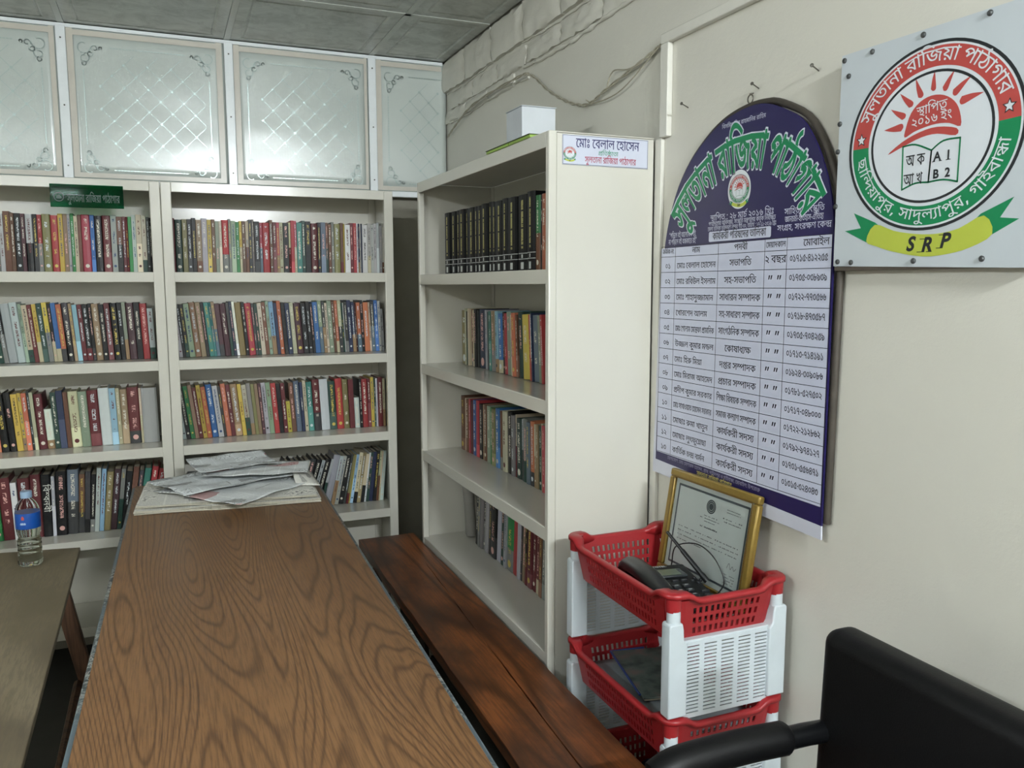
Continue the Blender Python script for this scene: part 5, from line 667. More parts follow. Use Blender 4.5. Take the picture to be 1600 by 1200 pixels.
def unit_book(kind):
    c = MB(); e = .0
    if kind == 'hard': prof = [(0, 0.03), (.12, .008), (.5, 0.0), (.88, .008), (1, .03)]; th = .10; ins = .03
    elif kind == 'soft': prof = [(0, .004), (.06, 0), (.94, 0), (1, .004)]; th = .05; ins = .004
    else: prof = [(0, .012), (.5, 0), (1, .012)]; th = .12; ins = .004
    out = prof+[(1, 1)]; inn = [(1-th, 1)]+[(min(max(x, th), 1-th), y+.02) for x, y in prof[::-1]]+[(th, 1), (0, 1)]
    ring = out+inn; n = len(ring)
    c.add([(x, y, 0) for x, y in ring]+[(x, y, 1) for x, y in ring], [(i, (i+1) % n, n+(i+1) % n, n+i) for i in range(n)])
    for z, fl in ((0, True), (1, False)):
        v, f = tri(ring, []); c.add([(x, y, z) for x, y in v], f)
    me = c.mesh('cover', BOOKM)
    bm = bmesh.new(); bm.from_mesh(me); bmesh.ops.remove_doubles(bm, verts=bm.verts, dist=1e-5); bmesh.ops.recalc_face_normals(bm, faces=bm.faces); bm.to_mesh(me); bm.free()
    p = MB().box(th, 1-th, .02+.01, 1-ins*.6, ins, 1-ins).mesh('pages', PAGES)
    return me, p
UB = {k: unit_book(k) for k in ('hard', 'soft', 'thin')}
UBV = UB['hard'][0].copy(); UBV.materials[0] = VOLM
COL = dict(K=('black', '111214'), D=('charcoal', '3a3b3c'), G=('grey', '7c7d7a'), L=('pale grey', 'a9acac'), W=('white', 'cfd2cf'), C=('cream', 'b9b193'), B=('tan', '93795a'),
           N=('brown', '6a4530'), R=('red', 'a5262c'), M=('maroon', '5f2126'), P=('rose red', 'b23748'), O=('orange', 'b8633a'), Y=('yellow', 'c0aa2e'), H=('khaki', '81794a'),
           E=('green', '237e40'), F=('dark green', '24433a'), T=('teal', '357a72'), U=('blue', '1f5f9e'), V=('navy', '232f4d'), S=('sky blue', '7aa6bd'), A=('sage green', '82937a'),
           I=('plum', '4a2c33'), Z=('slate blue', '5c6f7c'))
ORD = 'first second third fourth fifth sixth seventh eighth ninth tenth eleventh twelfth thirteenth fourteenth fifteenth sixteenth seventeenth eighteenth nineteenth twentieth'.split()
TENS = {2: 'twenty', 3: 'thirty', 4: 'forty', 5: 'fifty', 6: 'sixty'}
def ordinal(n):
    if n <= 20: return ORD[n-1]
    t, r = divmod(n, 10)
    return (TENS[t][:-1]+'ieth') if r == 0 else TENS[t]+'-'+ORD[r-1]
allb = []
rb = random.Random(11); KIND = ['book']
def one_book(M, t, d, h, code, mode='soft', vol=False, lean=0.0, pr=1):
    me, pg = UB[mode]
    if vol: me = UBV
    o = bpy.data.objects.new(KIND[0], me); C.objects.link(o)
    col = COL[code][1]; c = lin(col); j = rb.uniform(.82, 1.18); k = [rb.uniform(.92, 1.08) for _ in range(3)]
    g_ = sum(c[:3])/3; c = tuple(min(1, (v*.84+g_*.16)*j*q) for v, q in zip(c, k))+(1,); o.color = c
    dark = sum(c[:3]) < .75
    o['ink'] = list(lin(rb.choice(['d8d4c4', 'd8d4c4', 'c9b45a', 'cfd6d8', 'd9a9a0']))[:3]) if dark else list(lin(rb.choice(['2b2b2e', '5b2a2a', '24406a', 'd8d4c4']))[:3])
    o['seed'] = rb.uniform(0, 90); o['aspect'] = h/t; o['printed'] = 1.0 if (pr and rb.random() > .12) else 0.0
    if code in 'LW' and t > .026: o['printed'] = 0.0
    o['band'] = 0.0 if code in 'LW' and t > .026 else rb.choice([0, 0, 0, 0, .22, .35, .5])*1.0 if not vol else 0.0
    o['band_colour'] = list(lin(COL[rb.choice('KDGCBNMFZ')][1])[:3]) if rb.random() < .6 else [min(1, v*1.5+.03) for v in c[:3]]
    o.matrix_world = M @ Matrix.Diagonal((t, d, h, 1))
    p = bpy.data.objects.new('page_block', pg); C.objects.link(p); p.parent = o
    return o
def row(spec, where, group, x0, x1, place, h0, d0=.135, lean=0.0, lean2=None, from_right=False, vols=(), hvar=.006, lift=0.0):
    """spec: 'K50 W75*.6 ...' code + width (+ height factor); place(x, ang) -> matrix of a book whose bottom-left front corner is at x"""
    it = []
    for s in spec.split():
        f = 1.0
        if '*' in s: s, f = s.split('*'); f = float(f)
        it.append((s[0], float(s[1:]), f))
    tot = sum(i[1] for i in it); k = abs(x1-x0)/tot; x = 0; objs = []; n = len(it)
    for i, (code, w_, f) in enumerate(it):
        t = w_*k; a = lean+((lean2 if lean2 is not None else lean)-lean)*i/max(1, n-1)
        mode = 'hard' if t > .022 else ('soft' if t > .009 else 'thin'); v = i in vols
        h = h0*f+rb.uniform(-hvar, hvar)*(1 if f == 1 else 0); dj = rb.uniform(-.004, .004)
        tt = t*cos(a)-.0006
        o = one_book(place(x, a, tt, h, dj), tt, d0-.006+rb.uniform(-.006, .006), h, code, mode, v)
        objs.append((o, code, t, f, 'black' if v else COL[code][0])); x += t
    med = sorted(o[2] for o in objs)[n//2]
    for i, (o, code, t, f, cn) in enumerate(objs):
        th = 'thick ' if t > 1.55*med else ('thin ' if t < .62*med else '')
        if f < .8: th = 'short '+th
        allb.append((o, where, th+cn, objs[i-1][4] if i else None, objs[i+1][4] if i < n-1 else None, n-i if from_right else i+1, from_right, n, group, v))
def pl_front(z, x0, y=3.43):
    def f(x, a, t, h, dj):
        # a > 0: top leans to the left, the book stands on its bottom left corner;  a < 0: top leans right, on its bottom right corner
        if a >= 0: return Matrix.Translation((x0+x, y+dj, z+.0008)) @ Matrix.Rotation(-a, 4, 'Y')
        return Matrix.Translation((x0+x+t, y+dj, z+.0008)) @ Matrix.Rotation(-a, 4, 'Y') @ Matrix.Translation((-t, 0, 0))
    return f
def pl_side(z, y0, xs=1.03):
    def f(x, a, t, h, dj):
        R_ = Matrix.Rotation(-pi/2, 4, 'Z')
        M = Matrix.Translation((xs+dj, y0-x, z+.0008)) @ R_
        if a >= 0: return M @ Matrix.Rotation(-a, 4, 'Y')
        return M @ Matrix.Translation((t, 0, 0)) @ Matrix.Rotation(-a, 4, 'Y') @ Matrix.Translation((-t, 0, 0))
    return f
d2 = radians
row('G20 L45 N65 N40 K65 I40 L75 K45 R45 H85 R75 Y50 B45 L30 E35 C40 N35 P90 U45 K80 M90 L60 N60 M35 M25 E40 L45 C60 C50 D35 K20', 'top shelf of the left bookcase', 'books on the top shelf of the left bookcase', -.526, -.026, pl_front(ZS[0], -.526), .208, from_right=True)
row('K50 K45 L90 L80 A35 C55 M45 Y45 F55 Y50 K35 U50 O55 D70 B35 S50 M50 K60 K35 B75 K55 M60 K75 K50 A40 I85 K65 R75 L65*.9', 'second shelf of the left bookcase', 'books on the second shelf of the left bookcase', -.547, -.03, pl_front(ZS[1], -.547), .212, lean=d2(5.5), lean2=d2(2), from_right=True)
row('O20 K80 K70 Y60 Y35 O50 D25 C35 M85 W75*.7 F55 V65 N45 C100 A90 M110 W110 S65 C40 B75 M120 C25 L165', 'third shelf of the left bookcase', 'books on the third shelf of the left bookcase', -.568, -.034, pl_front(ZS[2], -.568, 3.44), .212, lean=d2(4), lean2=d2(1), from_right=True)
row('E70 M95 W50*.92 M100 M85 K80 L30 K95 Z95 N50 D45 K40 L40 S40 H60 I55 G40 K55 N50 D40 T60 R60 R60', 'fourth shelf of the left bookcase', 'books on the fourth shelf of the left bookcase', -.600, -.060, pl_front(ZS[3], -.600, 3.42), .232, lean=d2(3), lean2=d2(-11), from_right=True, hvar=.012)
row('L30 M85 F95 H65 K60 K55 B75 L75 Y55 N50 A50 C40 R90 G35 A65 E45 Y35 N50 C45 D45 G30 K75 P40 R100 N45 M50 P45 C50 K80 C30 R50 P35 T75 F50 K80 M100 K45 Z70 N40 N45 G40 H95 N45 Y20 W80 M50 R50 W25 V20 L20 V20 W80 L50 L45 L45 L40 L40 L40 K20', 'top shelf of the middle bookcase', 'books on the top shelf of the middle bookcase', .024, .868, pl_front(ZS[0], .024), .201)
row('G45 L50 K45 K55 A80 B90 B70 K50 T70 T35 B50 I70 I90 D45 V45 W40 H95 K50 P95 D40 F50 C65 N60 A50 S70 V50 O60 K60 V70 C65 I110 K80 K60 K45 U80 A60 D50 C40 A70 N45 O50 C55 F30 W20 D45 V65 V55 I30 O65 K50 O85 C30 D60 U60 L45 L45*.85', 'second shelf of the middle bookcase', 'books on the second shelf of the middle bookcase', .040, .858, pl_front(ZS[1], .040, 3.44), .208, lean=d2(5.5), lean2=d2(2))
row('L50 K60 E60 B55 M55 Y60 O65 U90 L75 D40 O70 M60 B100 Y55 C70 G60 H50 B50 I45 L65 A70 R75 K65 M60 Y60*.62 N70 Z85 V45 C50 T90 M110 W130 F110 R110 H90 M80 W85*.62 K40 R90 M50 Y50 F30 L30 M75 C40', 'third shelf of the middle bookcase', 'books on the third shelf of the middle bookcase', .050, .858, pl_front(ZS[2], .050, 3.45), .208, lean=d2(7), lean2=d2(0.5))
row('K30 V35 L16 K30 C20 D30 K30 L18 K30 L14 D26', 'low shelf behind the newspapers', 'books behind the newspapers', .365, .60, pl_front(ZS[3], .365, 3.45), .205, lean=d2(-19), lean2=d2(-16))
row('L110 L60 L60 K80 D40 H40 Y25 S50 C60 H60 C60 W30 F50 V60 K60 C40 C25 W60', 'low shelf of the middle bookcase', 'books at the right end of the low shelf', .585, .842, pl_front(ZS[3], .585, 3.45), .215, lean=d2(-13), lean2=d2(-5))
row('K63 K50 K35 K59 K25 K58 K30 K39 K53 K34 K32 K55 K45 K64 K74 K50 E29*.94 K13*.94 O28*.94', 'top shelf of the side bookcase', 'volumes on the top shelf of the side bookcase', 2.908, 2.042, pl_side(ZU[0], 2.908, .955), .217, d0=.20, vols=tuple(range(16)), hvar=.002)
KIND[0] = 'booklet'
row('H55 C16 K16 C21 N27 C16 K24 D15 V60 L18 F29 T21 B35 S24 U37 K16 R23 A32 C13 O27 N16 F36 Y52 R11 W12 V8 Z39 A21 R14', 'second shelf of the side bookcase', 'booklets on the second shelf of the side bookcase', 2.960, 2.21, pl_side(ZU[1], 2.960, 1.03), .203, lean=d2(1), lean2=d2(5))
row('N41 C15 N29 P15 M24 U33 R28 K37 B9 N27 A39 E17 H34 U33 L12 N16 C36 K39 G26 C8 F44 L11 G32 Z25 O30 C14 B17 F19 C13 P20 B16', 'third shelf of the side bookcase', 'booklets on the third shelf of the side bookcase', 2.982, 2.20, pl_side(ZU[2], 2.982, 1.038), .202, lean=d2(0), lean2=d2(1.5))
KIND[0] = 'book'
row('K29 G20 G24 K24 L28 D23 K53 L44 F30 L21 E53 R43 L24 D11 B30 K15 M37 M28 M28 N21 G20 K20', 'low shelf of the side bookcase', 'books on the low shelf of the side bookcase', 2.845, 2.205, pl_side(ZU[3], 2.845, 1.04), .225, lean=d2(-6), lean2=d2(-2.5))
# labels that single out each book: by its look, else by its neighbours, else by its count along the shelf
from collections import Counter
c1 = Counter((b[1], b[2]) for b in allb); nb = lambda b: (b[1], b[2], b[3], b[4]); c2 = Counter(nb(b) for b in allb)
for b in allb:
    o, where, look, l, r, pos, fr, n, grp, v = b
    kd = 'booklet' if o.name.startswith('booklet') else 'book'; o['category'] = kd; o['group'] = grp; W2 = where.replace('shelf of the ', 'shelf, ')
    if c1[(where, look)] == 1: s = f'{look} {kd}, the only such one on the {where}'
    elif c2[nb(b)] == 1 and l and r and len((look+l+r+W2).split()) < 10 and l != r: s = f'{look} {kd} between a {l} and a {r} one, {W2}'
    elif c2[nb(b)] == 1 and l and r and l == r and len((look+l+W2).split()) < 11: s = f'{look} {kd} between two {l} ones, {W2}'
    else: s = f'{look} {kd}, {ordinal(pos)} from the {"right" if fr else "left"}, {W2}'
    o['label'] = s
tb_ = [b[0] for b in allb if b[1].startswith('fourth shelf of the left')][5]; tb_['printed'] = 0.0
tt_, hh_ = tb_.matrix_world.to_scale().x, tb_.matrix_world.to_scale().z
V_, F_ = words('বিশ্বনবী', .030, 0, 0, d=6, ang=-pi/2)
me_ = bpy.data.meshes.new('title_lettering'); me_.from_pydata([((.0+x)/tt_+.5, -.004, y/hh_+.62) for x, y, _z in V_], [], F_); me_.materials.append(ink('title_pale', 'cfd0c6'))
o_ = bpy.data.objects.new('title_lettering', me_); C.objects.link(o_); o_.parent = tb_
# a leaning roll of grey paper and a pile of lying booklets
MB().lathe([(.019, 0), (.022, .01), (.021, .12), (.023, .225)], seg=20, M=Matrix.Translation((1.055, 2.925, ZU[3]+.006)) @ Matrix.Rotation(radians(-10), 4, 'X')).build('paper_roll', plain('greyed_paper', '8e8b84', .7, var=.1), None, smooth=50)
tag(C.objects['paper_roll'], 'grey rolled paper leaning at the far end of the side bookcase', 'paper roll')
zz = ZS[3]+.001
for i, (cc, lab) in enumerate((('6d6f6e', 'lowest'), ('8b8f8e', 'second lowest'), ('3c3d40', 'middle'), ('9da1a0', 'second highest'), ('585a5c', 'topmost'))):
    th = (.040, .036, .03, .034, .03)[i]; dx = rb.uniform(-.012, .012); r_ = thing('booklet', f'{lab} of the thick grey booklets lying in a pile behind the newspapers', 'booklet', (.20+dx, 3.50, zz), 'lying pile behind the newspapers')
    M = Matrix.Translation((.20+dx, 3.50, zz)) @ Matrix.Rotation(rb.uniform(-.06, .06), 4, 'Z')
    MB().box(-.135, .135, -.085, .07, .002, th-.003, M).build('page_block', PAGES, r_)
    MB().box(-.138, .138, -.088, .072, 0, .002, M).box(-.138, .138, -.088, .072, th-.003, th-.001, M).build('cover', plain('booklet_'+lab.split()[-1]+str(i), cc, .5), r_); zz += th
# ---------------------------------------------------------------- long table
LAM = wood('walnut_laminate', '3d281b', '7a5838', '876341', 'Y', 2.0, .36, ring=52, stretch=.11, lines=.55)
def vinylmat():
    t = NT('patterned_edge_film'); co_ = t.coord('World', (1, 1, 1))
    v = t.n('TexNoise', i_Vector=co_, i_Scale=38.0, i_Detail=2.0, i_Distortion=2.5); n = t.n('TexNoise', i_Vector=co_, i_Scale=4.0)
    c = t.ramp(v, [(.40, lin('30373a')), (.5, lin('5f6766')), (.58, lin('a2a7a2')), (.66, lin('4a3532'))])
    t.set(Base_Color=t.mix(t.ramp(n, [(.45, (0, 0, 0)), (.6, (1, 1, 1))]), c, lin('56636a')), Roughness=.4); return t.m
FILM = vinylmat(); STEEL = plain('dull_steel', '6a6a66', .4, metal=.6)
tb = thing('table', 'long narrow table with brown wood-grain laminate top running through the room', 'table', (.15, 1.9, 0))
TZ = .76
TL = [(-.118, 3.125), (.482, 3.125), (.402, .78), (-.172, .78)]
def quad_prism(P, z0, z1): return MB().prism(P, z1-z0, Matrix.Translation((0, 0, z0)))
quad_prism([(-.118, 3.125), (-.172, .78), (.402, .78), (.482, 3.125)], TZ-.004, TZ).build('laminate_sheet', LAM, tb, bevel=.001)
e = .010
quad_prism([(-.118-e, 3.128), (-.172-e, .776), (.402+e, .776), (.482+e, 3.128)], TZ-.030, TZ-.0045).build('tabletop_board', FILM, tb, bevel=.004)
DKW = wood('dark_underframe', '1d1511', '2e221a', '3a2a20', 'Y', 1.5, .5)
for x0, x1, y0, y1 in ((-.11, -.085, .86, 3.06), (.37, .395, .86, 3.06), (-.085, .37, .86, .885), (-.085, .37, 3.035, 3.06)): MB().box(x0, x1, y0, y1, TZ-.11, TZ-.031).build('apron', DKW, tb, bevel=.002)
for x in (-.115, .35):
    for y in (.85, 3.01): MB().box(x, x+.05, y, y+.05, 0, TZ-.031).build('leg', DKW, tb, bevel=.003)
# ---------------------------------------------------------------- bench beside the side bookcase: two worn planks
BENCH = wood('worn_red_brown_wood', '22120b', '8c5029', 'a06236', 'Y', 1.6, .42, ring=16, stretch=.10, wear='3b2418')
bn = thing('bench', 'worn red-brown wooden bench of two planks along the side bookcase', 'bench', (.76, 2.1, 0))
BZ = .475
def plank(P, nm, seed):
    rnd = random.Random(seed); m = MB(); n = 26
    (xa0, ya0), (xa1, ya1), (xb1, yb1), (xb0, yb0) = P
    def side(p, q, k, s): return (p[0]+(q[0]-p[0])*k+s*rnd.uniform(-.002, .002), p[1]+(q[1]-p[1])*k)
    L = [side((xa0, ya0), (xa1, ya1), k/n, 1) for k in range(n+1)]; R_ = [side((xb0, yb0), (xb1, yb1), k/n, 1) for k in range(n+1)]
    vs = []
    for z in (BZ-.032, BZ): 
        for a, b in zip(L, R_): vs += [(a[0], a[1], z), (b[0], b[1], z)]
    K = 2*(n+1); fs = []
    for i in range(n):
        a = 2*i; fs += [(K+a, K+a+1, K+a+3, K+a+2), (a, a+2, a+3, a+1), (a, K+a, K+a+2, a+2), (a+1, a+3, K+a+3, K+a+1)]
    fs += [(0, 1, K+1, K), (2*n, K+2*n, K+2*n+1, 2*n+1)]
    return m.add(vs, fs).build(nm, BENCH, bn, bevel=.0012)
plank([(.660, 3.12), (.622, 1.06), (.722, 1.06), (.8385, 3.12)], 'plank', 3)
plank([(.8386, 3.12), (.7255, 1.06), (.864, 1.06), (.880, 3.12)], 'plank', 4)
for y in (1.25, 2.85):
    for x, s in ((.66, -1), (.82, 1)):
        MB().tube([(x+s*.02, y, 0), (x-s*.005, y, BZ-.033)], .022, 8).build('leg', DKW, bn)
    MB().box(.66, .82, y-.015, y+.015, .16, .19).build('stretcher', DKW, bn, bevel=.002)
# pale flecks and a knot hole in the old planks come from the material; the split seam is real
# ---------------------------------------------------------------- low side table at the left
LTW = wood('grey_brown_plywood', '52483a', '7b6f58', '8a7d66', 'Y', 1.1, .5, ring=4, stretch=.3, wear='6b6049')
lt = thing('low_table', 'low table with a bare grey-brown plywood top and slanting wooden legs', 'table', (-.55, 2.2, 0))
LZ = .62
quad_prism([(-.282, 2.93), (-.85, 3.02), (-.83, 1.2), (-.262, 1.2)], LZ-.016, LZ).build('top_board', LTW, lt, bevel=.002)
LEGW = wood('brown_leg_wood', '3b281c', '6b4a36', '7a573f', 'Z', 1.5, .5)
def slab(pts, th, nm):              # a slanting flat leg: bottom point, top point
    (a, b) = pts; a, b = Vector(a), Vector(b); m = MB(); vs = []
    for p, w_ in ((a, .021), (b, .024)): vs += [p+Vector((sx*w_, sy*th, 0)) for sx, sy in ((-1, -1), (1, -1), (1, 1), (-1, 1))]
    return m.add(vs, [(0, 3, 2, 1), (4, 5, 6, 7)]+[(k, (k+1) % 4, 4+(k+1) % 4, 4+k) for k in range(4)]).build(nm, LEGW, lt, bevel=.003)
for y, d_ in ((2.80, .02), (1.40, -.02)):
    slab(((-.235, y+d_, 0), (-.345, y, LZ-.017)), .016, 'leg'); slab(((-.86, y+d_, 0), (-.74, y, LZ-.017)), .016, 'leg')
    MB().box(-.80, -.31, y-.018, y+.018, LZ-.075, LZ-.017).build('cross_rail', LEGW, lt, bevel=.002)
MB().box(-.345, -.320, 1.42, 2.78, LZ-.06, LZ-.017).build('side_rail', LEGW, lt, bevel=.002)
MB().tube([(-.30, 2.80, .22), (-.30, 1.40, .22)], .014, 8).build('stretcher', LEGW, lt)
# ---------------------------------------------------------------- water bottle
def clear(name, col, ior, rough=.03):
    t = NT(name); t.set(Base_Color=lin(col), Roughness=rough, IOR=ior, Transmission_Weight=1.0); return t.m
bo = (-.404, 2.80, LZ+.0005)
bt = thing('water_bottle', 'clear plastic water bottle with a blue label standing on the low table', 'bottle', bo)
ribs = lambda z: .0006*sin(z*420)
prof = [(.001, .006), (.018, .003), (.027, .0), (.0325, .006), (.0338, .014)]+[(.0322+ribs(z/1000)+(-.004*max(0, 1-abs(z-90)/14)), z/1000) for z in range(20, 108, 3)]+[(.0330, .111), (.0335, .116), (.0335, .164), (.0330, .168), (.0315, .176), (.027, .188), (.019, .199), (.0125, .206), (.0115, .212)]
inner = [(max(r-.0006, .0005), z+(.0007 if i < 3 else 0)) for i, (r, z) in enumerate(prof)]
MB().lathe(prof, bo, 32).build('bottle_wall', clear('clear_pet', 'f8fbfa', 1.06, .02), bt, smooth=60)
wl = [(max(r-.0012, .0005), z+.001) for r, z in prof if z < .150]+[(.0, .150)]
MB().lathe(wl, bo, 32).build('water', clear('water', 'eef3ea', 1.33, 0.0), bt, smooth=60)
lab_ = ink('bottle_blue', '1a4fa0', .3)
MB().lathe([(.0339, .117), (.0341, .118), (.0341, .163), (.0339, .164)], bo, 32).build('paper_label', lab_, bt, smooth=60)
lr = MB()
for (a0, a1, z0, z1) in ((-1.95, -1.72, .146, .154), (-1.90, -1.77, .154, .157)): lr.grid(lambda u, v: (bo[0]+.0344*cos(a0+(a1-a0)*u), bo[1]+.0344*sin(a0+(a1-a0)*u), bo[2]+z0+(z1-z0)*v), 5, 1)
lr.build('red_emblem', ink('label_red', 'b5483c'), bt)
lw = MB(); rnd = random.Random(8)
for k in range(7): a = -2.05+k*.065; lw.grid(lambda u, v: (bo[0]+.0344*cos(a+.042*u), bo[1]+.0344*sin(a+.042*u), bo[2]+.131+(.0055+.0015*(k % 2))*v), 1, 1)
lw.build('white_print', ink('label_white', 'cfe0ee'), bt)
MB().lathe([(.0152, .207), (.0155, .209), (.0155, .224), (.0145, .2265), (.001, .227)], bo, 28, wob=lambda a, z: 1+.018*cos(a*28)).build('cap', plain('pale_blue_cap', '8fa9c4', .35), bt, smooth=40)
# ---------------------------------------------------------------- newspapers on the far end of the table
def newsmat(name, tint, seed):
    t = NT(name); g = t.n('TexCoord'); s = t.n('SeparateXYZ', i_0=(g, 'UV')); U, V_ = (s, 0), (s, 1)
    rows = t.math('FRACT', t.math('MULTIPLY', V_, 70.0)); col = t.math('FRACT', t.math('MULTIPLY', U, 7.0))
    txt = t.n('TexNoise', i_Vector=t.n('CombineXYZ', i_0=t.math('MULTIPLY', U, 260.0), i_1=t.math('MULTIPLY', t.math('FLOOR', t.math('MULTIPLY', V_, 70.0)), 3.7), i_2=seed), i_Scale=1.0, i_Detail=1.0)
    m = t.math('MULTIPLY', t.math('LESS_THAN', rows, .55), t.math('GREATER_THAN', txt, .42)); m = t.math('MULTIPLY', m, t.math('GREATER_THAN', col, .07))
    blk = t.n('TexVoronoi', i_Vector=t.n('CombineXYZ', i_0=t.math('MULTIPLY', U, 4.0), i_1=t.math('MULTIPLY', V_, 6.0), i_2=seed), i_Scale=1.0, distance='CHEBYCHEV')
    bs = t.n('SeparateXYZ', i_0=(blk, 'Color'))
    head = t.math('GREATER_THAN', (bs, 0), .80); pic = t.math('GREATER_THAN', (bs, 1), .86)
    hn = t.n('TexNoise', i_Vector=t.n('CombineXYZ', i_0=t.math('MULTIPLY', U, 42.0), i_1=t.math('MULTIPLY', V_, 42.0), i_2=seed), i_Scale=1.0, i_Detail=2.0)
    hm = t.math('MULTIPLY', t.math('GREATER_THAN', hn, .56), head)
    c = t.mix(t.math('MULTIPLY', t.math('MULTIPLY', m, t.math('SUBTRACT', 1.0, head)), .34), lin(tint), lin('3a3c3e'))
    c = t.mix(t.math('MULTIPLY', hm, .7), c, lin('1e1f21'))
    pn = t.ramp(t.n('TexNoise', i_Vector=(g, 'UV'), i_Scale=40.0, i_Detail=4.0), [(.4, lin('4a4a4a')), (.6, lin('9a9a96'))])
    c = t.mix(t.math('MULTIPLY', pic, .6), c, pn)
    red = t.math('MULTIPLY', t.math('GREATER_THAN', (bs, 2), .93), t.math('SUBTRACT', 1.0, pic)); c = t.mix(t.math('MULTIPLY', red, .6), c, lin('a5524a'))
    t.set(Base_Color=c, Roughness=.85, Specular_IOR_Level=.2); return t.m
NEWS = [newsmat('newsprint_%d' % i, c, s) for i, (c, s) in enumerate((('e9e7de', 1.0), ('dfe3e3', 4.0), ('e8ebea', 9.0)))]
EDGE = plain('paper_edge', 'b5b09f', .9, var=.12, scale=200)
def folded_paper(z0, th, poly, mat, label, seed):
    """a folded newspaper: several leaves with a rounded fold at the front edge"""
    rnd = random.Random(seed); c = Vector((sum(p[0] for p in poly)/4, sum(p[1] for p in poly)/4, z0)); r_ = thing('newspaper', label, 'newspaper', c, 'newspapers on the long table')
    a, b, c_, d = [Vector((p[0], p[1], 0)) for p in poly]          # front left, front right, back right, back left
    def P(u, v, z): q = a.lerp(b, u).lerp(d.lerp(c_, u), v); return Vector((q.x, q.y, z))
    n = 4
    for k in range(n):
        zz_ = z0+th*(k+.12)/n; h = th/n*.78; o1 = rnd.uniform(0, .012); j = rnd.uniform(-.006, .006)
        f = lambda u, v: P(u+j*.5, v*.985+o1*.2, zz_+h+.0018*sin(u*9+k)*sin(v*7+seed))
        m = MB(); m.cm = 0; m.grid(f, 18, 12, uv=True)
        m.cm = 1
        N_ = 10
        for e_ in range(18):
            for (u0, v0, u1, v1) in ((e_/18, 0, (e_+1)/18, 0), (e_/18, 1, (e_+1)/18, 1)): m.add([f(u0, v0), f(u1, v1), f(u1, v1)-Vector((0, 0, h)), f(u0, v0)-Vector((0, 0, h))], [(0, 1, 2, 3)])
        for e_ in range(12):
            for (u0, v0, u1, v1) in ((0, e_/12, 0, (e_+1)/12), (1, e_/12, 1, (e_+1)/12)): m.add([f(u0, v0), f(u1, v1), f(u1, v1)-Vector((0, 0, h)), f(u0, v0)-Vector((0, 0, h))], [(0, 1, 2, 3)])
        m.add([P(0, 0, zz_), P(1, 0, zz_), P(1, 1, zz_), P(0, 1, zz_)], [(3, 2, 1, 0)])
        m.build('paper_section', [mat, EDGE], r_)
folded_paper(TZ+.0006, .013, [(-.112, 2.715), (.442, 2.655), (.462, 3.09), (-.088, 3.06)], NEWS[0], 'folded newspaper lowest on the long table, its yellowed fold facing the room', 1)
folded_paper(TZ+.0145, .009, [(-.106, 2.735), (.434, 2.672), (.45, 3.10), (-.078, 3.075)], NEWS[0], 'folded newspaper lying second from the bottom, ragged at its edge', 2)
def sheet(name, label, cx, cy, ang, w_, h_, zf, mat, th=.0012, nu=34, nv=26, cut=None):
    r_ = thing(name, label, 'newspaper', (cx, cy, TZ+.025), 'newspapers on the long table')
    def f(u, v):
        x = (u-.5)*w_; y = (v-.5)*h_; X_ = cx+x*cos(ang)-y*sin(ang); Y_ = cy+x*sin(ang)+y*cos(ang); return (X_, Y_, TZ+.0255+zf(u, v))
    o = MB().grid(f, nu, nv, uv=True).build('crumpled_leaf', mat, r_, smooth=70, solid=th); return r_
def wav(s, a, base, lift=0):
    def z(u, v):
        q = .5*sin(u*7+s)*cos(v*5+s*2)+.3*sin(u*15+v*9+s)+.2*sin(v*23-u*8+s*3)
        return base+a*(q+1)*.5+lift*max(0, (v-.55))*1.2
    return z
sheet('newspaper', 'open newspaper sheet with its corner poking over the pile towards the room', .200, 2.855, radians(42), .36, .37, wav(1.2, .012, .002), NEWS[2])
sheet('newspaper', 'crumpled grey newspaper sheet in the middle of the pile', .17, 2.93, radians(24), .42, .27, wav(4.0, .014, .017), NEWS[1])
sheet('newspaper', 'wrinkled newspaper lying across the right part of the pile', .28, 2.95, radians(-12), .34, .20, wav(7.1, .012, .034), NEWS[2])
sheet('newspaper', 'topmost small newspaper leaf, raised at its rear edge', .20, 3.01, radians(14), .27, .17, wav(9.4, .008, .050, .03), NEWS[1])
# a curled corner at the right end of the pile
cr = thing('newspaper', 'curled newspaper leaf bulging at the right end of the pile', 'newspaper', (.42, 2.95, TZ+.025), 'newspapers on the long table')
MB().grid(lambda u, v: (.385+.075*u, 2.80+.30*v-.03*u, TZ+.0255+.003+.035*sin(pi*min(1, v*1.05))*max(0, 1-u*u)), 8, 16, uv=True).build('crumpled_leaf', NEWS[0], cr, smooth=70, solid=.0012)
# ---------------------------------------------------------------- emblem, drawn once, used on three signs
RED, GRN, BLK, WHT, YEL = ink('red', 'b64a45', .35), ink('green', '138150', .35), ink('black', '26292c', .35), ink('white', 'd9dee2', .35), ink('yellow_green', 'b7c24a', .35)
ECU, ECV, ERX, ERY = -1.030, 1.695, .171, .151
RAYS=[((-1.086, 1.72), (-1.123, 1.721)), ((-1.082, 1.737), (-1.11, 1.754)), ((-1.068, 1.754), (-1.092, 1.777)), ((-1.049, 1.765), (-1.061, 1.795)), ((-1.025, 1.771), (-1.024, 1.8)), ((-1.003, 1.767), (-0.986, 1.793)), ((-0.984, 1.757), (-0.955, 1.777)), ((-0.97, 1.742), (-0.932, 1.747))]
SUN=[(-1.078, 1.702), (-1.076, 1.718), (-1.067, 1.74), (-1.05, 1.755), (-1.028, 1.761), (-1.004, 1.757), (-0.984, 1.744), (-0.973, 1.726), (-0.970, 1.703), (-0.991, 1.711), (-1.015, 1.714), (-1.04, 1.712), (-1.06, 1.708)]
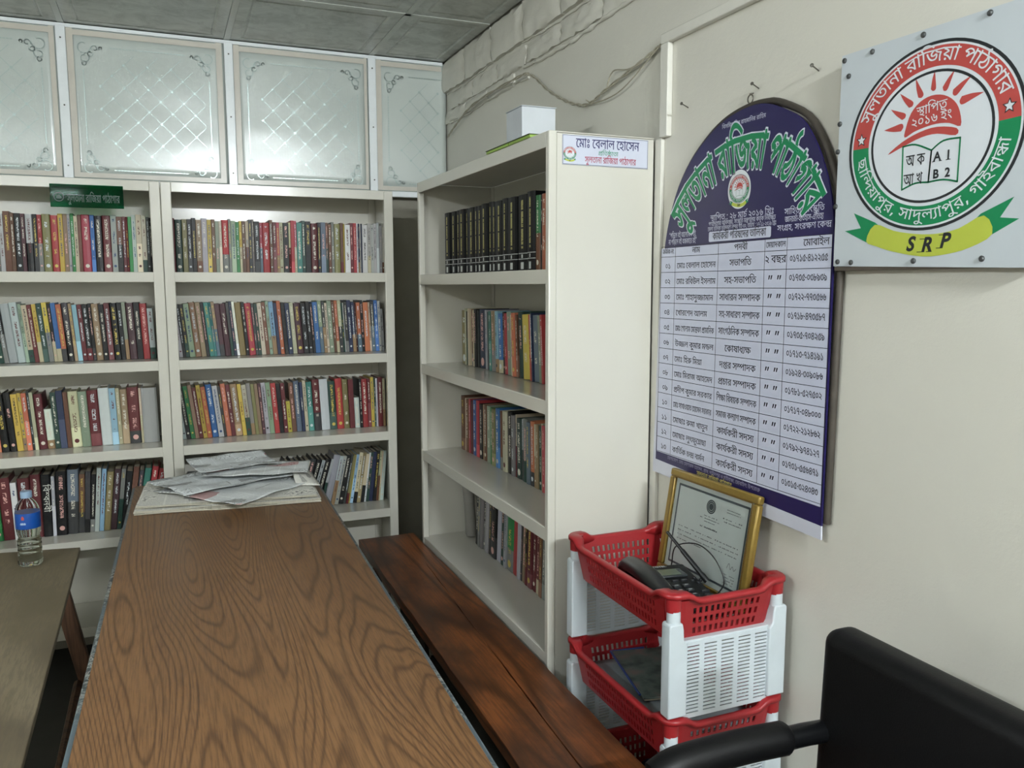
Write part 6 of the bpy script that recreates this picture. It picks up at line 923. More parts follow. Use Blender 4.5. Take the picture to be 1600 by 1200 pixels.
SWO=[(-1.112, 1.678), (-1.083, 1.695), (-1.048, 1.706), (-1.014, 1.709), (-0.977, 1.701), (-0.978, 1.69), (-1.013, 1.698), (-1.043, 1.697), (-1.078, 1.688)]
BOOKL=[(-1.08, 1.687), (-1.055, 1.687), (-1.022, 1.673), (-1.025, 1.622), (-1.051, 1.623), (-1.078, 1.615)]
BOOKR=[(-1.022, 1.673), (-1.0, 1.685), (-0.969, 1.685), (-0.97, 1.617), (-0.996, 1.623), (-1.025, 1.622)]
TAILL=[(-1.203, 1.553), (-1.165, 1.556), (-1.183, 1.584), (-1.133, 1.564), (-1.105, 1.545), (-1.151, 1.530)]
TAILR=[(-0.871, 1.584), (-0.925, 1.563), (-0.945, 1.545), (-0.904, 1.530), (-0.861, 1.551), (-0.892, 1.555)]
BOWL=[(-1.151, 1.532), (-1.133, 1.560), (-1.091, 1.547), (-1.045, 1.539), (-1.002, 1.537), (-0.962, 1.543), (-0.919, 1.560), (-0.903, 1.531), (-0.94, 1.512), (-0.983, 1.503), (-1.03, 1.501), (-1.089, 1.511), (-1.128, 1.522)]
def sm(P, n=4): return [tuple(p[:2]) for p in spl([(a, b, 0) for a, b in P], n, True)]
def smo(P, n=5): return [tuple(p[:2]) for p in spl([(a, b, 0) for a, b in P], n)]
def star(cx, cy, r): return [(cx+(r if k % 2 == 0 else r*.45)*cos(pi/2+k*pi/5), cy+(r if k % 2 == 0 else r*.45)*sin(pi/2+k*pi/5)) for k in range(10)]
def arcw(r_head, r_base, a0, a1):       # warp of lettering along the ring; t in 0..1, h: 0 baseline .. 1 headline
    def f(t, h): a = a0+(a1-a0)*t; r = r_base+(r_head-r_base)*h; return (ECU+ERX*r*cos(a), ECV+ERY*r*sin(a))
    return f
def raypoly(a, b):
    a, b = Vector(a), Vector(b); d = b-a; q = Vector((-d.y, d.x))*.17; s = 1 if b.x > -1.02 else -1
    m = a.lerp(b, .5)-q*.18*s*0
    return smo([tuple(a+q), tuple(a-d*.12), tuple(a-q), tuple(m-q*.55), tuple(b)])[:-1]+smo([tuple(b), tuple(m+q*.75), tuple(a+q)])[:-1]
def emblem(detail=True):
    E_ = []
    def A(nm, mat, g, lay): E_.append((nm, mat, g, lay))
    A('disc', WHT, poly(ell(ECU, ECV, ERX*.965, ERY*.965, 90)), 0)
    A('outer_ring', BLK, band(ECU, ECV, .968, 1.0, ERX, ERY), 1)
    A('red_band', RED, band(ECU, ECV, .735, .945, ERX, ERY, radians(2), radians(179)), 1)
    A('green_band', GRN, band(ECU, ECV, .735, .945, ERX, ERY, radians(179), radians(362)), 1)
    A('inner_ring', BLK, band(ECU, ECV, .672, .700, ERX, ERY), 1)
    A('sun', RED, poly(sm(SUN, 3)), 1); A('sun', RED, poly(sm(SWO, 3)), 1)
    for a, b in RAYS: A('ray', RED, poly(raypoly(a, b)), 1)
    wd = .0028
    A('open_book', GRN, line(smo(BOOKL[:3])+[BOOKL[3]]+smo(BOOKL[3:6])[1:], wd, True), 2); A('open_book', GRN, line(smo(BOOKR[:3])+[BOOKR[3]]+smo(BOOKR[3:6])[1:], wd, True), 2)
    A('ribbon_tail', GRN, poly(TAILL), 1); A('ribbon_tail', GRN, poly(TAILR), 1)
    A('ribbon', YEL, poly(sm(BOWL, 3)), 2)
    A('ring_lettering', WHT, words('সুলতানা রাজিয়া পাঠাগার', 1, d=6, warp=arcw(.918, .785, radians(159), radians(20))), 3)
    A('ring_lettering', WHT, words('ছান্দিয়াপুর, সাদুল্যাপুর, গাইবান্ধা', 1, d=4, warp=arcw(.775, .885, radians(187), radians(350))), 3)
    for a in (172.5, 10.5):
        x, y = ECU+ERX*.842*cos(radians(a)), ECV+ERY*.842*sin(radians(a))
        A('star', BLK, poly(star(x, y, .0125)), 2); A('star', WHT, poly(star(x, y, .0090)), 3)
    if detail:
        A('sun_lettering', WHT, words('স্থাপিত', .022, -1.026, 1.741, d=4, ang=.06), 3); A('sun_lettering', WHT, words('২০১৬ ইং', .022, -1.026, 1.724, d=4, ang=.04), 3)
        A('book_lettering', BLK, words('অ ক', .029, -1.053, 1.661, d=5, width=.038), 3); A('book_lettering', BLK, words('আ খ', .029, -1.056, 1.630, d=5, width=.038), 3)
        for s_, u, v in (('A', -1.010, 1.661), ('1', -.989, 1.661), ('B', -1.011, 1.633), ('2', -.989, 1.633)): A('book_lettering', BLK, latin(s_, .020, u, v, d=.0006), 3)
        for u, v, w_ in ((-1.0165, 1.6539, .005), (-1.0035, 1.6539, .005), (-.989, 1.6539, .008)): A('book_lettering', BLK, line([(u-w_/2, v), (u+w_/2, v)], .0011), 3)
        for s_, u, v in (('S', -1.055, 1.5215), ('R', -1.022, 1.5190), ('P', -.988, 1.5240)): A('ribbon_lettering', BLK, latin(s_, .033, u, v, shear=.25, d=.0012), 3)
        for u, v in ((-1.035, 1.5085), (-1.016, 1.5085), (-.997, 1.5135), (-1.030, 1.5297), (-.993, 1.5345)): A('ribbon_lettering', BLK, line([(u-.005, v), (u+.005, v)], .0012), 3)
    else: A('ribbon_lettering', BLK, latin('SRP', .030, -1.028, 1.5205, d=.001), 3)
    return E_
def emblem_small(cu, cv, s, fn, parent, w0, back=True):
    """the whole emblem as one printed part with several inks"""
    mats = [WHT, RED, GRN, BLK, YEL]; m = MB()
    if back: m.cm = 0; flat(m, xform(poly(ell(ECU, ECV-.006, ERX*1.12, ERY*1.36, 60)), lambda p: (cu+(p[0]-ECU)*s, cv+(p[1]-ECV)*s)), fn, w0)
    for nm, mat, g, lay in emblem(False):
        m.cm = mats.index(mat); flat(m, xform(g, lambda p: (cu+(p[0]-ECU)*s, cv+(p[1]-ECV)*s)), fn, w0+.00012+.00012*lay)
    return m.build('emblem_print', mats, parent)
# ---------------------------------------------------------------- white banner with the round emblem
bx = 1.176
bn2 = thing('banner', 'white banner with a round red and green emblem and yellow ribbon, screwed to the wall', 'sign', (XW, -ECU, 1.48))
wf = on_wall(bx)
CLOTH = plain('white_banner_film', 'c3cace', .30, var=.05, scale=5, bump=.05)
BW = [(-1.229, 1.489), (-.828, 1.478), (-.828, 1.868), (-1.229, 1.872)]
m = MB().grid(lambda u, v: wf((BW[0][0]*(1-u)+BW[1][0]*u)*(1-v)+(BW[3][0]*(1-u)+BW[2][0]*u)*v, (BW[0][1]*(1-u)+BW[1][1]*u)*(1-v)+(BW[3][1]*(1-u)+BW[2][1]*u)*v, 0), 4, 4)
m.build('film', CLOTH, bn2, solid=.001)
for a, b, c_, d in ((-1.228, -.829, 1.478, 1.490), (-1.228, -.829, 1.858, 1.869), (-1.228, -1.216, 1.49, 1.858), (-.841, -.829, 1.49, 1.858)):
    MB().box(bx+.0012, XW-.001, -b, -a, c_+.002, d-.002).build('frame_bar', plain('rusty_frame', '6b6258', .5, metal=.4, var=.2), bn2, bevel=.001)
parts = {}
for nm, mat, g, lay in emblem(True): parts.setdefault((nm, mat.name), (mat, []))[1].append((g, lay))
for (nm, _), (mat, gs) in parts.items():
    if nm in ('ray', 'star', 'ribbon_tail') :
        for g, lay in gs:
            m = MB(); flat(m, g, wf, .0006+.00022*lay); m.build(nm, mat, bn2)
    else:
        m = MB()
        for g, lay in gs: flat(m, g, wf, .0006+.00022*lay)
        m.build(nm, mat, bn2)
SCR = plain('screw_head', '5e6060', .4, metal=.7)
for u, v in ((-1.222, 1.862), (-1.157, 1.862), (-1.05, 1.862), (-.93, 1.862), (-1.227, 1.75), (-1.229, 1.70), (-1.229, 1.60), (-1.218, 1.497), (-1.185, 1.495), (-1.046, 1.494), (-.918, 1.494), (-1.21, 1.832)):
    MB().lathe([(.0048, 0), (.0048, .002), (.003, .0038), (.0001, .004)], seg=12, M=Matrix.Translation((bx-.0005, -u, v)) @ Matrix.Rotation(-pi/2, 4, 'Y')).build('screw', SCR, bn2, smooth=40)
# ---------------------------------------------------------------- dark blue committee board
kx = 1.180; bf = on_wall(kx); NAVY = ink('board_navy', '26204f', .28)
bd = thing('notice_board', 'arch-topped navy blue board listing committee names and phone numbers in a white table', 'sign', (XW, 1.53, .97))
ARCH=[(-1.822, 1.50), (-1.814, 1.545), (-1.796, 1.614), (-1.76, 1.688), (-1.713, 1.743), (-1.664, 1.78), (-1.611, 1.809), (-1.557, 1.826), (-1.494, 1.834), (-1.443, 1.83), (-1.393, 1.812), (-1.336, 1.781), (-1.299, 1.738), (-1.27, 1.686), (-1.247, 1.623), (-1.236, 1.556), (-1.235, 1.50)]
out = [(-1.842, 1.000)]+smo(ARCH, 3)+[(-1.236, .980)]
def plate(P, w0, w1, fn, nm, mat, par, bev=0):
    n = len(P); m = MB().add([fn(a, b, w0) for a, b in P]+[fn(a, b, w1) for a, b in P], [(i, (i+1) % n, n+(i+1) % n, n+i) for i in range(n)])
    v, f = tri(P, []); m.add([fn(a, b, w1) for a, b in v], f); m.add([fn(a, b, w0) for a, b in v], f)
    return m.build(nm, mat, par)
plate(out, -.004, .0, bf, 'panel', NAVY, bd)
fr = [(u-.0+(.008 if u > -1.5 else -.004), v+(.006 if v > 1.5 else -.0)) for u, v in out]
for i in range(0, len(out)-1): pass
m = MB(); pts = [Vector(bf(u, v, -.0105)) for u, v in [(-1.232, .985)]+[(u+(.010 if u > -1.45 else (-.001)), v+.004) for u, v in smo(ARCH, 3)[::-1]]]
m.tube(pts, .0075, 8); m.build('rim_frame', plain('dark_frame', '4c463f', .5, metal=.3, var=.2), bd, smooth=60)
plate([(-1.850, .965), (-1.842, 1.0), (-1.236, .980), (-1.235, .952)], -.003, .0006, bf, 'white_hem', ink('board_white', 'c9cbd6', .35), bd)
plate([(-1.850, .97), (-1.830, 1.45), (-1.822, 1.45), (-1.838, .99)], -.003, .0005, bf, 'white_hem', ink('board_white', 'c9cbd6', .35), bd)
# title lettering along the arch: white outline with green letters
HEAD = smo([(-1.785, 1.627), (-1.742, 1.680), (-1.684, 1.722), (-1.626, 1.752), (-1.556, 1.771), (-1.485, 1.774), (-1.429, 1.766), (-1.380, 1.748), (-1.336, 1.720), (-1.297, 1.683), (-1.261, 1.626)], 10)
cum = [0]
for a, b in zip(HEAD, HEAD[1:]): cum.append(cum[-1]+sqrt((a[0]-b[0])**2+(a[1]-b[1])**2))
def headwarp(t, h):
    s = min(max(t, 0), 1)*cum[-1]; i = 0
    while i < len(cum)-2 and cum[i+1] < s: i += 1
    f = (s-cum[i])/(cum[i+1]-cum[i]); a, b = Vector(HEAD[i]), Vector(HEAD[i+1]); p = a.lerp(b, f)
    j = min(max(i, 6), len(HEAD)-8); d = (Vector(HEAD[j+6])-Vector(HEAD[j-6])).normalized(); q = Vector((d.y, -d.x))
    return tuple(p+q*(1-h)*.070)
T1 = 'সুলতানা রাজিয়া পাঠাগার'
m = MB(); flat(m, words(T1, 1, d=50, warp=headwarp), bf, .0006); m.build('title_outline', ink('title_white', 'd6d9e4', .35), bd)
m = MB(); flat(m, words(T1, 1, d=20, warp=headwarp), bf, .0010); m.build('title_lettering', ink('title_green', '0f7f50', .35), bd)
emblem_small(-1.522, 1.664, .205, bf, bd, .0006)
WI = ink('board_pale', 'c6c9dc', .4); m = MB()
for s_, sz, u, v, al, wdt in (('বিসমিল্লাহির রাহমানির রাহিম', .013, -1.515, 1.806, 'c', None), ('স্থাপিত : ২৮ মার্চ ২০১৬ খ্রিঃ', .0205, -1.515, 1.607, 'c', None),
    ('গণগ্রন্থাগার অধিদপ্তর, সংস্কৃতি মন্ত্রণালয় কর্তৃক নিবন্ধিত', .0145, -1.515, 1.594, 'c', .23), ('জেলা তালিকা ভুক্তিকরণ নম্বর গাই-৩০, তারিখ : ১৭-১১-২০১৯ খ্রিঃ', .0145, -1.515, 1.5825, 'c', .235),
    ('“পড়িলে বই আলোকিত হই,', .019, -1.735, 1.576, 'c', .115), ('না পড়িলে বই অন্ধকারে রই”', .019, -1.735, 1.560, 'c', .120),
    ('সাহিত্য- সংস্কৃতি', .018, -1.318, 1.602, 'c', None), ('জ্ঞানচর্চা-ইতিহাস-ঐতিহ্য', .018, -1.318, 1.586, 'c', .108), ('সংগ্রহ, সংরক্ষণ কেন্দ্র', .018, -1.318, 1.570, 'c', None)):
    flat(m, words(s_, sz, u, v, al, d=4, width=wdt), bf, .0007)
m.build('small_lettering', WI, bd)
def rrect(u0, u1, v0, v1, r): return [(cx+r*cos(a), cy+r*sin(a)) for cx, cy, a0 in ((u1-r, v1-r, 0), (u0+r, v1-r, pi/2), (u0+r, v0+r, pi), (u1-r, v0+r, 1.5*pi)) for a in [a0+k*pi/8 for k in range(5)]]
PAPW = ink('table_white', 'c4c8da', .4); BI = ink('table_black', '20202e', .4)
m = MB(); flat(m, poly(rrect(-1.628, -1.413, 1.5535, 1.5765, .004)), bf, .0007); m.build('heading_box', PAPW, bd)
TL_, TR_ = -1.826, -1.238; TT, T0, TB = 1.5500, 1.5245, 1.0240
m = MB(); flat(m, ([(TL_-.006, TB-.002), (TR_-.002, TB-.006), (TR_, TT), (TL_, TT-.004)], [(0, 1, 2, 3)]), bf, .0007); m.build('table_ground', PAPW, bd)
m = MB(); cols = [TL_, -1.763, -1.590, -1.430, -1.362, TR_]; rh = (T0-TB)/13
sl = lambda u, v: u-.006*(TT-v)/(TT-TB)*(1-(u-TL_)/(TR_-TL_))
for k in range(15):
    v = TT if k == 0 else T0-rh*(k-1)
    flat(m, line([(sl(TL_, v), v), (sl(TR_, v), v)], .0012), bf, .0010)
for c_ in cols: flat(m, line([(sl(c_, TT), TT), (sl(c_, TB), TB)], .0012), bf, .0010)
m.build('table_rules', BI, bd)
m = MB(); mid = [(a+b)/2 for a, b in zip(cols, cols[1:])]
flat(m, words('কার্যকরী পরিষদের তালিকা', .0245, -1.5205, 1.565, d=8, width=.185), bf, .0011)
for s_, c_, wdt in (('ক্রমিক নং', 0, .050), ('নাম', 1, None), ('পদবী', 2, None), ('মেয়াদকাল', 3, .060), ('মোবাইল', 4, None)): flat(m, words(s_, .018 if c_ in (0, 3) else .021, mid[c_]+(.02 if c_ == 4 else 0), (TT+T0)/2, d=8, width=wdt), bf, .0011)
names = ['মোঃ বেলাল হোসেন', 'মোঃ রবিউল ইসলাম', 'মোঃ শাহাদুজ্জামান', 'খোরশেদ আলম', 'মোঃ গোলাম মোস্তফা প্রামানিক', 'উজ্জল কুমার মন্ডল', 'মোঃ হিরু মিয়া', 'মোঃ মিরাজ আহমেদ', 'প্রদীপ কুমার সরকার', 'মোঃ সাখাওয়াত হোসেন সরকার', 'মোছাঃ রুমা খাতুন', 'মোছাঃ লুৎফুন্নেছা', 'কার্তিক চন্দ্র বর্মন']
posts_ = ['সভাপতি', 'সহ-সভাপতি', 'সাধারন সম্পাদক', 'সহ-সাধারণ সম্পাদক', 'সাংগঠনিক সম্পাদক', 'কোষাধ্যক্ষ', 'দপ্তর সম্পাদক', 'প্রচার সম্পাদক', 'শিক্ষা বিষয়ক সম্পাদক', 'সমাজ কল্যাণ সম্পাদক', 'কার্যকরী সদস্য', 'কার্যকরী সদস্য', 'কার্যকরী সদস্য']
phones = '০১৭১৫-৪১২২৫৫ ০১৭৩৫-০৩৮৯৩৯ ০১৭২২-৭৭৩৫৬৬ ০১৭১৮-৪৭৩৫৮৭ ০১৭৩৫-৭০৪২৫৯ ০১৭১৩-৭১৪১৯১ ০১৯২৪-৩০৯০৮৬ ০১৭৮১-৫২৭৫০২ ০১৭১৭-০৪৮০০০ ০১৭২২-২১২৮৬২ ০১৭৯২-৯৭৪১২৭ ০১৭৩১-৫৫৬৪৭১ ০১৩১৫-৩২৪০৪৩'.split()
nums = '০১ ০২ ০৩ ০৪ ০৫ ০৬ ০৭ ০৮ ০৯ ১০ ১১ ১২ ১৩'.split()
for k in range(13):
    v = T0-rh*(k+.5); q = lambda u: sl(u, v)
    flat(m, words(nums[k], .021, q(mid[0]), v-.004, d=5), bf, .0011)
    W_ = FONT['r'][names[k]][-1]*.0000205
    flat(m, words(names[k], .0205, q(cols[1])+.008, v-.004, 'l', d=4, width=min(W_, .158)), bf, .0011)
    W_ = FONT['r'][posts_[k]][-1]*.0000225
    flat(m, words(posts_[k], .0225, q(mid[2]), v-.002, d=7, width=min(W_, .142)), bf, .0011)
    flat(m, words('২ বছর' if k == 0 else '” ”', .024 if k == 0 else .036, q(mid[3]), v+(.002 if k == 0 else -.008), d=6), bf, .0011)
    flat(m, words(phones[k], .0225, q(mid[4]), v+.002, d=8, width=.106), bf, .0011)
m.build('table_lettering', BI, bd)
m = MB(); flat(m, words('যোগাযোগ: মোঃ মোশারফ হোসেন, গ্রাম: দাউদপুর ও গাইবান্ধা, মোবাইল: উপরোক্ত', .0125, -1.60, 1.0120, d=3, width=.36, ang=-.012), bf, .0010); m.build('footer_lettering', ink('footer_grey', '8f8ca8'), bd)
m = MB(); flat(m, words(T1, .0175, -1.585, .9990, d=8, width=.135, ang=-.012), bf, .0010); m.build('footer_title', ink('footer_yellow', 'c9bd6a'), bd)
# nails, hook
NL = plain('old_nail', '6b675f', .4, metal=.6)
for i, (y, z, lab) in enumerate(((1.492, 1.872, 'bent nail in the wall just above the blue board'), (1.315, 1.868, 'nail in the wall between the blue board and the white banner'), (1.753, 1.882, 'nail in the wall beside the upper cable duct'))):
    r_ = thing('nail', lab, 'nail', (XW, y, z), 'nails in the right wall')
    M = Matrix.Translation((XW, y, z)) @ Matrix.Rotation(-pi/2+.25, 4, 'Y') @ Matrix.Rotation(.3, 4, 'X')
    MB().lathe([(.0014, -.004), (.0014, .026)], seg=8, M=M).build('shank', NL, r_); MB().lathe([(.0038, .026), (.0038, .0275), (.001, .028)], seg=10, M=M).build('head', NL, r_)
hk = MB().tube([(1.192, 1.509+.009*cos(a), 1.853+.009*sin(a)) for a in [k*2*pi/14 for k in range(15)]], .0016, 6); hk.tube([(1.201, 1.509, 1.866), (1.190, 1.509, 1.863)], .0015, 6); 
tag(hk.build('hanging_ring', NL, None, smooth=60, base=(1.192, 1.509, 1.844)), 'small metal ring from which the blue board hangs', 'ring')
# ---------------------------------------------------------------- name sticker on the side bookcase, plaque, things on top
sk = thing('name_sticker', 'white name sticker with emblem on the closed side of the side bookcase', 'sticker', (1.044, 1.877, 1.749))
sf = lambda u, v, w: (u, 1.8785-.0006-w, v)
m = MB(); m.box(.922, 1.166, 1.8775, 1.8788, 1.750, 1.822); m.build('sticker_film', ink('sticker_white', 'c8ccda', .3), sk)
m = MB(); 
for seg_ in ((.9235, 1.7515, 1.1645, 1.7515), (.9235, 1.8205, 1.1645, 1.8205), (.9235, 1.7515, .9235, 1.8205), (1.1645, 1.7515, 1.1645, 1.8205)): flat(m, line([seg_[:2], seg_[2:]], .0011), sf, .0008)
m.build('sticker_border', ink('border_grey', '5f6472'), sk)
m = MB(); flat(m, words('মোঃ বেলাল হোসেন', .034, 1.049, 1.803, d=10, width=.180), sf, .0009); m.build('name_lettering', ink('sticker_blue', '28265e'), sk)
m = MB(); flat(m, words('প্রতিষ্ঠাতা', .0155, 1.050, 1.7815, d=4), sf, .0009); m.build('role_lettering', ink('sticker_green', '2f8a63'), sk)
m = MB(); flat(m, words(T1, .023, 1.057, 1.7640, d=7, width=.146), sf, .0009); m.build('library_lettering', ink('sticker_red', 'a8324a'), sk)
emblem_small(.942, 1.7775, .105, sf, sk, .0008, back=False)
pq = thing('plaque', 'green translucent plaque hanging under the top rail of the left bookcase', 'plaque', (-.225, 3.300, 1.726))
t = NT('green_acrylic'); t.set(Base_Color=lin('1c7a50'), Roughness=.05, Transmission_Weight=.97, IOR=1.12, Specular_IOR_Level=.3)
MB().box(-.340, -.110, 3.2985, 3.3015, 1.727, 1.806).build('acrylic_plate', t.m, pq, bevel=.001)
pf = lambda u, v, w: (u, 3.2985-w, v)
m = MB(); flat(m, words(T1, .040, -.205, 1.758, d=8, width=.165), pf, .0006); m.build('lettering', ink('plaque_letters', '35584c'), pq)
m = MB(); flat(m, band(-.313, 1.762, .82, 1, .016, .016, n=28), pf, .0006); flat(m, poly(sm([(-.322, 1.757), (-.313, 1.770), (-.304, 1.757)], 3)), pf, .0006); m.build('round_mark', ink('plaque_letters', '35584c'), pq)
cb = thing('carton', 'small plain white carton standing on top of the side bookcase', 'box', (.985, 2.20, 1.8298))
WC = plain('white_card', 'c9ced2', .55, var=.05)
MB().box(.932, 1.034, 2.15, 2.262, 1.8302, 1.942).build('carton_body', WC, cb, bevel=.0015); MB().box(.930, 1.036, 2.148, 2.264, 1.9425, 1.9445).build('lid', WC, cb, bevel=.0005)
for i, (y0, y1, lab) in enumerate(((2.135, 2.300, 'farther of the two flat green booklets on the edge of the side bookcase top'), (1.990, 2.130, 'nearer of the two flat green booklets on the edge of the side bookcase top'))):
    r_ = thing('booklet', lab, 'booklet', (.91, (y0+y1)/2, 1.8302), 'green booklets on top of the side bookcase')
    MB().box(.884, .928, y0, y1, 1.8302, 1.8375).build('pages', plain('green_card', '8fae4d', .5), r_, bevel=.001); MB().box(.882, .929, y0-.002, y1+.001, 1.838, 1.8392).build('cover', plain('dark_green_card', '3f4a34', .5), r_)
# spine title on one big book
# ---------------------------------------------------------------- red and white basket rack
RP = plain('red_plastic', '982226', .38, var=.06); WP = plain('white_plastic', 'c9d2d6', .33, var=.05)
X0, X1, Y0, Y1 = .886, 1.184, 1.318, 1.782
rk = thing('basket_rack', 'three-tier rack of red baskets and white slotted end panels against the wall', 'rack', ((X0+X1)/2, (Y0+Y1)/2, 0))
def slotted(A, B, Cc, D, cols, rows, mu, mv, gu, gv, mb):
    """bilinear patch A(0,0) B(1,0) C(1,1) D(0,1) with cols x rows openings left out"""
    A, B, Cc, D = map(Vector, (A, B, Cc, D))
    def lines(n, m0, m1, g):
        w_ = (1-m0-m1-g*(n-1))/n; L = [0, m0]
        for i in range(n): L.append(L[-1]+w_); L.append(L[-1]+g)
        L[-1] = 1; return L
    U = lines(cols, mu[0], mu[1], gu); V = lines(rows, mv[0], mv[1], gv)
    nu, nv = len(U), len(V); vs = [A.lerp(B, u).lerp(D.lerp(Cc, u), v) for v in V for u in U]; fs = []
    for j in range(nv-1):
        for i in range(nu-1):
            if i % 2 == 1 and j % 2 == 1: continue
            a = j*nu+i; fs.append((a, a+1, a+nu+1, a+nu))
    mb.add(vs, fs)
def merge(o, d=1e-4):
    bm = bmesh.new(); bm.from_mesh(o.data); bmesh.ops.remove_doubles(bm, verts=bm.verts, dist=d); bmesh.ops.recalc_face_normals(bm, faces=bm.faces); bm.to_mesh(o.data); bm.free()
def basket(zr):
    """body tapers towards its floor; corners lift into lips over the posts"""
    zt = zr-.010; zb = zr-.098; i = .014; s = .030; q = .020
    T = [(X0+i, Y0+i), (X1-i, Y0+i), (X1-i, Y1-i), (X0+i, Y1-i)]; Bm = [(X0+s, Y0+s), (X1-s, Y0+s), (X1-s, Y1-s), (X0+s, Y1-s)]
    m = MB(); cr_ = .030
    def cor(P, k, r):       # points before / after corner k
        p = Vector(P[k]); a = Vector(P[k-1]); b = Vector(P[(k+1) % 4]); return p+(a-p).normalized()*r, p+(b-p).normalized()*r, p
    for k in range(4):
        t1 = cor(T, k, cr_)[1]; t2 = cor(T, (k+1) % 4, cr_)[0]; b1 = cor(Bm, k, cr_*.8)[1]; b2 = cor(Bm, (k+1) % 4, cr_*.8)[0]
        short = k in (0, 2)
        slotted((b1.x, b1.y, zb), (b2.x, b2.y, zb), (t2.x, t2.y, zt), (t1.x, t1.y, zt), 12 if short else 24, 3, (.10, .10), (.12, .22), .035 if short else .017, .09, m)
        a, b, p = cor(T, k, cr_); c, d, r = cor(Bm, k, cr_*.8); n = 5
        for j in range(n):
            def bz(P0, P1, P2, t): return P0*(1-t)**2+P1*2*t*(1-t)+P2*t*t
            p0, p1 = bz(a, p, b, j/n), bz(a, p, b, (j+1)/n); q0, q1 = bz(c, r, d, j/n), bz(c, r, d, (j+1)/n)
            m.add([(q0.x, q0.y, zb), (q1.x, q1.y, zb), (p1.x, p1.y, zt), (p0.x, p0.y, zt)], [(0, 1, 2, 3)])
            m.add([(q0.x, q0.y, zb), (q1.x, q1.y, zb), (r.x*.7+c.x*.15+d.x*.15, r.y*.7+c.y*.15+d.y*.15, zb)][:2]+[((c.x+d.x)/2, (c.y+d.y)/2, zb)], [(0, 1, 2)])
    b = [cor(Bm, k, cr_*.8) for k in range(4)]
    x0, x1, y0, y1 = Bm[0][0], Bm[1][0], Bm[0][1], Bm[2][1]; e = cr_*.8
    slotted((x0+e, y0+e, zb), (x1-e, y0+e, zb), (x1-e, y1-e, zb), (x0+e, y1-e, zb), 5, 16, (.05, .05), (.04, .04), .05, .025, m)
    for A_, B_, C_, D_ in (((x0+e, y0), (x1-e, y0), (x1-e, y0+e), (x0+e, y0+e)), ((x0+e, y1-e), (x1-e, y1-e), (x1-e, y1), (x0+e, y1)), ((x0, y0+e), (x0+e, y0+e), (x0+e, y1-e), (x0, y1-e)), ((x1-e, y0+e), (x1, y0+e), (x1, y1-e), (x1-e, y1-e))):
        m.add([(p[0], p[1], zb) for p in (A_, B_, C_, D_)], [(0, 1, 2, 3)])
    for cx, cy, sx, sy in ((x0, y0, 1, 1), (x1, y0, -1, 1), (x1, y1, -1, -1), (x0, y1, 1, -1)): m.add([(cx+sx*e, cy, zb), (cx+sx*e, cy+sy*e, zb), (cx, cy+sy*e, zb)], [(0, 1, 2)])
    o = m.build('basket', RP, rk, solid=.0025); merge(o)
    # rim: a lipped rail that swells and rises over the corners
    m = MB(); N = 96; ring = []
    def rr(P, r): # rounded rectangle path point list
        out_ = []
        for k, (cx, cy, a0) in enumerate(((X1-r, Y1-r, 0), (X0+r, Y1-r, pi/2), (X0+r, Y0+r, pi), (X1-r, Y0+r, 1.5*pi))):
            for j in range(7): a = a0+j*pi/12; out_.append((cx+r*cos(a), cy+r*sin(a)))
        return out_
    base = rr(None, .030); path = []
    for a, b_ in zip(base, base[1:]+base[:1]):
        L = sqrt((a[0]-b_[0])**2+(a[1]-b_[1])**2); n = max(1, int(L/.012))
        for j in range(n): path.append((a[0]+(b_[0]-a[0])*j/n, a[1]+(b_[1]-a[1])*j/n))
    def corner(x, y):
        dx = min(x-X0, X1-x); dy = min(y-Y0, Y1-y); d = max(dx, dy)-.0; return max(0, min(1, (.075-d)/.030))
    secs = []
    for x, y in path:
        c = corner(x, y); c = c*c*(3-2*c); dx = (X0+X1)/2-x; dy = (Y0+Y1)/2-y
        nx, ny = (1 if x < X0+.001 else -1 if x > X1-.001 else 0), (1 if y < Y0+.001 else -1 if y > Y1-.001 else 0)
        if nx == 0 and ny == 0:
            cx = X0+.03 if x < (X0+X1)/2 else X1-.03; cy = Y0+.03 if y < (Y0+Y1)/2 else Y1-.03; v_ = Vector((cx-x, cy-y)).normalized(); nx, ny = v_
        w_ = .014+.013*c; z = zr-.006+.015*c
        secs.append([(x, y, z-.010), (x, y, z-.003), (x+nx*.003, y+ny*.003, z), (x+nx*(w_-.003), y+ny*(w_-.003), z), (x+nx*w_, y+ny*w_, z-.003), (x+nx*w_, y+ny*w_, zr-.016)])
    n = len(secs); vs = [p for s_ in secs for p in s_]
    m.add(vs, [(i*6+k, i*6+k+1, ((i+1) % n)*6+k+1, ((i+1) % n)*6+k) for i in range(n) for k in range(5)])
    m.build('basket_rim', RP, o, smooth=50, solid=.002)
    for x in (X0+.022, X1-.022):
        for y in (Y0+.022, Y1-.022): MB().lathe([(.0155, -.030), (.0165, .008)], (x, y, zr), 20).build('socket', RP, o, smooth=50)
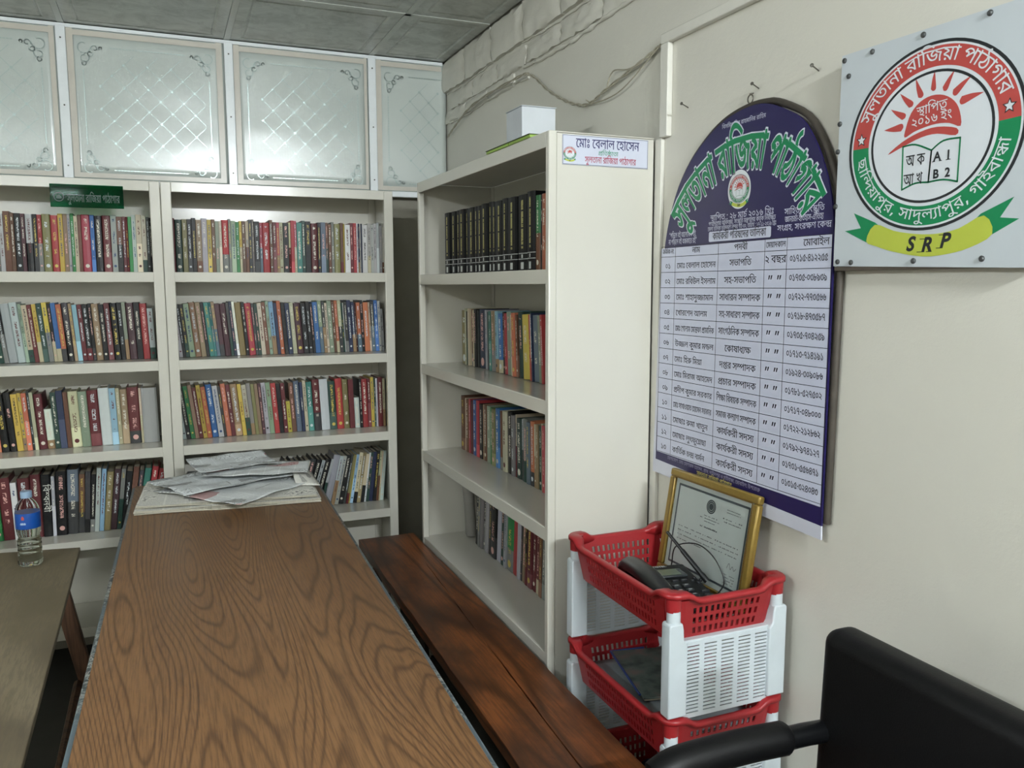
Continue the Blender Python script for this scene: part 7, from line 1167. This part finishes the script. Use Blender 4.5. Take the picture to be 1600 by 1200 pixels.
def endpanel(zr, y, sgn):
    """white slotted end with two posts, between the basket at zr and the next one below"""
    top = zr-.052; bot = zr-.262+.0135
    m = MB(); xa, xb = X0+.040, X1-.040; pt = top-.046
    slotted((xa, y+sgn*.006, bot-.010), (xb, y+sgn*.006, bot-.010), (xb, y+sgn*.006, pt), (xa, y+sgn*.006, pt), 5, 19, (.05, .04), (.06, .05), .055, .031, m)
    ep = m.build('slotted_panel', WP, rk, solid=.0025)
    for x in (X0+.022, X1-.022):
        MB().lathe([(.0138, top-.004), (.0138, zr-.028)], (x, y, 0), 20).build('neck', WP, ep, smooth=50)
        m = MB(); s = 1 if x < 1.0 else -1; xo = x-s*.018; xi = x+s*.013; xi2 = x+s*.017
        P = [(xo, bot), (xo, top-.004), (xo+s*.004, top), (xi, top), (xi+s*.003, top-.014), (xi2, top-.036), (xi2+s*.009, top-.046), (xi2+s*.009, bot)]
        P = P if s > 0 else P[::-1]
        m.prism(P[::-1], .030, Matrix.Translation((0, y-.015, 0)) @ Matrix(((1, 0, 0, 0), (0, 0, 1, 0), (0, 1, 0, 0), (0, 0, 0, 1))))
        m.build('post', WP, ep, bevel=.003)
    MB().box(xa, xb, y-.006, y+.010, pt-.002, pt+.004).build('panel_rail', WP, ep, bevel=.0015)
for zr in (.840, .578, .316):
    basket(zr)
    endpanel(zr, Y0+.020, -1); endpanel(zr, Y1-.020, 1)
# papers in the middle basket, cloth in the lowest one
zb2 = .578-.098+.002
fo = thing('document_folder', 'grey translucent document folder lying in the middle basket', 'folder', (1.0, 1.56, zb2))
MB().box(.930, 1.145, 1.36, 1.735, zb2, zb2+.040).build('papers', plain('grey_papers', '8a8d88', .7, var=.1), fo, bevel=.002)
t = NT('smoky_film'); t.set(Base_Color=lin('8c9498'), Roughness=.22, Alpha=1.0); 
MB().grid(lambda u, v: (.925+.225*u, 1.355+.385*v, zb2+.0425+.006*sin(u*4+v*3)+.004*sin(v*9)), 10, 14).build('plastic_cover', t.m, fo, smooth=70, solid=.001)
mg = thing('magazine', 'dark green patterned magazine lying across the folder in the middle basket', 'magazine', (1.05, 1.6, zb2+.054))
t = NT('dark_print'); t.set(Base_Color=t.ramp(t.n('TexNoise', i_Vector=t.coord('World'), i_Scale=22.0, i_Detail=4.0), [(.35, lin('26332e')), (.5, lin('4f5b54')), (.65, lin('6a5a55'))]), Roughness=.35)
M = Matrix.Translation((1.055, 1.60, zb2+.056)) @ Matrix.Rotation(-.22, 4, 'Z')
MB().box(-.085, .085, -.12, .125, 0, .004, M).build('cover', t.m, mg, bevel=.001); MB().box(-.083, .083, -.118, .123, -.004, -.0005, M).build('pages', PAGES, mg)
MB().tube([M @ Vector(p) for p in ((-.088, -.10, .002), (-.088, .125, .003), (.0, .128, .004))], .0028, 6).build('blue_piping', plain('blue_edge', '28407a', .4), mg, smooth=60)
zb3 = .316-.098
cl_ = MB().grid(lambda u, v: (.930+.21*u, 1.36+.375*v, zb3+.004+.058*sin(pi*u)*sin(pi*v)**.5+.008*sin(u*17)*sin(v*15)), 20, 24)
tag(cl_.build('folded_cloth', plain('blue_cloth', '1c4468', .9, var=.2), None, smooth=70, solid=.003, base=(1.03, 1.55, zb3)), 'dark blue cloth stuffed into the lowest red basket', 'cloth')
# ---------------------------------------------------------------- framed certificate leaning in the top basket
GOLD = plain('gold_frame', '8e7536', .36, metal=.35, var=.14, scale=60)
A0 = Vector((1.118, 1.716, .7475)); Ux = Vector((.010, -.318, 0)).normalized(); Vz = Vector((.16, 0, 1)); Vz = (Vz-Ux*Vz.dot(Ux)).normalized(); Nn = Vz.cross(Ux).normalized()
if Nn.x > 0: Nn = -Nn
FWd, FHt = .322, .258
ff = lambda u, v, w: tuple(A0+Ux*u+Vz*v+Nn*w)
ct_ = thing('certificate_frame', 'gold-framed certificate leaning against the wall in the top red basket', 'certificate', A0)
fwid = .019
for a, b, c_, d in ((0, FWd, 0, fwid), (0, FWd, FHt-fwid, FHt), (0, fwid, fwid, FHt-fwid), (FWd-fwid, FWd, fwid, FHt-fwid)):
    MB().add([ff(a, c_, -.006), ff(b, c_, -.006), ff(b, d, -.006), ff(a, d, -.006), ff(a, c_, .010), ff(b, c_, .010), ff(b, d, .010), ff(a, d, .010)], [(0, 3, 2, 1), (4, 5, 6, 7), (0, 1, 5, 4), (1, 2, 6, 5), (2, 3, 7, 6), (3, 0, 4, 7)]).build('frame_bar', GOLD, ct_, bevel=.004)
m = MB(); i_ = .0185
for a, b, c_, d in ((i_, FWd-i_, i_-.003, i_+.001), (i_, FWd-i_, FHt-i_-.001, FHt-i_+.003), (i_-.003, i_+.001, i_, FHt-i_), (FWd-i_-.001, FWd-i_+.003, i_, FHt-i_)): m.add([ff(a, c_, .0108), ff(b, c_, .0108), ff(b, d, .0108), ff(a, d, .0108)], [(0, 1, 2, 3)])
m.build('inner_bead', plain('dark_gold', '6e5420', .4, metal=.3), ct_)
def panel2(a, b, c_, d, w_, nm, mat): return MB().add([ff(a, c_, w_), ff(b, c_, w_), ff(b, d, w_), ff(a, d, w_)], [(0, 1, 2, 3)]).build(nm, mat, ct_)
panel2(.004, FWd-.004, .004, FHt-.004, -.005, 'backing', plain('brown_board', '5b4a38', .8))
panel2(fwid-.002, FWd-fwid+.002, fwid-.002, FHt-fwid+.002, .0, 'paper', plain('certificate_paper', 'd3dedb', .5, var=.03))
GI = ink('certificate_grey', '4d5a60'); m = MB()
for k in range(4):
    P = [(.034, .034), (FWd-.034, .034), (FWd-.034, FHt-.034), (.034, FHt-.034)]; flat(m, line([P[k], P[(k+1) % 4]], .0052), ff, .0006)
m.build('printed_border', GI, ct_)
m = MB(); rnd = random.Random(2); cu = FWd/2+.0
def scrib(u0, u1, v, h, dn=.8, sl=0):
    u = u0
    while u < u1:
        w_ = rnd.uniform(.0012, .0045)
        if rnd.random() < dn: flat(m, ([(u, v+sl*(u-u0)), (u+w_, v+sl*(u-u0)), (u+w_, v+h*rnd.uniform(.5, 1)+sl*(u-u0)), (u, v+h*rnd.uniform(.5, 1)+sl*(u-u0))], [(0, 1, 2, 3)]), ff, .0006)
        u += w_+.0011
scrib(cu-.026, cu+.026, .172, .0022); scrib(cu-.034, cu+.034, .1655, .0022); scrib(cu-.018, cu+.018, .159, .0022); scrib(cu-.030, cu+.030, .1445, .0042, .95)
for k in range(4): scrib(.052, FWd-.052 if k < 3 else .15, .126-k*.0105, .0026, .72)
scrib(FWd-.105, FWd-.060, .203, .002); scrib(FWd-.105, FWd-.060, .197, .002); scrib(FWd-.115, FWd-.050, .181, .0026); scrib(FWd-.11, FWd-.055, .174, .0024)
for k in range(4): scrib(FWd-.085, FWd-.050, .062-k*.0065, .0020, .8)
m.build('printed_lines', GI, ct_)
m = MB(); flat(m, band(cu, .197, .82, 1, .0165, .0165, n=32), ff, .0006); flat(m, band(cu, .197, .55, .74, .0165, .0165, n=28), ff, .0006); flat(m, poly(ell(cu, .197, .0078, .0078, 20)), ff, .0006); m.build('round_seal', GI, ct_)
m = MB(); flat(m, line(smo([(FWd-.078, .078), (FWd-.072, .090), (FWd-.066, .078), (FWd-.060, .086), (FWd-.054, .078), (FWd-.048, .084)], 4), .0010), ff, .0008); m.build('signature', ink('signature_ink', '2a2f3c'), ct_)
t = NT('picture_glass'); t.set(Base_Color=(1, 1, 1, 1), Roughness=.03, IOR=1.15, Transmission_Weight=1.0)
MB().add([ff(a, b, w_) for w_ in (.0030, .0045) for a, b in ((fwid-.003, fwid-.003), (FWd-fwid+.003, fwid-.003), (FWd-fwid+.003, FHt-fwid+.003), (fwid-.003, FHt-fwid+.003))], [(0, 3, 2, 1), (4, 5, 6, 7), (0, 1, 5, 4), (1, 2, 6, 5), (2, 3, 7, 6), (3, 0, 4, 7)]).build('glass', t.m, ct_)
# ---------------------------------------------------------------- desk phone
PB = plain('black_phone_plastic', '0e1011', .36, var=.06); PK = plain('phone_key', '1b1d20', .35)
pO = Vector((1.019, 1.512, .7445)); pa = radians(-1.0)
PM = Matrix.Translation(pO) @ Matrix.Rotation(radians(-9), 4, 'Z') @ Matrix.Scale(1.12, 4)
ph = thing('desk_phone', 'black corded-style desk phone with antenna lying in the top red basket', 'phone', pO)
# local: x right, y away (screen end), z up; wedge body
def top_z(y): return .024+(y+.09)*.14
m = MB(); pr_ = [(-.070, -.09), (.070, -.09), (.072, .0), (.068, .092), (-.070, .092)]
vs = [PM @ Vector((x, y, .002)) for x, y in pr_]+[PM @ Vector((x*.97, y*.97, top_z(y))) for x, y in pr_]; n = 5
m.add(vs, [tuple(range(n))[::-1], tuple(range(n, 2*n))]+[(i, (i+1) % n, n+(i+1) % n, n+i) for i in range(n)]); m.build('body', PB, ph, bevel=.005)
def key(x, y, w_, h_, nm='key', mat=PK, dz=.004, r=False):
    z = top_z(y); m = MB().box(x-w_/2, x+w_/2, y-h_/2, y+h_/2, z-.002, z+dz, PM); return m.build(nm, mat, ph, bevel=.0012)
KW = ink('key_print', 'b4b9bb')
for r_ in range(4):
    for c_ in range(3):
        x, y = -.012+c_*.021, -.005-r_*.0185; ko = key(x, y, .0150, .0095)
        z = top_z(y)+.0043; MB().add([PM @ Vector(p) for p in ((x-.004, y-.0014, z), (x+.0035, y-.0014, z), (x+.0035, y+.0018, z), (x-.004, y+.0018, z))], [(0, 1, 2, 3)]).build('key_print', KW, ko)
for c_ in range(4): key(-.022+c_*.019, .0175, .013, .0055)
for r_ in range(3): key(.058, -.030-r_*.018, .017, .0075)
for k in range(4): key(.060+.009*cos(k*pi/2), .012+.009*sin(k*pi/2), .006, .006, 'round_key')
z = top_z(.05); 
MB().box(-.030, .050, .030, .074, z-.002, z+.003, PM).build('screen_bezel', plain('bezel', '2e3234', .2), ph, bevel=.002)
MB().box(-.022, .038, .035, .067, z+.0032, z+.0040, PM).build('screen', plain('lcd', '5c6656', .25, var=.04), ph)
lt_ = latin('TGTEL', .0105, .008, .0800, d=.0003); MB().add([PM @ Vector((x, y, top_z(.08)+.0012)) for x, y in lt_[0]], lt_[1]).build('lettering', ink('phone_letters', 'c6cacb'), ph)
hs = [Vector((-.052, -.094, .048)), Vector((-.053, -.068, .057)), Vector((-.054, .0, .066)), Vector((-.054, .070, .062)), Vector((-.053, .097, .054))]
m = MB(); H_s = spl(hs, 5); vs = []; N = len(H_s); sg = 14
for i, p in enumerate(H_s):
    t_ = i/(N-1); e_ = abs(t_-.5)*2; w_ = .0235+.004*max(0, e_-.55)/.45; h_ = .016+.012*max(0, e_-.6)/.4; cap = 1 if 0 < i < N-1 else .72
    for k in range(sg):
        a = 2*pi*k/sg; vs.append(PM @ Vector((p.x+w_*cap*cos(a), p.y, p.z-h_*.4*(1 if e_ > .6 else 0)*max(0, e_-.6)/.4+h_*cap*sin(a))))
m.add(vs, [(i*sg+k, i*sg+(k+1) % sg, (i+1)*sg+(k+1) % sg, (i+1)*sg+k) for i in range(N-1) for k in range(sg)]+[tuple(range(sg))[::-1], tuple(range((N-1)*sg, N*sg))])
m.build('handset', PB, ph, smooth=50, bevel=.002)
an0 = PM @ Vector((.070, -.045, .045)); an1 = Vector((1.062, 1.600, .882))
an0 = Vector((1.112, 1.508, .785))
dv = an1-an0
MB().tube([an0, an0+dv*.12, an0+dv*.16, an0+dv*.60, an0+dv*.64, an1], [.0072, .0072, .0060, .0056, .0040, .0036], 12).build('antenna', PB, ph, smooth=50)
MB().tube(spl([(1.082, 1.612, .772), (1.084, 1.610, .80), (1.086, 1.596, .845), (1.108, 1.545, .862), (1.124, 1.50, .84), (1.128, 1.468, .795), (1.092, 1.452, .772)], 8), .0015, 8).build('cable', PB, ph, smooth=60)
# ---------------------------------------------------------------- black leather chair
def leather():
    t = NT('black_leather'); co_ = t.coord('World')
    v = t.n('TexVoronoi', i_Vector=co_, i_Scale=420.0); b = t.n('Bump', i_Strength=.18, i_Distance=.0006, i_Height=v)
    t.set(Base_Color=lin('0a0a0b'), Roughness=.48, Normal=b, Specular_IOR_Level=.22); return t.m
LE = leather(); CX, CY = .905, .958
ch = thing('armchair', 'black leather office armchair in front of the wall, below the white banner', 'chair', (.72, .69, 0))
def cushion(x0, x1, y0, y1, z0, z1, nm, par, r=.022, bow=0.0, mat=LE, tilt=0.0):
    m = MB(); m.box(x0, x1, y0, y1, z0, z1); o = m.build(nm, mat, par)
    bm = bmesh.new(); bm.from_mesh(o.data); bmesh.ops.bevel(bm, geom=bm.edges[:]+bm.verts[:], offset=r, segments=5, affect='EDGES', profile=.5)
    for v in bm.verts:
        f = (v.co.z+base_of(par).z-z0)/(z1-z0); v.co.x += tilt*f
    bm.to_mesh(o.data); bm.free(); o.data.polygons.foreach_set('use_smooth', [True]*len(o.data.polygons)); return o
cushion(CX, CX+.065, CY-.50, CY, .50, .926, 'backrest', ch, .024, tilt=.015)
m = MB(); 
for z_ in (.90,): pass
cushion(.44, .90, CY-.49, CY-.01, .415, .490, 'seat', ch, .028)
PIPE = plain('black_metal', '17181a', .3, metal=.5)
for y in (CY-.030, CY-.470):
    s = 1 if y > .7 else -1; yy = y+.012*s
    MB().tube(spl([(.925, yy, .762), (.90, yy, .764), (.86, yy, .766), (.70, yy, .768), (.63, yy, .762), (.585, yy, .730), (.57, yy, .64), (.57, yy, .44)], 6), .0175, 14).build('arm_tube', PIPE, ch, smooth=60)
    pp = spl([(.846, yy, .768), (.78, yy, .772), (.70, yy, .773), (.645, yy, .770), (.612, yy, .756)], 6); N = len(pp)
    MB().tube(pp, [.021]+[.0255]*(N-2)+[.020], 18).build('arm_pad', LE, ch, smooth=50)
    MB().tube([(.57, yy, .46), (.57, yy, .03)], .014, 10).build('front_leg', PIPE, ch, smooth=60)
    MB().tube([(.95, yy, .72), (.95, yy, .03)], .014, 10).build('rear_leg', PIPE, ch, smooth=60)
    MB().tube([(.50, yy, .016), (1.00, yy, .016)], .015, 10).build('runner', PIPE, ch, smooth=60)
MB().tube([(.57, CY+.01, .40), (.57, CY-.51, .40)], .012, 10).build('cross_tube', PIPE, ch, smooth=60); MB().tube([(.95, CY+.01, .40), (.95, CY-.51, .40)], .012, 10).build('cross_tube', PIPE, ch, smooth=60)
